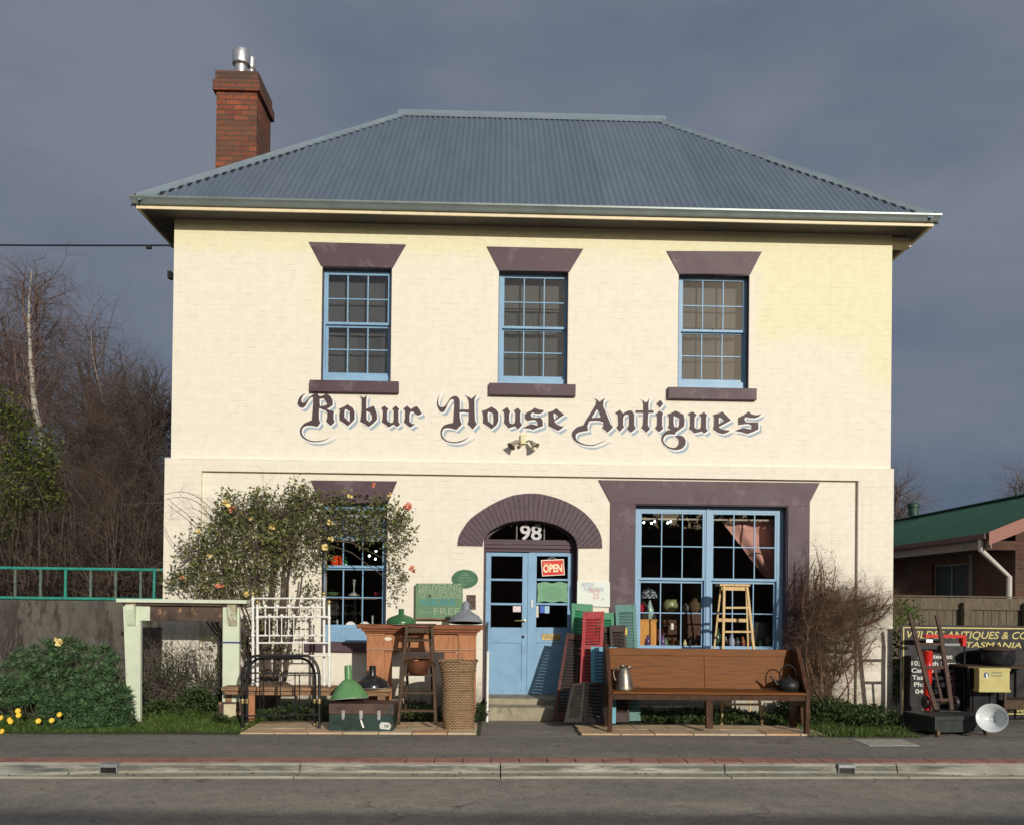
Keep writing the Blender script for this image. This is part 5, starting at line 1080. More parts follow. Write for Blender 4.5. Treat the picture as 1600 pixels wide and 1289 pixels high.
MB().prism([(q.x-.008,q.z+.018),(q.x+.012,q.z+.02),(q.x+.02,q.z-.01),(q.x+.012,q.z-.045),(q.x-.0,q.z-.045)], Ye-.005, Ye-.0035).build('white_mark', m_white, t_)
mb = MB(); text(mb, 'TEA & SUGAR' if False else 'IIIIIIIIIII', Wx(1549,1052,Ye), Wx(1565,1052,Ye), Wz(1549,1051.5,Ye), Wz(1549,1049.5,Ye), Ye-.002); text(mb, 'IIIIIIIII', Wx(1549,1056,Ye), Wx(1565,1056,Ye), Wz(1549,1056,Ye), Wz(1549,1054,Ye), Ye-.002); mb.build('small_lettering', bpy.data.materials['mark_blue'], t_)
# white reflector shade lying on its side
c = P(1550,1121,-1.86); c.z = max(c.z, .175)
d = Vector((-.62,-.85,.30)).normalized(); M = d.to_track_quat('Z', 'Y').to_matrix()
shade('white_lamp_shade', 'wide white enamel lamp shade lying on its side on the path', c, [(.001,-.11),(.03,-.11),(.045,-.10),(.09,-.075),(.13,-.03),(.155,-.006),(.172,.0)], MAT('white_enamel', (.62,.66,.66), .35, .06, 6, .05), M, inner=bpy.data.materials['white_enamel'])
# ---- paling fence
Yx = 1.6
t_ = thing('paling_fence', 'weathered grey paling fence in front of the green roofed house', 'fence', (7.6, Yx, 0))
fz = Wz(1500, 931, Yx); x = LX*0+5.62
k = 0
while x < 11.5:
    j = ru(-.012, .012); mb = MB().box(x, x+.118, Yx+ru(0,.006), Yx+.022, .02, fz-.03+j); mb.build('paling', m_grey, t_) if k < 60 else None; x += .126; k += 1
MB().box(5.6, 11.5, Yx-.03, Yx+.05, fz-.03+.014, fz+.006).build('capping', m_grey, t_); MB().box(5.6, 11.5, Yx-.028, Yx-.004, fz-.22, fz-.03).build('top_board', m_grey, t_)
for px in (1504, 1600): a = Wx(px,960,Yx); MB().box(a-.05, a+.05, Yx-.13, Yx-.03, 0, fz-.1).build('post', m_grey, t_, bevel=.004)
# ---- neighbouring house
house = thing('neighbour_house', 'dark brick bungalow with green iron roof beyond the paling fence', 'house', (11, 9, 0))
HX, HY = 8.95, 2.46; ez = 2.72
m_hb = redbrick('house_brick', (.115,.045,.028), (.085,.035,.025), (.07,.045,.035), .23, .08)
MB().box(HX, HX+8, HY, HY+.25, -.1, ez+.1).build('gable_wall', m_hb, house)
wy = [(HY+1.35, HY+3.1), (HY+.0, HY+.0)]
mb = MB(); wz0, wz1 = 1.55, 2.28
def sidewall(mb, ya, yb_, za, zb): mb.box(HX, HX+.25, ya, yb_, za, zb)
def yat(px): # depth on plane X=HX for a pixel column
    r = ray(px, 900); return CAM.y + r.y*(HX/r.x)
w1, w2 = yat(1511), yat(1456); v1, v2 = yat(1574.5), yat(1556)
w1, w2 = min(w1, w2), max(w1, w2)
sidewall(mb, HY+.25, w1, -.1, ez+.1); sidewall(mb, w1, w2, -.1, 1.5); sidewall(mb, w1, w2, 2.42, ez+.1); sidewall(mb, w2, 26, -.1, ez+.1)
mb.build('side_wall', m_hb, house)
m_dg = MAT('dark_house_pane', (.02,.028,.026), .5, .3, 2, 0); m_fr = MAT('aluminium_frame', (.16,.165,.15), .5)
wf = MB(); 
for (ya, yb_, za, zb) in ((w1, w2, 2.38, 2.42), (w1, w2, 1.5, 1.54), (w1, w1+.04, 1.54, 2.38), (w2-.04, w2, 1.54, 2.38), ((w1+w2)/2-.025, (w1+w2)/2+.025, 1.54, 2.38)): wf.box(HX+.06, HX+.1, ya, yb_, za, zb)
wf_ = wf.build('window', m_fr, house); g = MB(); g.add([(HX+.08,w1,1.54),(HX+.08,w2,1.54),(HX+.08,w2,2.38),(HX+.08,w1,2.38)], [(0,1,2,3)]); g.build('pane', m_dg, wf_)
MB().box(HX+.2, HX+.24, w1, w2, 1.5, 2.42).build('window_blind', MAT('dark_blind', (.025,.04,.035), .8), house)
yc = yat(1519); MB().box(HX-.6, HX-.5, yc, yc+.1, 0, ez).build('verandah_post', MAT('post_grey', (.13,.11,.12), .6), house) if False else MB().box(HX-.03, HX, yc-.06, yc+.06, 1.0, ez).build('wall_trim', MAT('post_grey', (.15,.13,.13), .6), house)
m_hr = MAT('green_iron_roof', (.03,.105,.062), .5, .15, 1.2, .1, col2=(.042,.13,.08), c2at=.6)
EXx = HX-.62; rz = ez; sl = .41; ridge = 2.55
mb = MB(); n = int(23/.0253); b_ = 0
for i in range(n+1):
    y = HY-.35+23*i/n; z = .010*cos(2*pi*i/3)
    mb.v += [(EXx-.04, y, rz+.1+z), (EXx-.04+ridge, y, rz+.1+sl*ridge+z), (EXx-.04+2*ridge+.0, y, rz+.1+z)]
for i in range(n): mb.f += [(3*i, 3*i+3, 3*i+4, 3*i+1), (3*i+1, 3*i+4, 3*i+5, 3*i+2)]; mb.mi += [0, 0]
mb.build('roof', m_hr, house, smooth=2)
mb = MB(); rx_ = EXx-.04+ridge; mb.bar((rx_, HY-.37, rz+.12+sl*ridge), (rx_, 26, rz+.12+sl*ridge), .16, .03, Vector((0,0,1))); mb.build('ridge_cap', m_hr, house)
MB().box(EXx-.11, EXx-.015, HY-.3, 26, rz+.0, rz+.1).build('gutter', MAT('dark_red_gutter', (.10,.045,.04), .45), house, bevel=.01)
MB().box(EXx, EXx+.02, HY-.3, 26, rz-.15, rz+.06).build('fascia', MAT('grey_fascia', (.22,.19,.17), .6), house)
MB().box(EXx+.02, HX-.01, HY+.0, 26, rz-.15, rz-.12).build('eave_lining', MAT('eave_lining', (.13,.11,.1), .7), house)
mb = MB(); y0 = HY-.36; mb.add([(EXx-.06, y0, rz+.12), (rx_, y0, rz+.13+sl*ridge), (rx_, y0, rz-.06+sl*ridge-.05), (EXx-.06, y0, rz-.10), (EXx-.06, y0+.03, rz+.12), (rx_, y0+.03, rz+.13+sl*ridge), (rx_, y0+.03, rz-.06+sl*ridge-.05), (EXx-.06, y0+.03, rz-.10)], [(0,3,2,1),(4,5,6,7),(0,1,5,4),(3,7,6,2),(0,4,7,3)])
mb.build('barge_board', MAT('faded_red_barge', (.26,.095,.07), .5, .25, 6, .2, grain=(3,3,12)), house)
mb = MB(); mb.add([(HX, HY-.002, rz-.05), (HX, HY-.002, rz+.1+sl*.6), (rx_, HY-.002, rz+.08+sl*ridge), (rx_+ridge, HY-.002, rz-.05)], [(0,3,2,1)]); mb.build('gable', m_hb, house)
MB().box(EXx+.02, HX, HY-.03, HY+.02, rz-.16, rz+.0).build('eave_end', m_hb, house); yp_ = HY-.12; 
mb = MB(); a = Vector((EXx-.06, yp_, rz)); mb.tube([a, a-Vector((0,0,.17)), Vector((HX-.07, yp_+.18, rz-.62)), Vector((HX-.07, yp_+.18, 0))], .045, 12); mb.build('downpipe', MAT('pale_pipe', (.55,.52,.48), .35, .05, 5, 0), house, smooth=True)
MB().lathe([(.12,-.2),(.12,.0),(.145,.01),(.145,.09),(.1,.13),(.001,.14)], (rx_-.25, 9.2, rz+.3+sl*ridge), 18).build('roof_vent', MAT('dark_green_vent', (.02,.06,.045), .5), house, smooth=True)
# ---- left boundary: concrete wall and green rail
Yc = .45
cz = Wz(120, 938, Yc)
m_conc = MAT('stained_concrete', (.105,.095,.08), .85, .35, 2.2, .5, grain=(1.5,1.5,.6), col2=(.05,.043,.034), c2at=.54)
t_ = thing('boundary_wall', 'stained grey concrete boundary wall left of the shop', 'wall', (-8, Yc, 0))
MB().box(-14, LX-.01, Yc, Yc+.16, -.1, cz).build('wall_face', m_conc, t_, bevel=.008)
t_ = thing('green_railing', 'turquoise painted pipe railing on top of the concrete wall', 'railing', (-8, Yc+.08, cz))
m_tq = MAT('turquoise_paint', (.03,.27,.21), .45, .2, 8, .15, col2=(.07,.13,.1), c2at=.64); m_tqd = MAT('rusty_turquoise', (.10,.14,.11), .7, .4, 14, .3)
zt6 = Wz(120, 888.5, Yc+.08)
MB().tube([(-14, Yc+.08, zt6+.01), (LX-.03, Yc+.08, zt6)], .022, 10).build('top_rail', m_tq, t_, smooth=True)
MB().tube([(-14, Yc+.08, cz+.03), (LX-.03, Yc+.08, cz+.03)], .022, 10).build('bottom_rail', m_tq, t_, smooth=True)
for i, px in enumerate((-133, -94, -54, -15, 24, 63.5, 102.5, 142, 181, 220, 241)):
    x = Wx(px, 912, Yc+.08); MB().box(x-.016, x+.016, Yc+.07, Yc+.09, cz+.03, zt6).build('baluster', m_tq if px in (102.5, 241) else m_tqd, t_)
# power line to the left corner
a = P(268, 384, .15); mb = MB()
e_ = P(-900, 352, 1.2); pts = [a.lerp(e_, f) + Vector((0,0,-.10*sin(pi*f))) for f in [i/16 for i in range(17)]]
mb.tube(pts, .012, 6); t_ = thing('service_cable', 'black overhead service cable running to the left corner of the shop', 'cable', a); mb.build('cable', m_black, t_)
q = P(233, 386, .1); MB().box(q.x-.04, q.x+.03, q.y-.02, q.y+.02, q.z-.03, q.z+.02).build('clamp', m_black, t_)
MB().tube([a, a+Vector((.1,.1,.0))], .03, 8).build('insulator', m_black, t_)
q = P(267, 431, .1); MB().box(q.x-.03, q.x+.02, .05, .14, q.z-.05, q.z+.05).build('wall_hook', m_black, t_)
# ------------------------------------------------------------------ things seen through the windows
def item(nm, lab, cat, px, py, Y, prof, mat, sc_=1, grp=None):
    c = P(px, py, Y); o_ = MB().lathe([(r*sc_, h*sc_) for r, h in prof], c, 24).build(nm, mat, loc=c, smooth=True); tag(o_, lab, cat, grp); return o_
MB().box(hl[0][0]-.1, hl[0][1]+.1, .30, .62, .95, Wz(550,977,.35)).build('display_shelf', m_step, shop)
zsL = Wz(550,977,.35)
m_orv = MAT('orange_red_glass', (.75,.07,.02), .15, .2, 9, 0)
MB().box(hl[0][0]-.1, hl[0][1]+.1, .36, .56, Wz(550,887,.45)-.03, Wz(550,887,.45)).build('glass_shelf', m_step, shop)
item('red_jug', 'bright orange red pottery jug on the upper shelf of the left window', 'jug', 526, 886, .45, [(.001,0),(.055,0),(.085,.05),(.09,.1),(.06,.14),(.075,.17),(.07,.17),(.05,.14)], m_orv)
item('green_bottle', 'green glass bottle beside the red jug in the left window', 'bottle', 540, 886, .45, [(.001,0),(.03,0),(.032,.08),(.012,.11),(.012,.15),(.001,.15)], MAT('green_glass', (.02,.2,.06), .1, .1, 9, 0))
for k_, (px, lab) in enumerate(((548,'round white plate standing at the middle of the left window sill'),(570,'round white plate standing at the right of the left window sill'))):
    c = P(px, 979, .33); o_ = MB().lathe([(.001,0),(.05,.002),(.075,.012),(.077,.014),(.05,.008),(.001,.006)], c, 28, RX_(pi/2-.2)).build('white_plate', m_white, loc=c, smooth=True); tag(o_, lab, 'plate', 'white plates')
m_crys = MAT('pale_glassware', (.35,.38,.36), .1, .3, 30, 0); m_pinkg = MAT('ruby_glass', (.25,.03,.05), .15, .3, 20, 0)
item('glass_epergne', 'clear trumpet vase with ruby glass base in the left window', 'vase', 553, 932, .5, [(.001,0),(.06,.0),(.09,.02),(.05,.05),(.01,.07),(.008,.15),(.025,.25),(.001,.25)], m_crys)
MB().box(hl[0][0]-.1, hl[0][1]+.1, .42, .6, Wz(550,933,.5)-.025, Wz(550,933,.5)).build('glass_shelf', m_step, shop)
item('candlestick', 'slim pale candlestick in the lower right pane of the left window', 'candlestick', 582, 976, .4, [(.001,0),(.04,0),(.015,.02),(.014,.12),(.03,.13),(.001,.14)], m_crys)
item('small_figurine', 'small pale glass ornament in the lower left pane of the left window', 'ornament', 527, 977, .4, [(.001,0),(.02,0),(.01,.03),(.02,.06),(.005,.09)], m_crys)
item('ruby_bowl', 'ruby glass bowl on the middle shelf of the left window', 'bowl', 590, 932, .5, [(.001,0),(.03,.0),(.06,.05),(.07,.07),(.05,.05),(.001,.01)], m_pinkg)
item('green_dish', 'dull green dish on the middle shelf of the left window', 'dish', 520, 932, .5, [(.001,0),(.04,.0),(.085,.03),(.10,.07),(.05,.03),(.001,.01)], MAT('dull_green_dish', (.06,.10,.05), .4))
x0, x1, z0, z1 = rect(528, 800, 566, 846, .22); mb = MB(); n = 24
for i in range(n+1): x = hl[0][0]+.05+(hl[0][1]-hl[0][0]-.1)*i/n; y = .235+.012*sin(i*1.4); mb.v += [(x, y, z0), (x, y, z1+.1)]
mb.f = [(2*i, 2*i+2, 2*i+3, 2*i+1) for i in range(n)]; mb.mi = [0]*n; mb.build('lace_blind', MAT('pale_lace', (.42,.44,.42), .9, .3, 40, 0), shop, smooth=True)
# shop window display
zf = .15
MB().box(hx0-.1, hx1+.1, .30, .75, .7, Wz(1100,1010,.4)).build('window_shelf', m_step, shop)
zd = Wz(1100,1010,.4)
x0, x1 = Wx(994,985,.5), Wx(1024,985,.5); zc = Wz(1010,967,.5)
t_ = thing('pine_cabinet', 'small orange pine cabinet at the left of the shop window', 'cabinet', (x0, .5, zd))
m_pine = wood('orange_pine', (.60,.30,.08), .4, .2, (9,9,2))
MB().box(x0, x1, .42, .7, zd+.002, zc-.02).build('carcass', m_pine, t_, bevel=.004); MB().box(x0-.015, x1+.012, .405, .71, zc-.02, zc).build('top', m_pine, t_, bevel=.004)
MB().box(x0+.03, x1-.03, .412, .42, zd+.05, zc-.06).build('door', m_pine, t_, bevel=.004)
t_ = thing('mosaic_lamp', 'table lamp with dark mosaic shade and pale green vase base on the pine cabinet', 'lamp', (Wx(1015,966,.52), .52, zc))
c = Vector((Wx(1015,966,.52), .52, zc)); MB().lathe([(.001,0),(.035,0),(.03,.02),(.06,.08),(.062,.13),(.03,.22),(.012,.28),(.01,.33)], c, 24).build('base', MAT('celadon', (.30,.44,.38), .2, .1, 9, 0), t_, smooth=True)
def mosaic():
    m, t, b, o = nt('mosaic_shade'); v = nn(t, 'ShaderNodeTexVoronoi'); v.inputs['Scale'].default_value = 55; t.links.new(pos(t), v.inputs['Vector'])
    s = sep(t, v.outputs['Color']); t.links.new(ramp(t, s[0], [(.35,(.02,.03,.05)),(.55,(.08,.12,.16)),(.8,(.45,.5,.5))]), b.inputs['Base Color']); b.inputs['Roughness'].default_value = .3; return m
cz_ = Vector((c.x-.02, .52, Wz(1015,934,.52))); MB().lathe([(.13,.0),(.125,.05),(.09,.11),(.04,.15),(.001,.16)], cz_, 24).build('shade', mosaic(), t_, smooth=True)
item('green_pot', 'round olive green handled pot in the middle of the shop window', 'pot', 1047, 957, .7, [(.001,0),(.06,.0),(.10,.05),(.115,.12),(.09,.18),(.10,.2),(.08,.18),(.001,.1)], MAT('olive_glaze', (.24,.25,.12), .3, .3, 12, 0))
x0, x1 = Wx(1030,985,.75), Wx(1096,985,.75); zc2 = Wz(1060,958,.75)
t_ = thing('dark_chest', 'dark red brown chest behind the glassware in the shop window', 'chest', (x0, .75, zd)); MB().box(x0, x1, .72, 1.0, zd, zc2).build('carcass', m_pewd, t_, bevel=.004)
for i in range(3): MB().box(x0+.03, x1-.03, .708, .72, zd+.02+i*.11, zd+.11+i*.11).build('drawer', m_pewd, t_, bevel=.003)
item('white_mug', 'small square white candle jar in front of the dark chest', 'jar', 1050, 983, .55, [(.001,0),(.028,0),(.03,.09),(.026,.09),(.001,.02)], m_white)
item('white_knob_bottle', 'brown bottle with a white stopper in the shop window', 'bottle', 1050, 1006, .45, [(.001,0),(.03,0),(.03,.06),(.012,.085),(.012,.1),(.001,.1)], m_terrad)
gl = [(1035,'purple glass vase near the pine cabinet in the shop window',(.14,.08,.2)),(1012,'small purple jar in front of the pine cabinet',(.12,.07,.18)),(1062,'small cream jar right of the brown bottle in the shop window',(.5,.45,.35)),(1070,'small cream pot left of the mullion in the shop window',(.55,.5,.3)),(1080,'dark glass jar nearest the mullion on its left',(.05,.05,.06)),(1143,'pale lilac glass vase between the stepladder legs',(.4,.35,.45)),(1152,'dark pewter mug behind the stepladder rungs',(.06,.06,.07)),(1160,'terracotta little pot behind the stepladder',(.35,.12,.06)),(1188,'tiny green glass at the right of the shop window',(.1,.25,.12)),(1040,'small green glass bottle between the jars',(.12,.22,.12)),(1095,'dark brown carved figure beside the mullion',(.06,.035,.03)),(1200,'small grey glass jar at the right end of the shop window',(.2,.22,.2))]
for i, (px, lab, col) in enumerate(gl):
    s_ = .7+.6*rnd(); item('glass_jar', lab, 'jar', px, 1009, .42, [(.001,0),(.025,0),(.032,.03),(.028,.07),(.014,.09),(.018,.11),(.001,.11)], MAT('jar_glaze', col, .15, .3, 20, 0), s_*1.2, 'little jars in the shop window')
ml = [(1003,1006,.6,'squat amber glass jar behind the small purple jar',(.25,.12,.03),1.3,m_brass),(1030,1008,.62,'dark red lidded jar under the olive pot',(.16,.03,.025),1.5,None),(1056,957,.8,'slim dark brown vase standing on the dark chest',(.07,.04,.03),1.7,None),(1070,957,.8,'grey stoneware jar standing on the dark chest',(.16,.15,.13),1.3,None),(1085,957,.8,'tall bronze coloured figure on the right of the dark chest',(.10,.07,.04),1.9,None),(1120,1006,.7,'dark green bottle at the foot of the pale stepladder',(.03,.07,.04),1.7,None),(1133,1007,.6,'small white china cup behind the left stepladder leg',(.45,.43,.4),.8,None),(1172,1007,.55,'brown glazed jug in front of the enamel tub',(.13,.07,.04),1.3,None),(1206,1006,.7,'blue and grey ginger jar in the last pane of the shop window',(.08,.10,.15),1.6,None),(1090,1006,.5,'short copper coloured pot at the mullion base',(.22,.09,.05),1.0,None)]
for px, py, y_, lab, col, s_, _ in ml:
    h_ = ru(.8,1.3); item('ornament_jar', lab, 'jar', px, py, y_, [(.001,0),(.03*h_,0),(.045,.03),(.04/h_,.08),(.02,.11*h_),(.026,.13*h_),(.001,.13*h_)], MAT('ornament_glaze', col, .22, .4, 24, 0), s_, 'little jars in the shop window')
item('enamel_tub', 'large dark grey enamel tub at the right of the shop window', 'tub', 1183, 1009, .62, [(.001,0),(.13,0),(.16,.1),(.20,.34),(.215,.36),(.2,.345),(.13,.02)], MAT('dark_enamel', (.12,.12,.125), .18, .3, 6, 0))
item('red_glass_vase', 'crimson vase behind the lamp at the left edge of the shop window', 'vase', 1003, 958, .62, [(.001,0),(.04,0),(.07,.06),(.05,.12),(.02,.15)], MAT('crimson_glass', (.4,.02,.04), .2))
# warm ceiling spots, lit
me_, t, b, o = nt('lit_bulb'); b.inputs['Emission Color'].default_value = (.75, 1, .9, 1); b.inputs['Emission Strength'].default_value = 9
for i, (px, py, Y, lab) in enumerate(((1006,816,.9,'first lit spot bulb from the left edge of the shop window'),(1018,817,.9,'second lit spot bulb, lower one of the touching pair'),(1023,814.5,.95,'lit spot bulb, upper one of the touching pair'),(1043.5,816.5,.9,'lit spot bulb, lower one of the right hand pair'),(1048,814.5,.95,'lit spot bulb, upper one of the right hand pair'),(577,868,.9,'lit spot bulb, lower left one in the left window'),(587.5,861,.95,'lit spot bulb, upper one in the left window'),(586.5,873,.9,'lit spot bulb, lower right one in the left window'))):
    c = P(px, py, Y); o_ = MB().ball(c, .016).build('spot_bulb', me_, loc=c, smooth=True); tag(o_, lab, 'bulb', 'lit spot bulbs in the shop')
# pink curtain sheet draped at the right
m_pink = MAT('dusty_pink_cloth', (.50,.26,.22), .8, .15, 4, .1)
def cloth(poly_t, poly_b, Y, rows, cols, nm, lab):
    mb = MB()
    for i in range(rows+1):
        for j in range(cols+1):
            u, v = j/cols, i/rows
            xt = poly_t[0][0]*(1-u)+poly_t[1][0]*u; yt = poly_t[0][1]*(1-u)+poly_t[1][1]*u; xb = poly_b[0][0]*(1-u)+poly_b[1][0]*u; yb_ = poly_b[0][1]*(1-u)+poly_b[1][1]*u
            q = P(xt*(1-v)+xb*v, yt*(1-v)+yb_*v, Y); q.y += .035*sin(u*17+v*2.2)+.02*sin(u*7-v*5)+.01*sin(v*23+u*9)-.12*v*u
            mb.v.append(tuple(q))
    for i in range(rows):
        for j in range(cols): a = i*(cols+1)+j; mb.f.append((a, a+cols+1, a+cols+2, a+1)); mb.mi.append(0)
    o_ = mb.build(nm, m_pink, loc=P(poly_t[0][0], poly_t[0][1], Y), smooth=2); tag(o_, lab, 'curtain')
cloth(((1122,808),(1240,812)), ((1200,905),(1240,912)), .40, 30, 50, 'pink_curtain', 'dusty pink curtain swept to the right behind the shop window')
# ------------------------------------------------------------------ vegetation
def leafmat(name, stops, rough=.55, trans=.25, spec=.3):
    m, t, b, o = nt(name); g = nn(t, 'ShaderNodeNewGeometry'); r = g.outputs['Random Per Island']
    n = noise(t, pos(t), 2.2, 3, .6); f = mth(t, 'ADD', mth(t, 'MULTIPLY', r, .65), mth(t, 'MULTIPLY', n, .38))
    c = ramp(t, f, stops); t.links.new(c, b.inputs['Base Color']); b.inputs['Roughness'].default_value = rough; b.inputs['Specular IOR Level'].default_value = spec
    tr = nn(t, 'ShaderNodeBsdfTranslucent'); t.links.new(c, tr.inputs[0]); mx = nn(t, 'ShaderNodeMixShader'); mx.inputs[0].default_value = trans
    t.links.new(b.outputs[0], mx.inputs[1]); t.links.new(tr.outputs[0], mx.inputs[2]); t.links.new(mx.outputs[0], o.inputs[0]); return m
m_rose = leafmat('rose_leaves', [(.1,(.045,.06,.018)),(.45,(.11,.13,.04)),(.7,(.19,.195,.065)),(.95,(.30,.28,.12))])
m_euph = leafmat('euphorbia_leaves', [(.1,(.016,.045,.016)),(.5,(.045,.105,.04)),(.9,(.13,.21,.085))], .5)
m_grass = leafmat('grass_blades', [(.1,(.03,.055,.012)),(.5,(.065,.12,.02)),(.8,(.12,.19,.035)),(.97,(.24,.24,.09))])
m_herb = leafmat('low_herb_leaves', [(.1,(.02,.035,.012)),(.5,(.045,.075,.022)),(.9,(.10,.14,.045))])
m_ever = leafmat('evergreen_leaves', [(.1,(.012,.025,.008)),(.5,(.035,.06,.013)),(.8,(.08,.11,.022)),(.97,(.16,.17,.03))])
m_bark = MAT('twig_bark', (.095,.068,.052), .85, .35, 5, .3, col2=(.06,.045,.04), c2at=.55)
m_twigp = MAT('purple_twigs', (.165,.112,.095), .85, .3, 1.5, 0, col2=(.09,.065,.055), c2at=.5)
m_twigb = MAT('brown_twigs', (.10,.072,.054), .85, .35, 1.5, 0, col2=(.055,.04,.03), c2at=.5)
m_everl = leafmat('lit_evergreen_leaves', [(.1,(.02,.03,.008)),(.5,(.06,.085,.015)),(.8,(.14,.16,.03)),(.97,(.26,.25,.05))])
def birch():
    m, t, b, o = nt('birch_bark'); n = noise(t, pos(t, (3, 3, 14)), 1.2, 6, .75)
    c = ramp(t, n, [(.38,(.05,.04,.035)),(.48,(.42,.40,.34)),(.8,(.62,.59,.50))]); t.links.new(c, b.inputs['Base Color']); b.inputs['Roughness'].default_value = .8; return m
m_birch = birch()
def rv(): return Vector((ru(-1,1), ru(-1,1), ru(-1,1)))
def rvu():
    while True:
        v = rv()
        if .01 < v.length < 1: return v
# generic branching: returns mesh builder
def grow(mb, p, d, L, r, lvl, maxl, spread=.6, up=.12, kids=(2, 4), seg=4, jit=.18, droop=0, n=None, shrink=(.55,.8)):
    pts = [p.copy()]; rr = [r]; q = p.copy(); dd = d.copy(); nodes = []
    for i in range(seg):
        dd = (dd + rv()*jit + Vector((0,0,up - droop*lvl))).normalized(); q = q + dd*(L/seg); pts.append(q.copy()); rr.append(r*(1-.55*(i+1)/seg)); nodes.append((q.copy(), dd.copy(), rr[-1]))
    mb.tube(pts, rr, n or (6 if lvl == 0 else (4 if lvl < maxl-1 else 3)), cap=False)
    if lvl >= maxl: return
    for k in range(random.randint(*kids)):
        i = random.randint(1 if lvl else seg//2, seg-1) if lvl else random.randint(seg//3, seg-1)
        q_, d_, r_ = nodes[i]; side = rvu(); side = (side - d_*side.dot(d_)).normalized()
        nd = (d_*(1-spread*ru(.5,1)) + side*spread*ru(.7,1.2)).normalized()
        grow(mb, q_, nd, L*ru(*shrink), r_*.62, lvl+1, maxl, spread, up, kids, max(3, seg-1), jit, droop, None, shrink)
def template(maxl, kids, spread, seed, up=.1, droop=0, r=.012, jit=.2):
    random.seed(seed); mb = MB(); grow(mb, Vector((0,0,0)), Vector((0,0,1)), 1.0, r, 2, 2+maxl, spread, up, kids, 3, jit, droop, 3, (.45,.7)); v = np.array(mb.v); return v, np.array([f for f in mb.f if len(f) == 4])
TW = [template(3, (3,4), .6, 100+i, r=.018) for i in range(10)]       # fine twig sprays
TD = [template(3, (3,5), .6, 200+i, -.02, .05, .013, .25) for i in range(8)]     # drooping birch sprays
random.seed(11)
def orient(d, roll): return np.array((Vector(d).to_track_quat('Z', 'Y').to_matrix() @ Matrix.Rotation(roll, 3, 'Z')))
def limb(nb, a, e, r0, r1, bow=.1, n=6, sides=5):
    a, e = Vector(a), Vector(e); L = (e-a).length; off = rvu()*L*bow; pts = []
    for i in range(n+1): f = i/n; pts.append(a.lerp(e, f) + off*sin(pi*f) + Vector((0,0,-L*.12*sin(pi*f))) + rv()*L*.018*(0 < i < n))
    mb = MB(); mb.tube(pts, [r0*(1-i/n)+r1*i/n for i in range(n+1)], sides, cap=False); nb.addmb(mb); return pts
def sprays(nb, pts, k, size, T, up=.25, start=.3):
    for _ in range(k):
        f = start+(1-start)*rnd(); i = min(len(pts)-2, int(f*(len(pts)-1))); q = pts[i].lerp(pts[i+1], rnd()); dr = (pts[i+1]-pts[i]).normalized()
        d = (dr*.4 + rvu()*1.1 + Vector((0,0,up*.6))).normalized(); nb.stamp(random.choice(T), q, orient(d, ru(0,6.3)), size*ru(.6,1.25))
def bare_tree(nm, lab, px, Yt_, top_py, blobs, mat, trunk_mat=None, lean=0, grp='bare winter trees', rad=.09, T=None, limbs=40, per=9, tw=.75, base_z=0, up=.25):
    """blobs: crown outline as (px, py, rx, ry, weight) at the tree's distance"""
    base = P(px, 930, Yt_); base.z = base_z; H = P(px, top_py, Yt_).z - base_z
    t_ = thing(nm, lab, 'tree', base, grp); k = 14
    pts = [base + Vector((lean*H*(i/k) + .014*H*sin(i*.8+px), .01*H*sin(i*1.3), H*i/k*.97)) for i in range(k+1)]
    MB().tube(pts, [max(.008, rad*(1-i/k)**.8) for i in range(k+1)], 8, cap=False).build('trunk', trunk_mat or m_bark, t_, smooth=True)
    nb = NB(); W = sum(b[4] for b in blobs)
    for (bx, by, rx, ry, wt) in blobs:
        c = P(bx, by, Yt_); s_ = S(Yt_)
        for _ in range(max(2, int(limbs*wt/W))):
            v = rvu(); v = v.normalized()*v.length**.5; e = c + Vector((v.x*rx*s_, (abs(v.y)+.15 if trunk_mat else v.y)*rx*s_*.7, v.z*ry*s_))
            zc = max(base_z+.15*H, min(e.z - abs(e.x-base.x)*ru(.5,1.0) - .1*H, base_z+H*.93)); f = (zc-base_z)/H/.97; i = max(0, min(k-1, int(f*k))); a = pts[i].lerp(pts[i+1], max(0, min(1, f*k-i)))
            L = (e-a).length; q = limb(nb, a, e, max(.012, .018*L), .006); sprays(nb, q, per, tw, T or TW, up)
    nb.build('crown', mat, t_); return t_
# background trees on the left
bare_tree('birch_tree', 'tall white stemmed birch standing left, highest of the bare trees', 84, 9, 405, [(58,450,38,42,5),(60,520,52,50,8),(70,590,55,40,6),(48,430,16,26,2)], m_twigp, m_birch, lean=-.075, rad=.16, T=TD, limbs=46, per=7, tw=.8, up=.05)
bare_tree('birch_tree', 'second thinner white stemmed birch nearer the shop wall', 176, 10, 505, [(140,520,36,34,4),(160,580,46,50,7),(128,590,30,50,4)], m_twigp, m_birch, lean=-.06, rad=.09, T=TD, limbs=36, per=7, tw=.75, up=.05)
bare_tree('bare_tree', 'reddish bare tree at the far left edge of the picture', 5, 11, 480, [(5,520,34,50,5),(25,590,50,60,7),(10,650,50,50,5)], m_twigp, lean=.01, rad=.1, limbs=44, per=8, tw=.85)
bare_tree('bare_tree', 'brown bare tree with forked crown close to the shop corner', 225, 6, 585, [(215,620,40,34,5),(240,650,28,50,5),(200,690,50,60,6)], m_twigb, lean=-.0, rad=.10, limbs=54, per=9, tw=.6)
bare_tree('bare_tree', 'brown bare tree between the two birches', 130, 7, 600, [(130,640,50,40,5),(100,690,50,50,5),(150,720,50,50,5)], m_twigb, lean=.01, rad=.10, limbs=52, per=9, tw=.62)
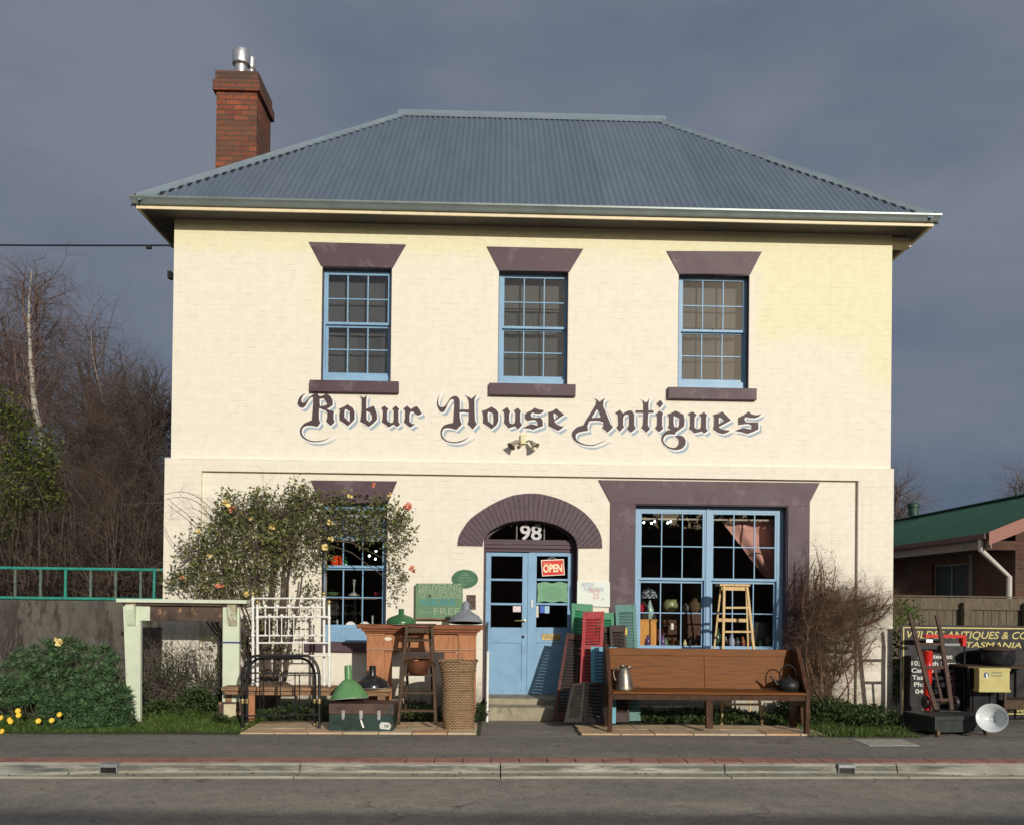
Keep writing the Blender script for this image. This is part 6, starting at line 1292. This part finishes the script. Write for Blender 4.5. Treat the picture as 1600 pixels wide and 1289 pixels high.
bare_tree('bare_tree', 'leaning bare tree low behind the railing at the shop side', 205, 4.5, 650, [(215,700,44,40,4),(180,760,60,50,6),(235,790,28,50,3)], m_twigb, lean=.02, rad=.08, limbs=50, per=10, tw=.5)
bare_tree('bare_tree', 'faint bare tree rising just right of the shop wall', 1402, 16, 745, [(1405,775,16,24,3),(1415,785,12,14,2)], m_twigp, limbs=16, per=7, tw=.7, rad=.06, grp=None)
bare_tree('bare_tree', 'distant bare tree top behind the green roof ridge', 1588, 26, 735, [(1588,765,26,18,3)], m_twigp, limbs=12, per=5, tw=.9, rad=.07, grp=None)
def thicket(lab, px0, px1, Y0, top0, top1, n, tw=.55, per=12):
    t_ = thing('hedge_thicket', lab, 'thicket', (Wx((px0+px1)/2, 900, Y0), Y0, 0), 'leafless thickets'); nb = NB()
    for i in range(n):
        px = px0+(px1-px0)*(i+rnd())/n; f = (px-px0)/(px1-px0); q = P(px, 930, Y0+ru(-.7,.7)); q.z = 0
        H = P(px, top0*(1-f)+top1*f, Y0).z*ru(.72,1.0); e = q + Vector((ru(-.6,.6), ru(-.3,.3), H))
        pts = limb(nb, q, e, .03, .008, .08); sprays(nb, pts, per, tw, TW, .35, .12)
        for _ in range(2): e2 = pts[3] + Vector((ru(-.8,.8), ru(-.4,.4), H*ru(.2,.45))); p2_ = limb(nb, pts[random.randint(1,4)], e2, .016, .006); sprays(nb, p2_, per//2, tw, TW, .3, .1)
    nb.build('branches', m_twigb, t_)
thicket('dense leafless thicket behind the railing at the far left', -30, 130, 2.4, 800, 770, 34)
thicket('dense leafless thicket behind the railing next to the shop', 110, 262, 1.9, 770, 740, 34)
thicket('farther dense leafless thicket filling in behind the railing', -40, 262, 4.2, 740, 690, 60, .75)
thicket('farthest leafless thicket closing the view between house and birches', -60, 262, 7.5, 720, 680, 60, 1.1)
def leafy(nm, lab, cat, blobs, mat, size, stem_base, grp=None, dens=1.0, stem_mat=None, aspect=.5, stems=True, shell=.35, stemmax=9999, joint=None):
    """blobs: (px, py, Y, rx, ry, n) -> leaf clumps; ry/rx in picture pixels turned into metres at that depth"""
    t_ = thing(nm, lab, cat, stem_base, grp); mb = MB(); sm = MB(); B = Vector(stem_base)
    for (px, py, Y_, rx, ry, n) in blobs:
        c = P(px, py, Y_); s_ = S(Y_); a, b_ = rx*s_, ry*s_
        tw = max(4, int(n*dens/14))
        for _ in range(tw):
            v = rvu(); v = v.normalized()*(v.length**shell)
            q = c + Vector((v.x*a, v.y*min(a, b_)*.6, v.z*b_)); q.z = max(q.z, .02)
            m_ = min(14, int(n*dens/tw)+1); dv = (v + Vector((0,-.2,.4))).normalized()
            for k in range(m_):
                o_ = rv()*size*2.2; d = (rv() + dv*.5); nr = (rv()+Vector((0,-.5,.8)))
                mb.leaf(q+o_, d, nr, size*ru(.45,1.5), size*aspect*ru(.6,1.4))
            if stems and rnd() < .8:
                p0 = c + (q-c)*.1; sm.tube([p0, p0.lerp(q, .5)+rv()*.02, q], [.006,.004,.002], 3, cap=False)
        if stems and px > stemmax:
            J = P(*joint); m_ = J.lerp(c, .5)+Vector((0,-.02,.12)); sm.tube([J, m_, c], [.009,.007,.005], 5, cap=False)
        elif stems:
            mid = B.lerp(c, .5) + Vector((ru(-.1,.1), ru(-.05,.05), ru(0,.1))); sm.tube([B+Vector((ru(-.06,.06),ru(-.04,.04),-.02)), B.lerp(mid,.5)+rv()*.03, mid, mid.lerp(c,.5)+rv()*.05, c], [.022,.018,.013,.010,.006], 6, cap=False)
    mb.build('foliage', mat, t_)
    if stems: sm.build('stems', stem_mat or m_bark, t_)
    return t_
leafy('evergreen_shrub', 'bright yellow green evergreen shrub at the far left behind the wall', 'shrub', [(18,690,2.4,34,50,1100),(55,715,2.4,34,30,900),(8,645,2.4,20,26,450),(45,765,2.4,50,40,1200),(10,800,2.2,36,40,800)], m_everl, .07, P(40,930,2.4)*1.0, stems=True)
# climbing rose
rb = P(425, 1105, -.28); rb.z = .02
rose = leafy('climbing_rose', 'climbing rose bush trained over the left shop window with orange and yellow blooms', 'rose bush',
 [(470,778,-.22,28,26,500),(440,800,-.25,42,32,900),(392,800,-.3,42,34,900),(352,790,-.3,16,22,220),(345,835,-.3,38,32,650),(405,850,-.3,52,40,1150),(460,850,-.28,44,44,950),(310,862,-.3,30,26,430),(330,895,-.3,42,28,620),(400,905,-.3,48,24,500),(290,905,-.3,26,20,260),(350,930,-.3,50,14,350),(272,915,-.3,14,12,90),(505,800,-.25,24,32,420),(530,812,-.26,26,26,300),(565,812,-.26,32,20,300),(600,808,-.26,26,24,300),(575,838,-.25,16,16,200),(515,850,-.22,14,24,170),(628,820,-.22,18,22,260),(622,850,-.22,16,22,210),(624,885,-.22,10,22,110),(620,915,-.22,7,16,60),(545,785,-.24,20,12,120),(600,785,-.24,18,10,110),(498,880,-.22,8,14,50),(440,960,-.3,26,26,130),(400,990,-.3,30,40,170),(350,1000,-.3,30,40,150),(480,930,-.25,24,18,120),(445,1020,-.3,20,20,90)],
 m_rose, .052, rb, dens=.85, aspect=.58, shell=.75, stemmax=485, joint=(478, 838, -.26))
nb = NB(); mb = MB()
for a_, m_, e_ in (((418,1090),(420,960),(428,870)),((432,1090),(436,960),(452,850)),((408,1090),(372,960),(352,890)),((400,1090),(345,1000),(318,930)),((425,1090),(400,930),(380,850)),((438,1090),(462,980),(474,900)),((428,870),(450,820),(478,790)),((428,870),(410,820),(400,780)),((352,890),(335,850),(345,800)),((352,890),(320,880),(295,880))):
    A_, B_, C_ = P(*a_, -.25), P(*m_, -.27), P(*e_, -.28); pts = [A_.lerp(B_, f).lerp(B_.lerp(C_, f), f) + rv()*.018 for f in (0,.17,.33,.5,.67,.83,1)]
    mb.tube(pts, [.024-.002*i for i in range(7)] if a_[1] > 1000 else [.013-.0012*i for i in range(7)], 7, cap=False); sprays(nb, pts, 9, .32, TW, .3, .35)
nb.build('twigs', m_bark, rose); nb2 = NB()
for pts in (((258,772),(285,768),(312,778),(335,800)),((257,822),(268,845),(288,862),(312,872)),((258,905),(272,893),(292,888)),((262,778),(275,790),(296,806),(322,836))):
    q = resamp(pts, 12); q = [P(x, y, -.25) for x, y in q]; mb.tube(q, [.003+.003*i/12 for i in range(12)], 5, cap=False); sprays(nb2, q, 6, .16, TW, .1, 0)
nb2.build('shoot_twigs', m_bark, rose)
mb.build('canes', m_bark, rose)
m_or = MAT('coral_petals', (.68,.24,.15), .6, .15, 30, 0, col2=(.85,.45,.25), c2at=.6); m_ye = MAT('yellow_petals', (.78,.62,.25), .6, .12, 30, 0, col2=(.8,.7,.45), c2at=.6)
def bloom(mb, c, r):
    for k in range(14):
        d = rvu().normalized(); mb.leaf(c + d*r*.15, d, rvu(), r*1.1, r*1.2)
for px, py, mt, r in ((637,791,m_or,.055),(645,889,m_or,.05),(583,757,m_or,.035),(352,787,m_ye,.06),(362,795,m_or,.05),(508,855,m_ye,.045),(425,823,m_ye,.04),(516,816,m_ye,.04),(547,775,m_ye,.035),(310,830,m_ye,.03),(392,810,m_ye,.03),(385,928,m_ye,.035),(327,868,m_ye,.03),(608,772,m_ye,.03),(517,842,m_ye,.04),(340,915,m_or,.035),(347,915,m_or,.03),(285,903,m_or,.03)):
    mb = MB(); bloom(mb, P(px, py, -.42), r); mb.build('bloom', mt, rose)
# bare shrub right of the pew
sb = P(1292, 1108, -.45); sb.z = 0
t_ = thing('bare_shrub', 'twiggy leafless brown shrub against the wall right of the pew', 'shrub', sb); mb = MB()
nb = NB(); lms = []; TS = [template(3, (4,6), .75, 300+i, .0, 0, .014, .35) for i in range(8)]; random.seed(5)
for (bx, by, rx, ry, n_) in ((1288,885,24,50,18),(1315,940,36,42,18),(1362,945,32,30,13),(1300,1000,40,45,20),(1278,940,18,70,14),(1345,1000,28,30,10),(1390,935,12,16,3),(1290,1060,26,30,8)):
    for _ in range(n_):
        v = rvu(); e = P(bx+v.x*rx, by+v.z*ry, -.42+v.y*.22); a = sb + Vector((ru(-.1,.22), ru(-.08,.1), 0))
        if len(lms) > 9: a = min((random.choice(random.choice(lms)[1:5]) for _ in range(6)), key=lambda z: (z-e).length + (9 if z.z > e.z else 0))
        q = limb(nb, a, e, .017, .005, .2); lms.append(q); sprays(nb, q, 10, .24, TS, .0, .15)
nb.build('branches', MAT('shrub_bark', (.17,.10,.06), .85, .3, 5, 0, col2=(.09,.06,.045), c2at=.55), t_)
lf = MB(); lf.v = []
for k in range(500):
    v = rvu(); bx, by, rx, ry = random.choice(((1290,900,22,50),(1325,950,30,36),(1300,1010,36,40),(1360,950,22,22))); lf.leaf(P(bx+v.x*rx, by+v.z*ry, -.42+v.y*.2), rv(), rv(), .03, .014)
lf.build('dead_leaves', leafmat('dead_leaves', [(.1,(.07,.05,.03)),(.5,(.13,.095,.055)),(.9,(.24,.19,.12))]), t_)
leafy('ivy', 'ivy growing in the gap between the shop corner and the trade sign', 'ivy', [(1405,1010,.05,16,44,500),(1402,960,.3,10,18,150),(1408,1060,.0,14,40,350),(1425,955,.9,26,16,260)], m_grass, .05, P(1405,1110,0.0), stems=False, aspect=.8)
# euphorbia bush: whorled narrow leaves
eb = Vector((G(100,1130).x, -1.2, 0)); t_ = thing('euphorbia_bush', 'big dark green euphorbia bush with whorled leaves at the left', 'bush', eb); mb, sm = MB(), MB()
hp = [(0,1040),(30,1010),(60,998),(90,992),(120,993),(150,1000),(178,1008),(196,1060),(204,1110)]
def htop(px):
    for i in range(len(hp)-1):
        if hp[i][0] <= px <= hp[i+1][0]: f = (px-hp[i][0])/(hp[i+1][0]-hp[i][0]); return hp[i][1]*(1-f)+hp[i+1][1]*f
    return hp[0][1] if px < 0 else 1110
cnt = 0
while cnt < 290:
    px = ru(-40, 203); py = ru(995, 1150); 
    if px < 203 and py < htop(px)+4: continue
    f = (1150-py)/160; Yd_ = -1.72 + 1.0*f**1.6 + ru(-.05,.12)
    if px < 60 and py > 1100: continue
    c = P(px, py, Yd_); c.z = max(.04, c.z); d = Vector((ru(-.5,.5), -.75+.5*f, .45+.5*f)).normalized(); cnt += 1
    u = d.orthogonal().normalized(); w = d.cross(u); n_ = 22
    for k in range(n_):
        a = 2*pi*k/n_*2.4; el = .05 + .85*(k/n_)**1.3; dr = (u*cos(a)+w*sin(a))*cos(el*1.2) + d*sin(el*1.2) ; mb.leaf(c - d*(.05*(1-k/n_)), dr, d, .135*ru(.8,1.2)*(1-.5*k/n_), .017)
    sm.tube([c, c-d*.1+Vector((0,.05,-.1)), Vector((c.x*.9+eb.x*.1, eb.y+.2, 0))], [.006,.007,.008], 4, cap=False)
mb.build('foliage', m_euph, t_); sm.build('stems', MAT('green_stems', (.12,.13,.07), .7), t_)
yf_ = MB()
fl = thing('yellow_bloom', 'large pale yellow bloom on top of the euphorbia bush', 'flower', P(93,1004,-1.0)); bloom(yf_, P(93,1004,-1.0), .05); bloom(yf_, P(86,998,-1.0), .02); yf_.build('petals', m_ye, fl); MB().tube([P(93,1006,-1.0), P(95,1030,-.98)], .004, 5).build('stalk', bpy.data.materials['green_stems'], fl)
# yellow daisies at the far left
m_yd = MAT('golden_petals', (.85,.55,.03), .5, .1, 30, 0)
dz = [(28,1110,'highest golden daisy of the group at the far left edge'),(29,1117,'golden daisy just under the highest one at the far left'),(15,1124,'golden daisy left of the pair at the far left'),(2,1121,'golden daisy cut by the left picture edge'),(3,1142,'golden daisy low at the left picture edge'),(10,1151,'lowest golden daisy beside the footpath at the far left'),(60,1126,'small golden daisy in front of the euphorbia bush'),(81,1125,'larger golden daisy in front of the euphorbia bush'),(93,1116,'golden daisy right of the group touching the euphorbia bush'),(17,1127,'smallest golden daisy under its left neighbour')]
for px, py, lab in dz:
    yy = -1.86 - (py-1125)*.006; c = P(px, py, yy); t_ = thing('golden_daisy', lab, 'flower', c, 'golden daisies'); mb = MB(); nd = Vector((ru(-.3,.3),-1,.35)).normalized(); u = nd.orthogonal().normalized(); w = nd.cross(u)
    for k in range(12): a = 2*pi*k/12; mb.leaf(c, (u*cos(a)+w*sin(a)+nd*.15), nd, .034, .02)
    mb.build('petals', m_yd, t_); MB().ball(c+nd*.004, .009, 8).build('flower_centre', m_ye, t_); MB().tube([c-nd*.002, (c.x+ru(-.03,.03), c.y+.06, 0)], .003, 4).build('stalk', bpy.data.materials['green_stems'], t_)
# grass and low herbs: nobody could count these
def turf(nm, lab, areas, mat, hgt, wid, per, cat='grass'):
    mb = MB()
    for (px0, px1, y0, y1, n, h_) in areas:
        xa_ = P((px0), 1120, y0).x; xb_ = P(px1, 1120, y0).x
        for _ in range(n):
            x = ru(xa_, xb_); y = ru(y0, y1); clump = .6+.7*abs(sin(x*3.1+y*1.7)*cos(y*4.3-x*1.9)); h = hgt*h_*clump*ru(.5,1.2); a = ru(0, 2*pi); l = ru(.15,.7)
            d = Vector((cos(a)*l, sin(a)*l, 1)); mb.leaf(Vector((x, y, 0)), d, Vector((cos(a+1.4), sin(a+1.4), .2)), h, wid*ru(.6,1.3))
    o_ = mb.build(nm, mat); tag(o_, lab, cat, kind='stuff')
turf('grass', 'bright green grass in front of the pale green mantelpiece', [(185,378,-1.84,-.2,9000,1.0),(196,330,-1.0,-.1,2500,2.0),(-60,70,-1.95,-1.0,3200,1.1),(1268,1440,-1.84,-.3,7000,1.0),(60,200,-1.92,-1.7,900,.8)], m_grass, .085, .008, 1)
def herbs(nm, lab, areas, mat, size, cat='ground cover'):
    mb = MB()
    for (px0, px1, y0, y1, n, hmax) in areas:
        xa_ = P(px0, 1120, y0).x; xb_ = P(px1, 1120, y0).x
        for _ in range(n):
            x = ru(xa_, xb_); y = ru(y0, y1); hh_ = hmax*(.35+.65*abs(sin(x*2.3+1)*cos(x*5.1+y*3))); z = hh_*rnd()**.7
            mb.leaf(Vector((x, y, z)), Vector((ru(-1,1), ru(-1,.6), ru(-.1,1))), Vector((ru(-.5,.5), -.4, 1)), size*ru(.6,1.4), size*.55)
    o_ = mb.build(nm, mat); tag(o_, lab, cat, kind='stuff')
herbs('ground_cover', 'low dark green herbs along the foot of the shop wall', [(375,745,-.9,-.1,6500,.20),(1000,1262,-.95,-.1,4500,.17),(1255,1420,-1.2,-.1,9000,.36),(215,360,-.95,-.1,5500,.42),(330,380,-1.3,-.5,1500,.2),(-40,200,-.6,.35,3000,.5),(744,760,-.9,-.1,500,.3)], m_herb, .05)
def litter(mb):
    for _ in range(420):
        x = ru(-6.5, 7.5); k = rnd(); y, z = (ru(-3.74,-3.60), -.076) if k < .6 else ((ru(-3.2,-1.9), .006) if k < .85 else (ru(-4.6,-3.8), -.083)); y += .028*x
        mb.leaf(Vector((x, y, z)), Vector((ru(-1,1), ru(-1,1), .12)), Vector((ru(-.3,.3), ru(-.3,.3), 1)), ru(.02,.05), ru(.012,.025))
mb = MB(); litter(mb); tag(mb.build('gutter_leaves', bpy.data.materials['dead_leaves']), 'small dead leaves and grit scattered along the gutter and footpath', 'leaf litter', kind='stuff')
herbs('leaf_litter', 'brown fallen leaves scattered under the shrubs', [(1268,1430,-1.8,-.3,500,.03),(190,380,-1.84,-.3,300,.03)], bpy.data.materials['dead_leaves'], .04, 'leaf litter')
leafy('lavender_clump', 'grey green lavender clump inside the pale green mantelpiece opening', 'shrub', [(258,1075,-.5,36,34,900),(290,1060,-.45,36,40,700),(330,1078,-.5,24,30,420),(240,1010,-.2,26,36,400)], leafmat('grey_green_leaves', [(.1,(.025,.035,.018)),(.5,(.05,.065,.03)),(.9,(.12,.13,.07))]), .045, P(280,1120,-.5), aspect=.25)
mb = MB(); t_ = thing('dead_creeper', 'leafless creeper clinging to the concrete wall at the left', 'creeper', (Wx(60,1000,Yc-.05), Yc-.05, 0))
for k in range(12):
    a = P(ru(-20,240), 1100, Yc-.05); a.z = .1; grow(mb, a, Vector((ru(-.5,.5), 0, 1)).normalized(), ru(.6,.9), .008, 1, 4, .5, .06, (2,4), 4, .3)
mb.v = [(x, min(y, Yc-.012), z) for x, y, z in mb.v]; mb.build('branches', m_bark, t_)
mb = MB(); t_ = thing('bare_twigs', 'bare twigs growing on the wall behind the pale green mantelpiece', 'shrub', (Wx(300,1100,-.3), -.3, 0))
for k in range(44):
    a = P(ru(225,365), 1100, ru(-.4,-.15)); a.z = 0; grow(mb, a, Vector((ru(-.4,.4), 0, 1)).normalized(), ru(.6,1.0), .007, 1, 4, .5, .08, (2,4), 4, .25)
mb.build('branches', m_bark, t_)
# ------------------------------------------------------------------ across the street (behind the camera, casts the shade on the near road)
t_ = thing('opposite_building', 'long two storey building across the street whose shade reaches the near lane', 'building', (0, -19, 0))
m_opp = redbrick('opposite_brick', (.30,.16,.10), (.25,.13,.09), (.3,.26,.2))
OZ = math.tan(radians(16.5))/cos(radians(22))*(19-4.99)-.1
holes = [(x, x+1.2, z, z+1.2) for x in range(-26, 34, 4) for z in (.8, 2.75)]
MB().wall(-30, 44, -.16, OZ, -19, -19.3, holes).build('facade', m_opp, t_)
MB().box(-30, 44, -28, -19.31, -.16, OZ-.02).build('body', m_opp, t_); 
g = MB(); [g.add([(h[0],-19.12,h[2]),(h[1],-19.12,h[2]),(h[1],-19.12,h[3]),(h[0],-19.12,h[3])], [(0,1,2,3)]) for h in holes]; g.build('window_glass', m_blen, t_)
# unseen trees added beyond the opposite building to darken the shop window reflections
random.seed(3); proto = None
for i in range(13):
    x, y, s_ = -48+8*i+ru(-2,2), -46+ru(-4,4), ru(.85,1.2)
    t_ = thing('added_tree', 'unseen dark evergreen tree added across the street to darken the window reflections', 'tree', (x, y, 0), 'unseen evergreen trees added for the window reflections'); t_.scale = (s_, s_, s_); OFF[t_] = Vector((0,0,0))
    if proto is None:
        mb = MB()
        for bx, by, bz, br in ((0,0,6,3.6),(2.2,1,4.6,2.6),(-2.4,-.5,4.8,2.8),(.6,-1,8,2.4),(-.8,1,2.8,2.8),(1.6,-1,2.6,2.4)):
            for k in range(420):
                v = rvu(); v = v.normalized()*v.length**.4; mb.leaf(Vector((bx,by,bz))+v*br, rv(), v+rv()*.6, .55*ru(.6,1.3), .38)
        a = mb.build('crown', m_ever, t_, local=True); b = MB().tube([(0,0,-.2),(.1,0,3),(0,.1,6)], [.35,.25,.1], 8).build('trunk', m_bark, t_, local=True); proto = (a, b)
    else:
        for q in proto: c_ = q.copy(); COL.objects.link(c_); c_.parent = t_
# ------------------------------------------------------------------ light
EL, AZ = radians(16.5), radians(22)
sd = Vector((sin(AZ)*cos(EL), -cos(AZ)*cos(EL), sin(EL)))
sl_ = bpy.data.lights.new('sun', 'SUN'); so = bpy.data.objects.new('sun', sl_); COL.objects.link(so); sl_.energy = 3.3; sl_.angle = radians(.4); sl_.color = (1, .94, .84)
so.rotation_euler = sd.to_track_quat('Z', 'Y').to_euler(); so.location = (8, -20, 12)
w = bpy.data.worlds.new('World'); sc.world = w; w.use_nodes = True; t = w.node_tree; t.nodes.clear()
out = t.nodes.new('ShaderNodeOutputWorld'); bg = t.nodes.new('ShaderNodeBackground'); t.links.new(bg.outputs[0], out.inputs[0])
sk = t.nodes.new('ShaderNodeTexSky'); sk.sky_type = 'NISHITA'; sk.sun_disc = False; sk.sun_elevation = EL; sk.sun_rotation = pi - AZ; sk.dust_density = 2
tc = t.nodes.new('ShaderNodeTexCoord'); v = tc.outputs['Generated']; s = sep(t, v)
def vmul(vec, k):
    m_ = nn(t, 'ShaderNodeVectorMath', operation='MULTIPLY'); t.links.new(vec, m_.inputs[0]); m_.inputs[1].default_value = k; return m_.outputs[0]
cl = noise(t, vmul(v, (1.2, 1.2, 3.2)), 1.35, 4, .5); cl2 = noise(t, vmul(v, (2.2, 2.2, 6)), 2.2, 5, .55)
f = mth(t, 'ADD', mth(t, 'MULTIPLY', cl, .80), mth(t, 'MULTIPLY', cl2, .34)); f = mth(t, 'SUBTRACT', f, .05)
f = mth(t, 'ADD', f, mth(t, 'MULTIPLY', s[2], .38)); f = mth(t, 'ADD', f, mth(t, 'MULTIPLY', s[0], -.07))
storm = ramp(t, f, [(.36, (.50,.80,1.36)), (.50, (.98,1.34,1.98)), (.66, (1.50,1.80,2.42)), (.8, (1.95,2.18,2.75))])
skc = mix(t, .5, sk.outputs[0], (2.4, 2.7, 3.3))
front = sstep(t, mth(t, 'ADD', s[1], mth(t, 'MULTIPLY', cl, .3)), -.55, .05)
c = mix(t, front, skc, storm); t.links.new(c, bg.inputs[0]); bg.inputs[1].default_value = .10
vs_ = sc.view_settings; vs_.view_transform = 'Standard'; vs_.look = 'None'; vs_.exposure = 0; vs_.gamma = 1
sc.cycles.max_bounces = 6; sc.cycles.transparent_max_bounces = 12; sc.cycles.sample_clamp_indirect = 6
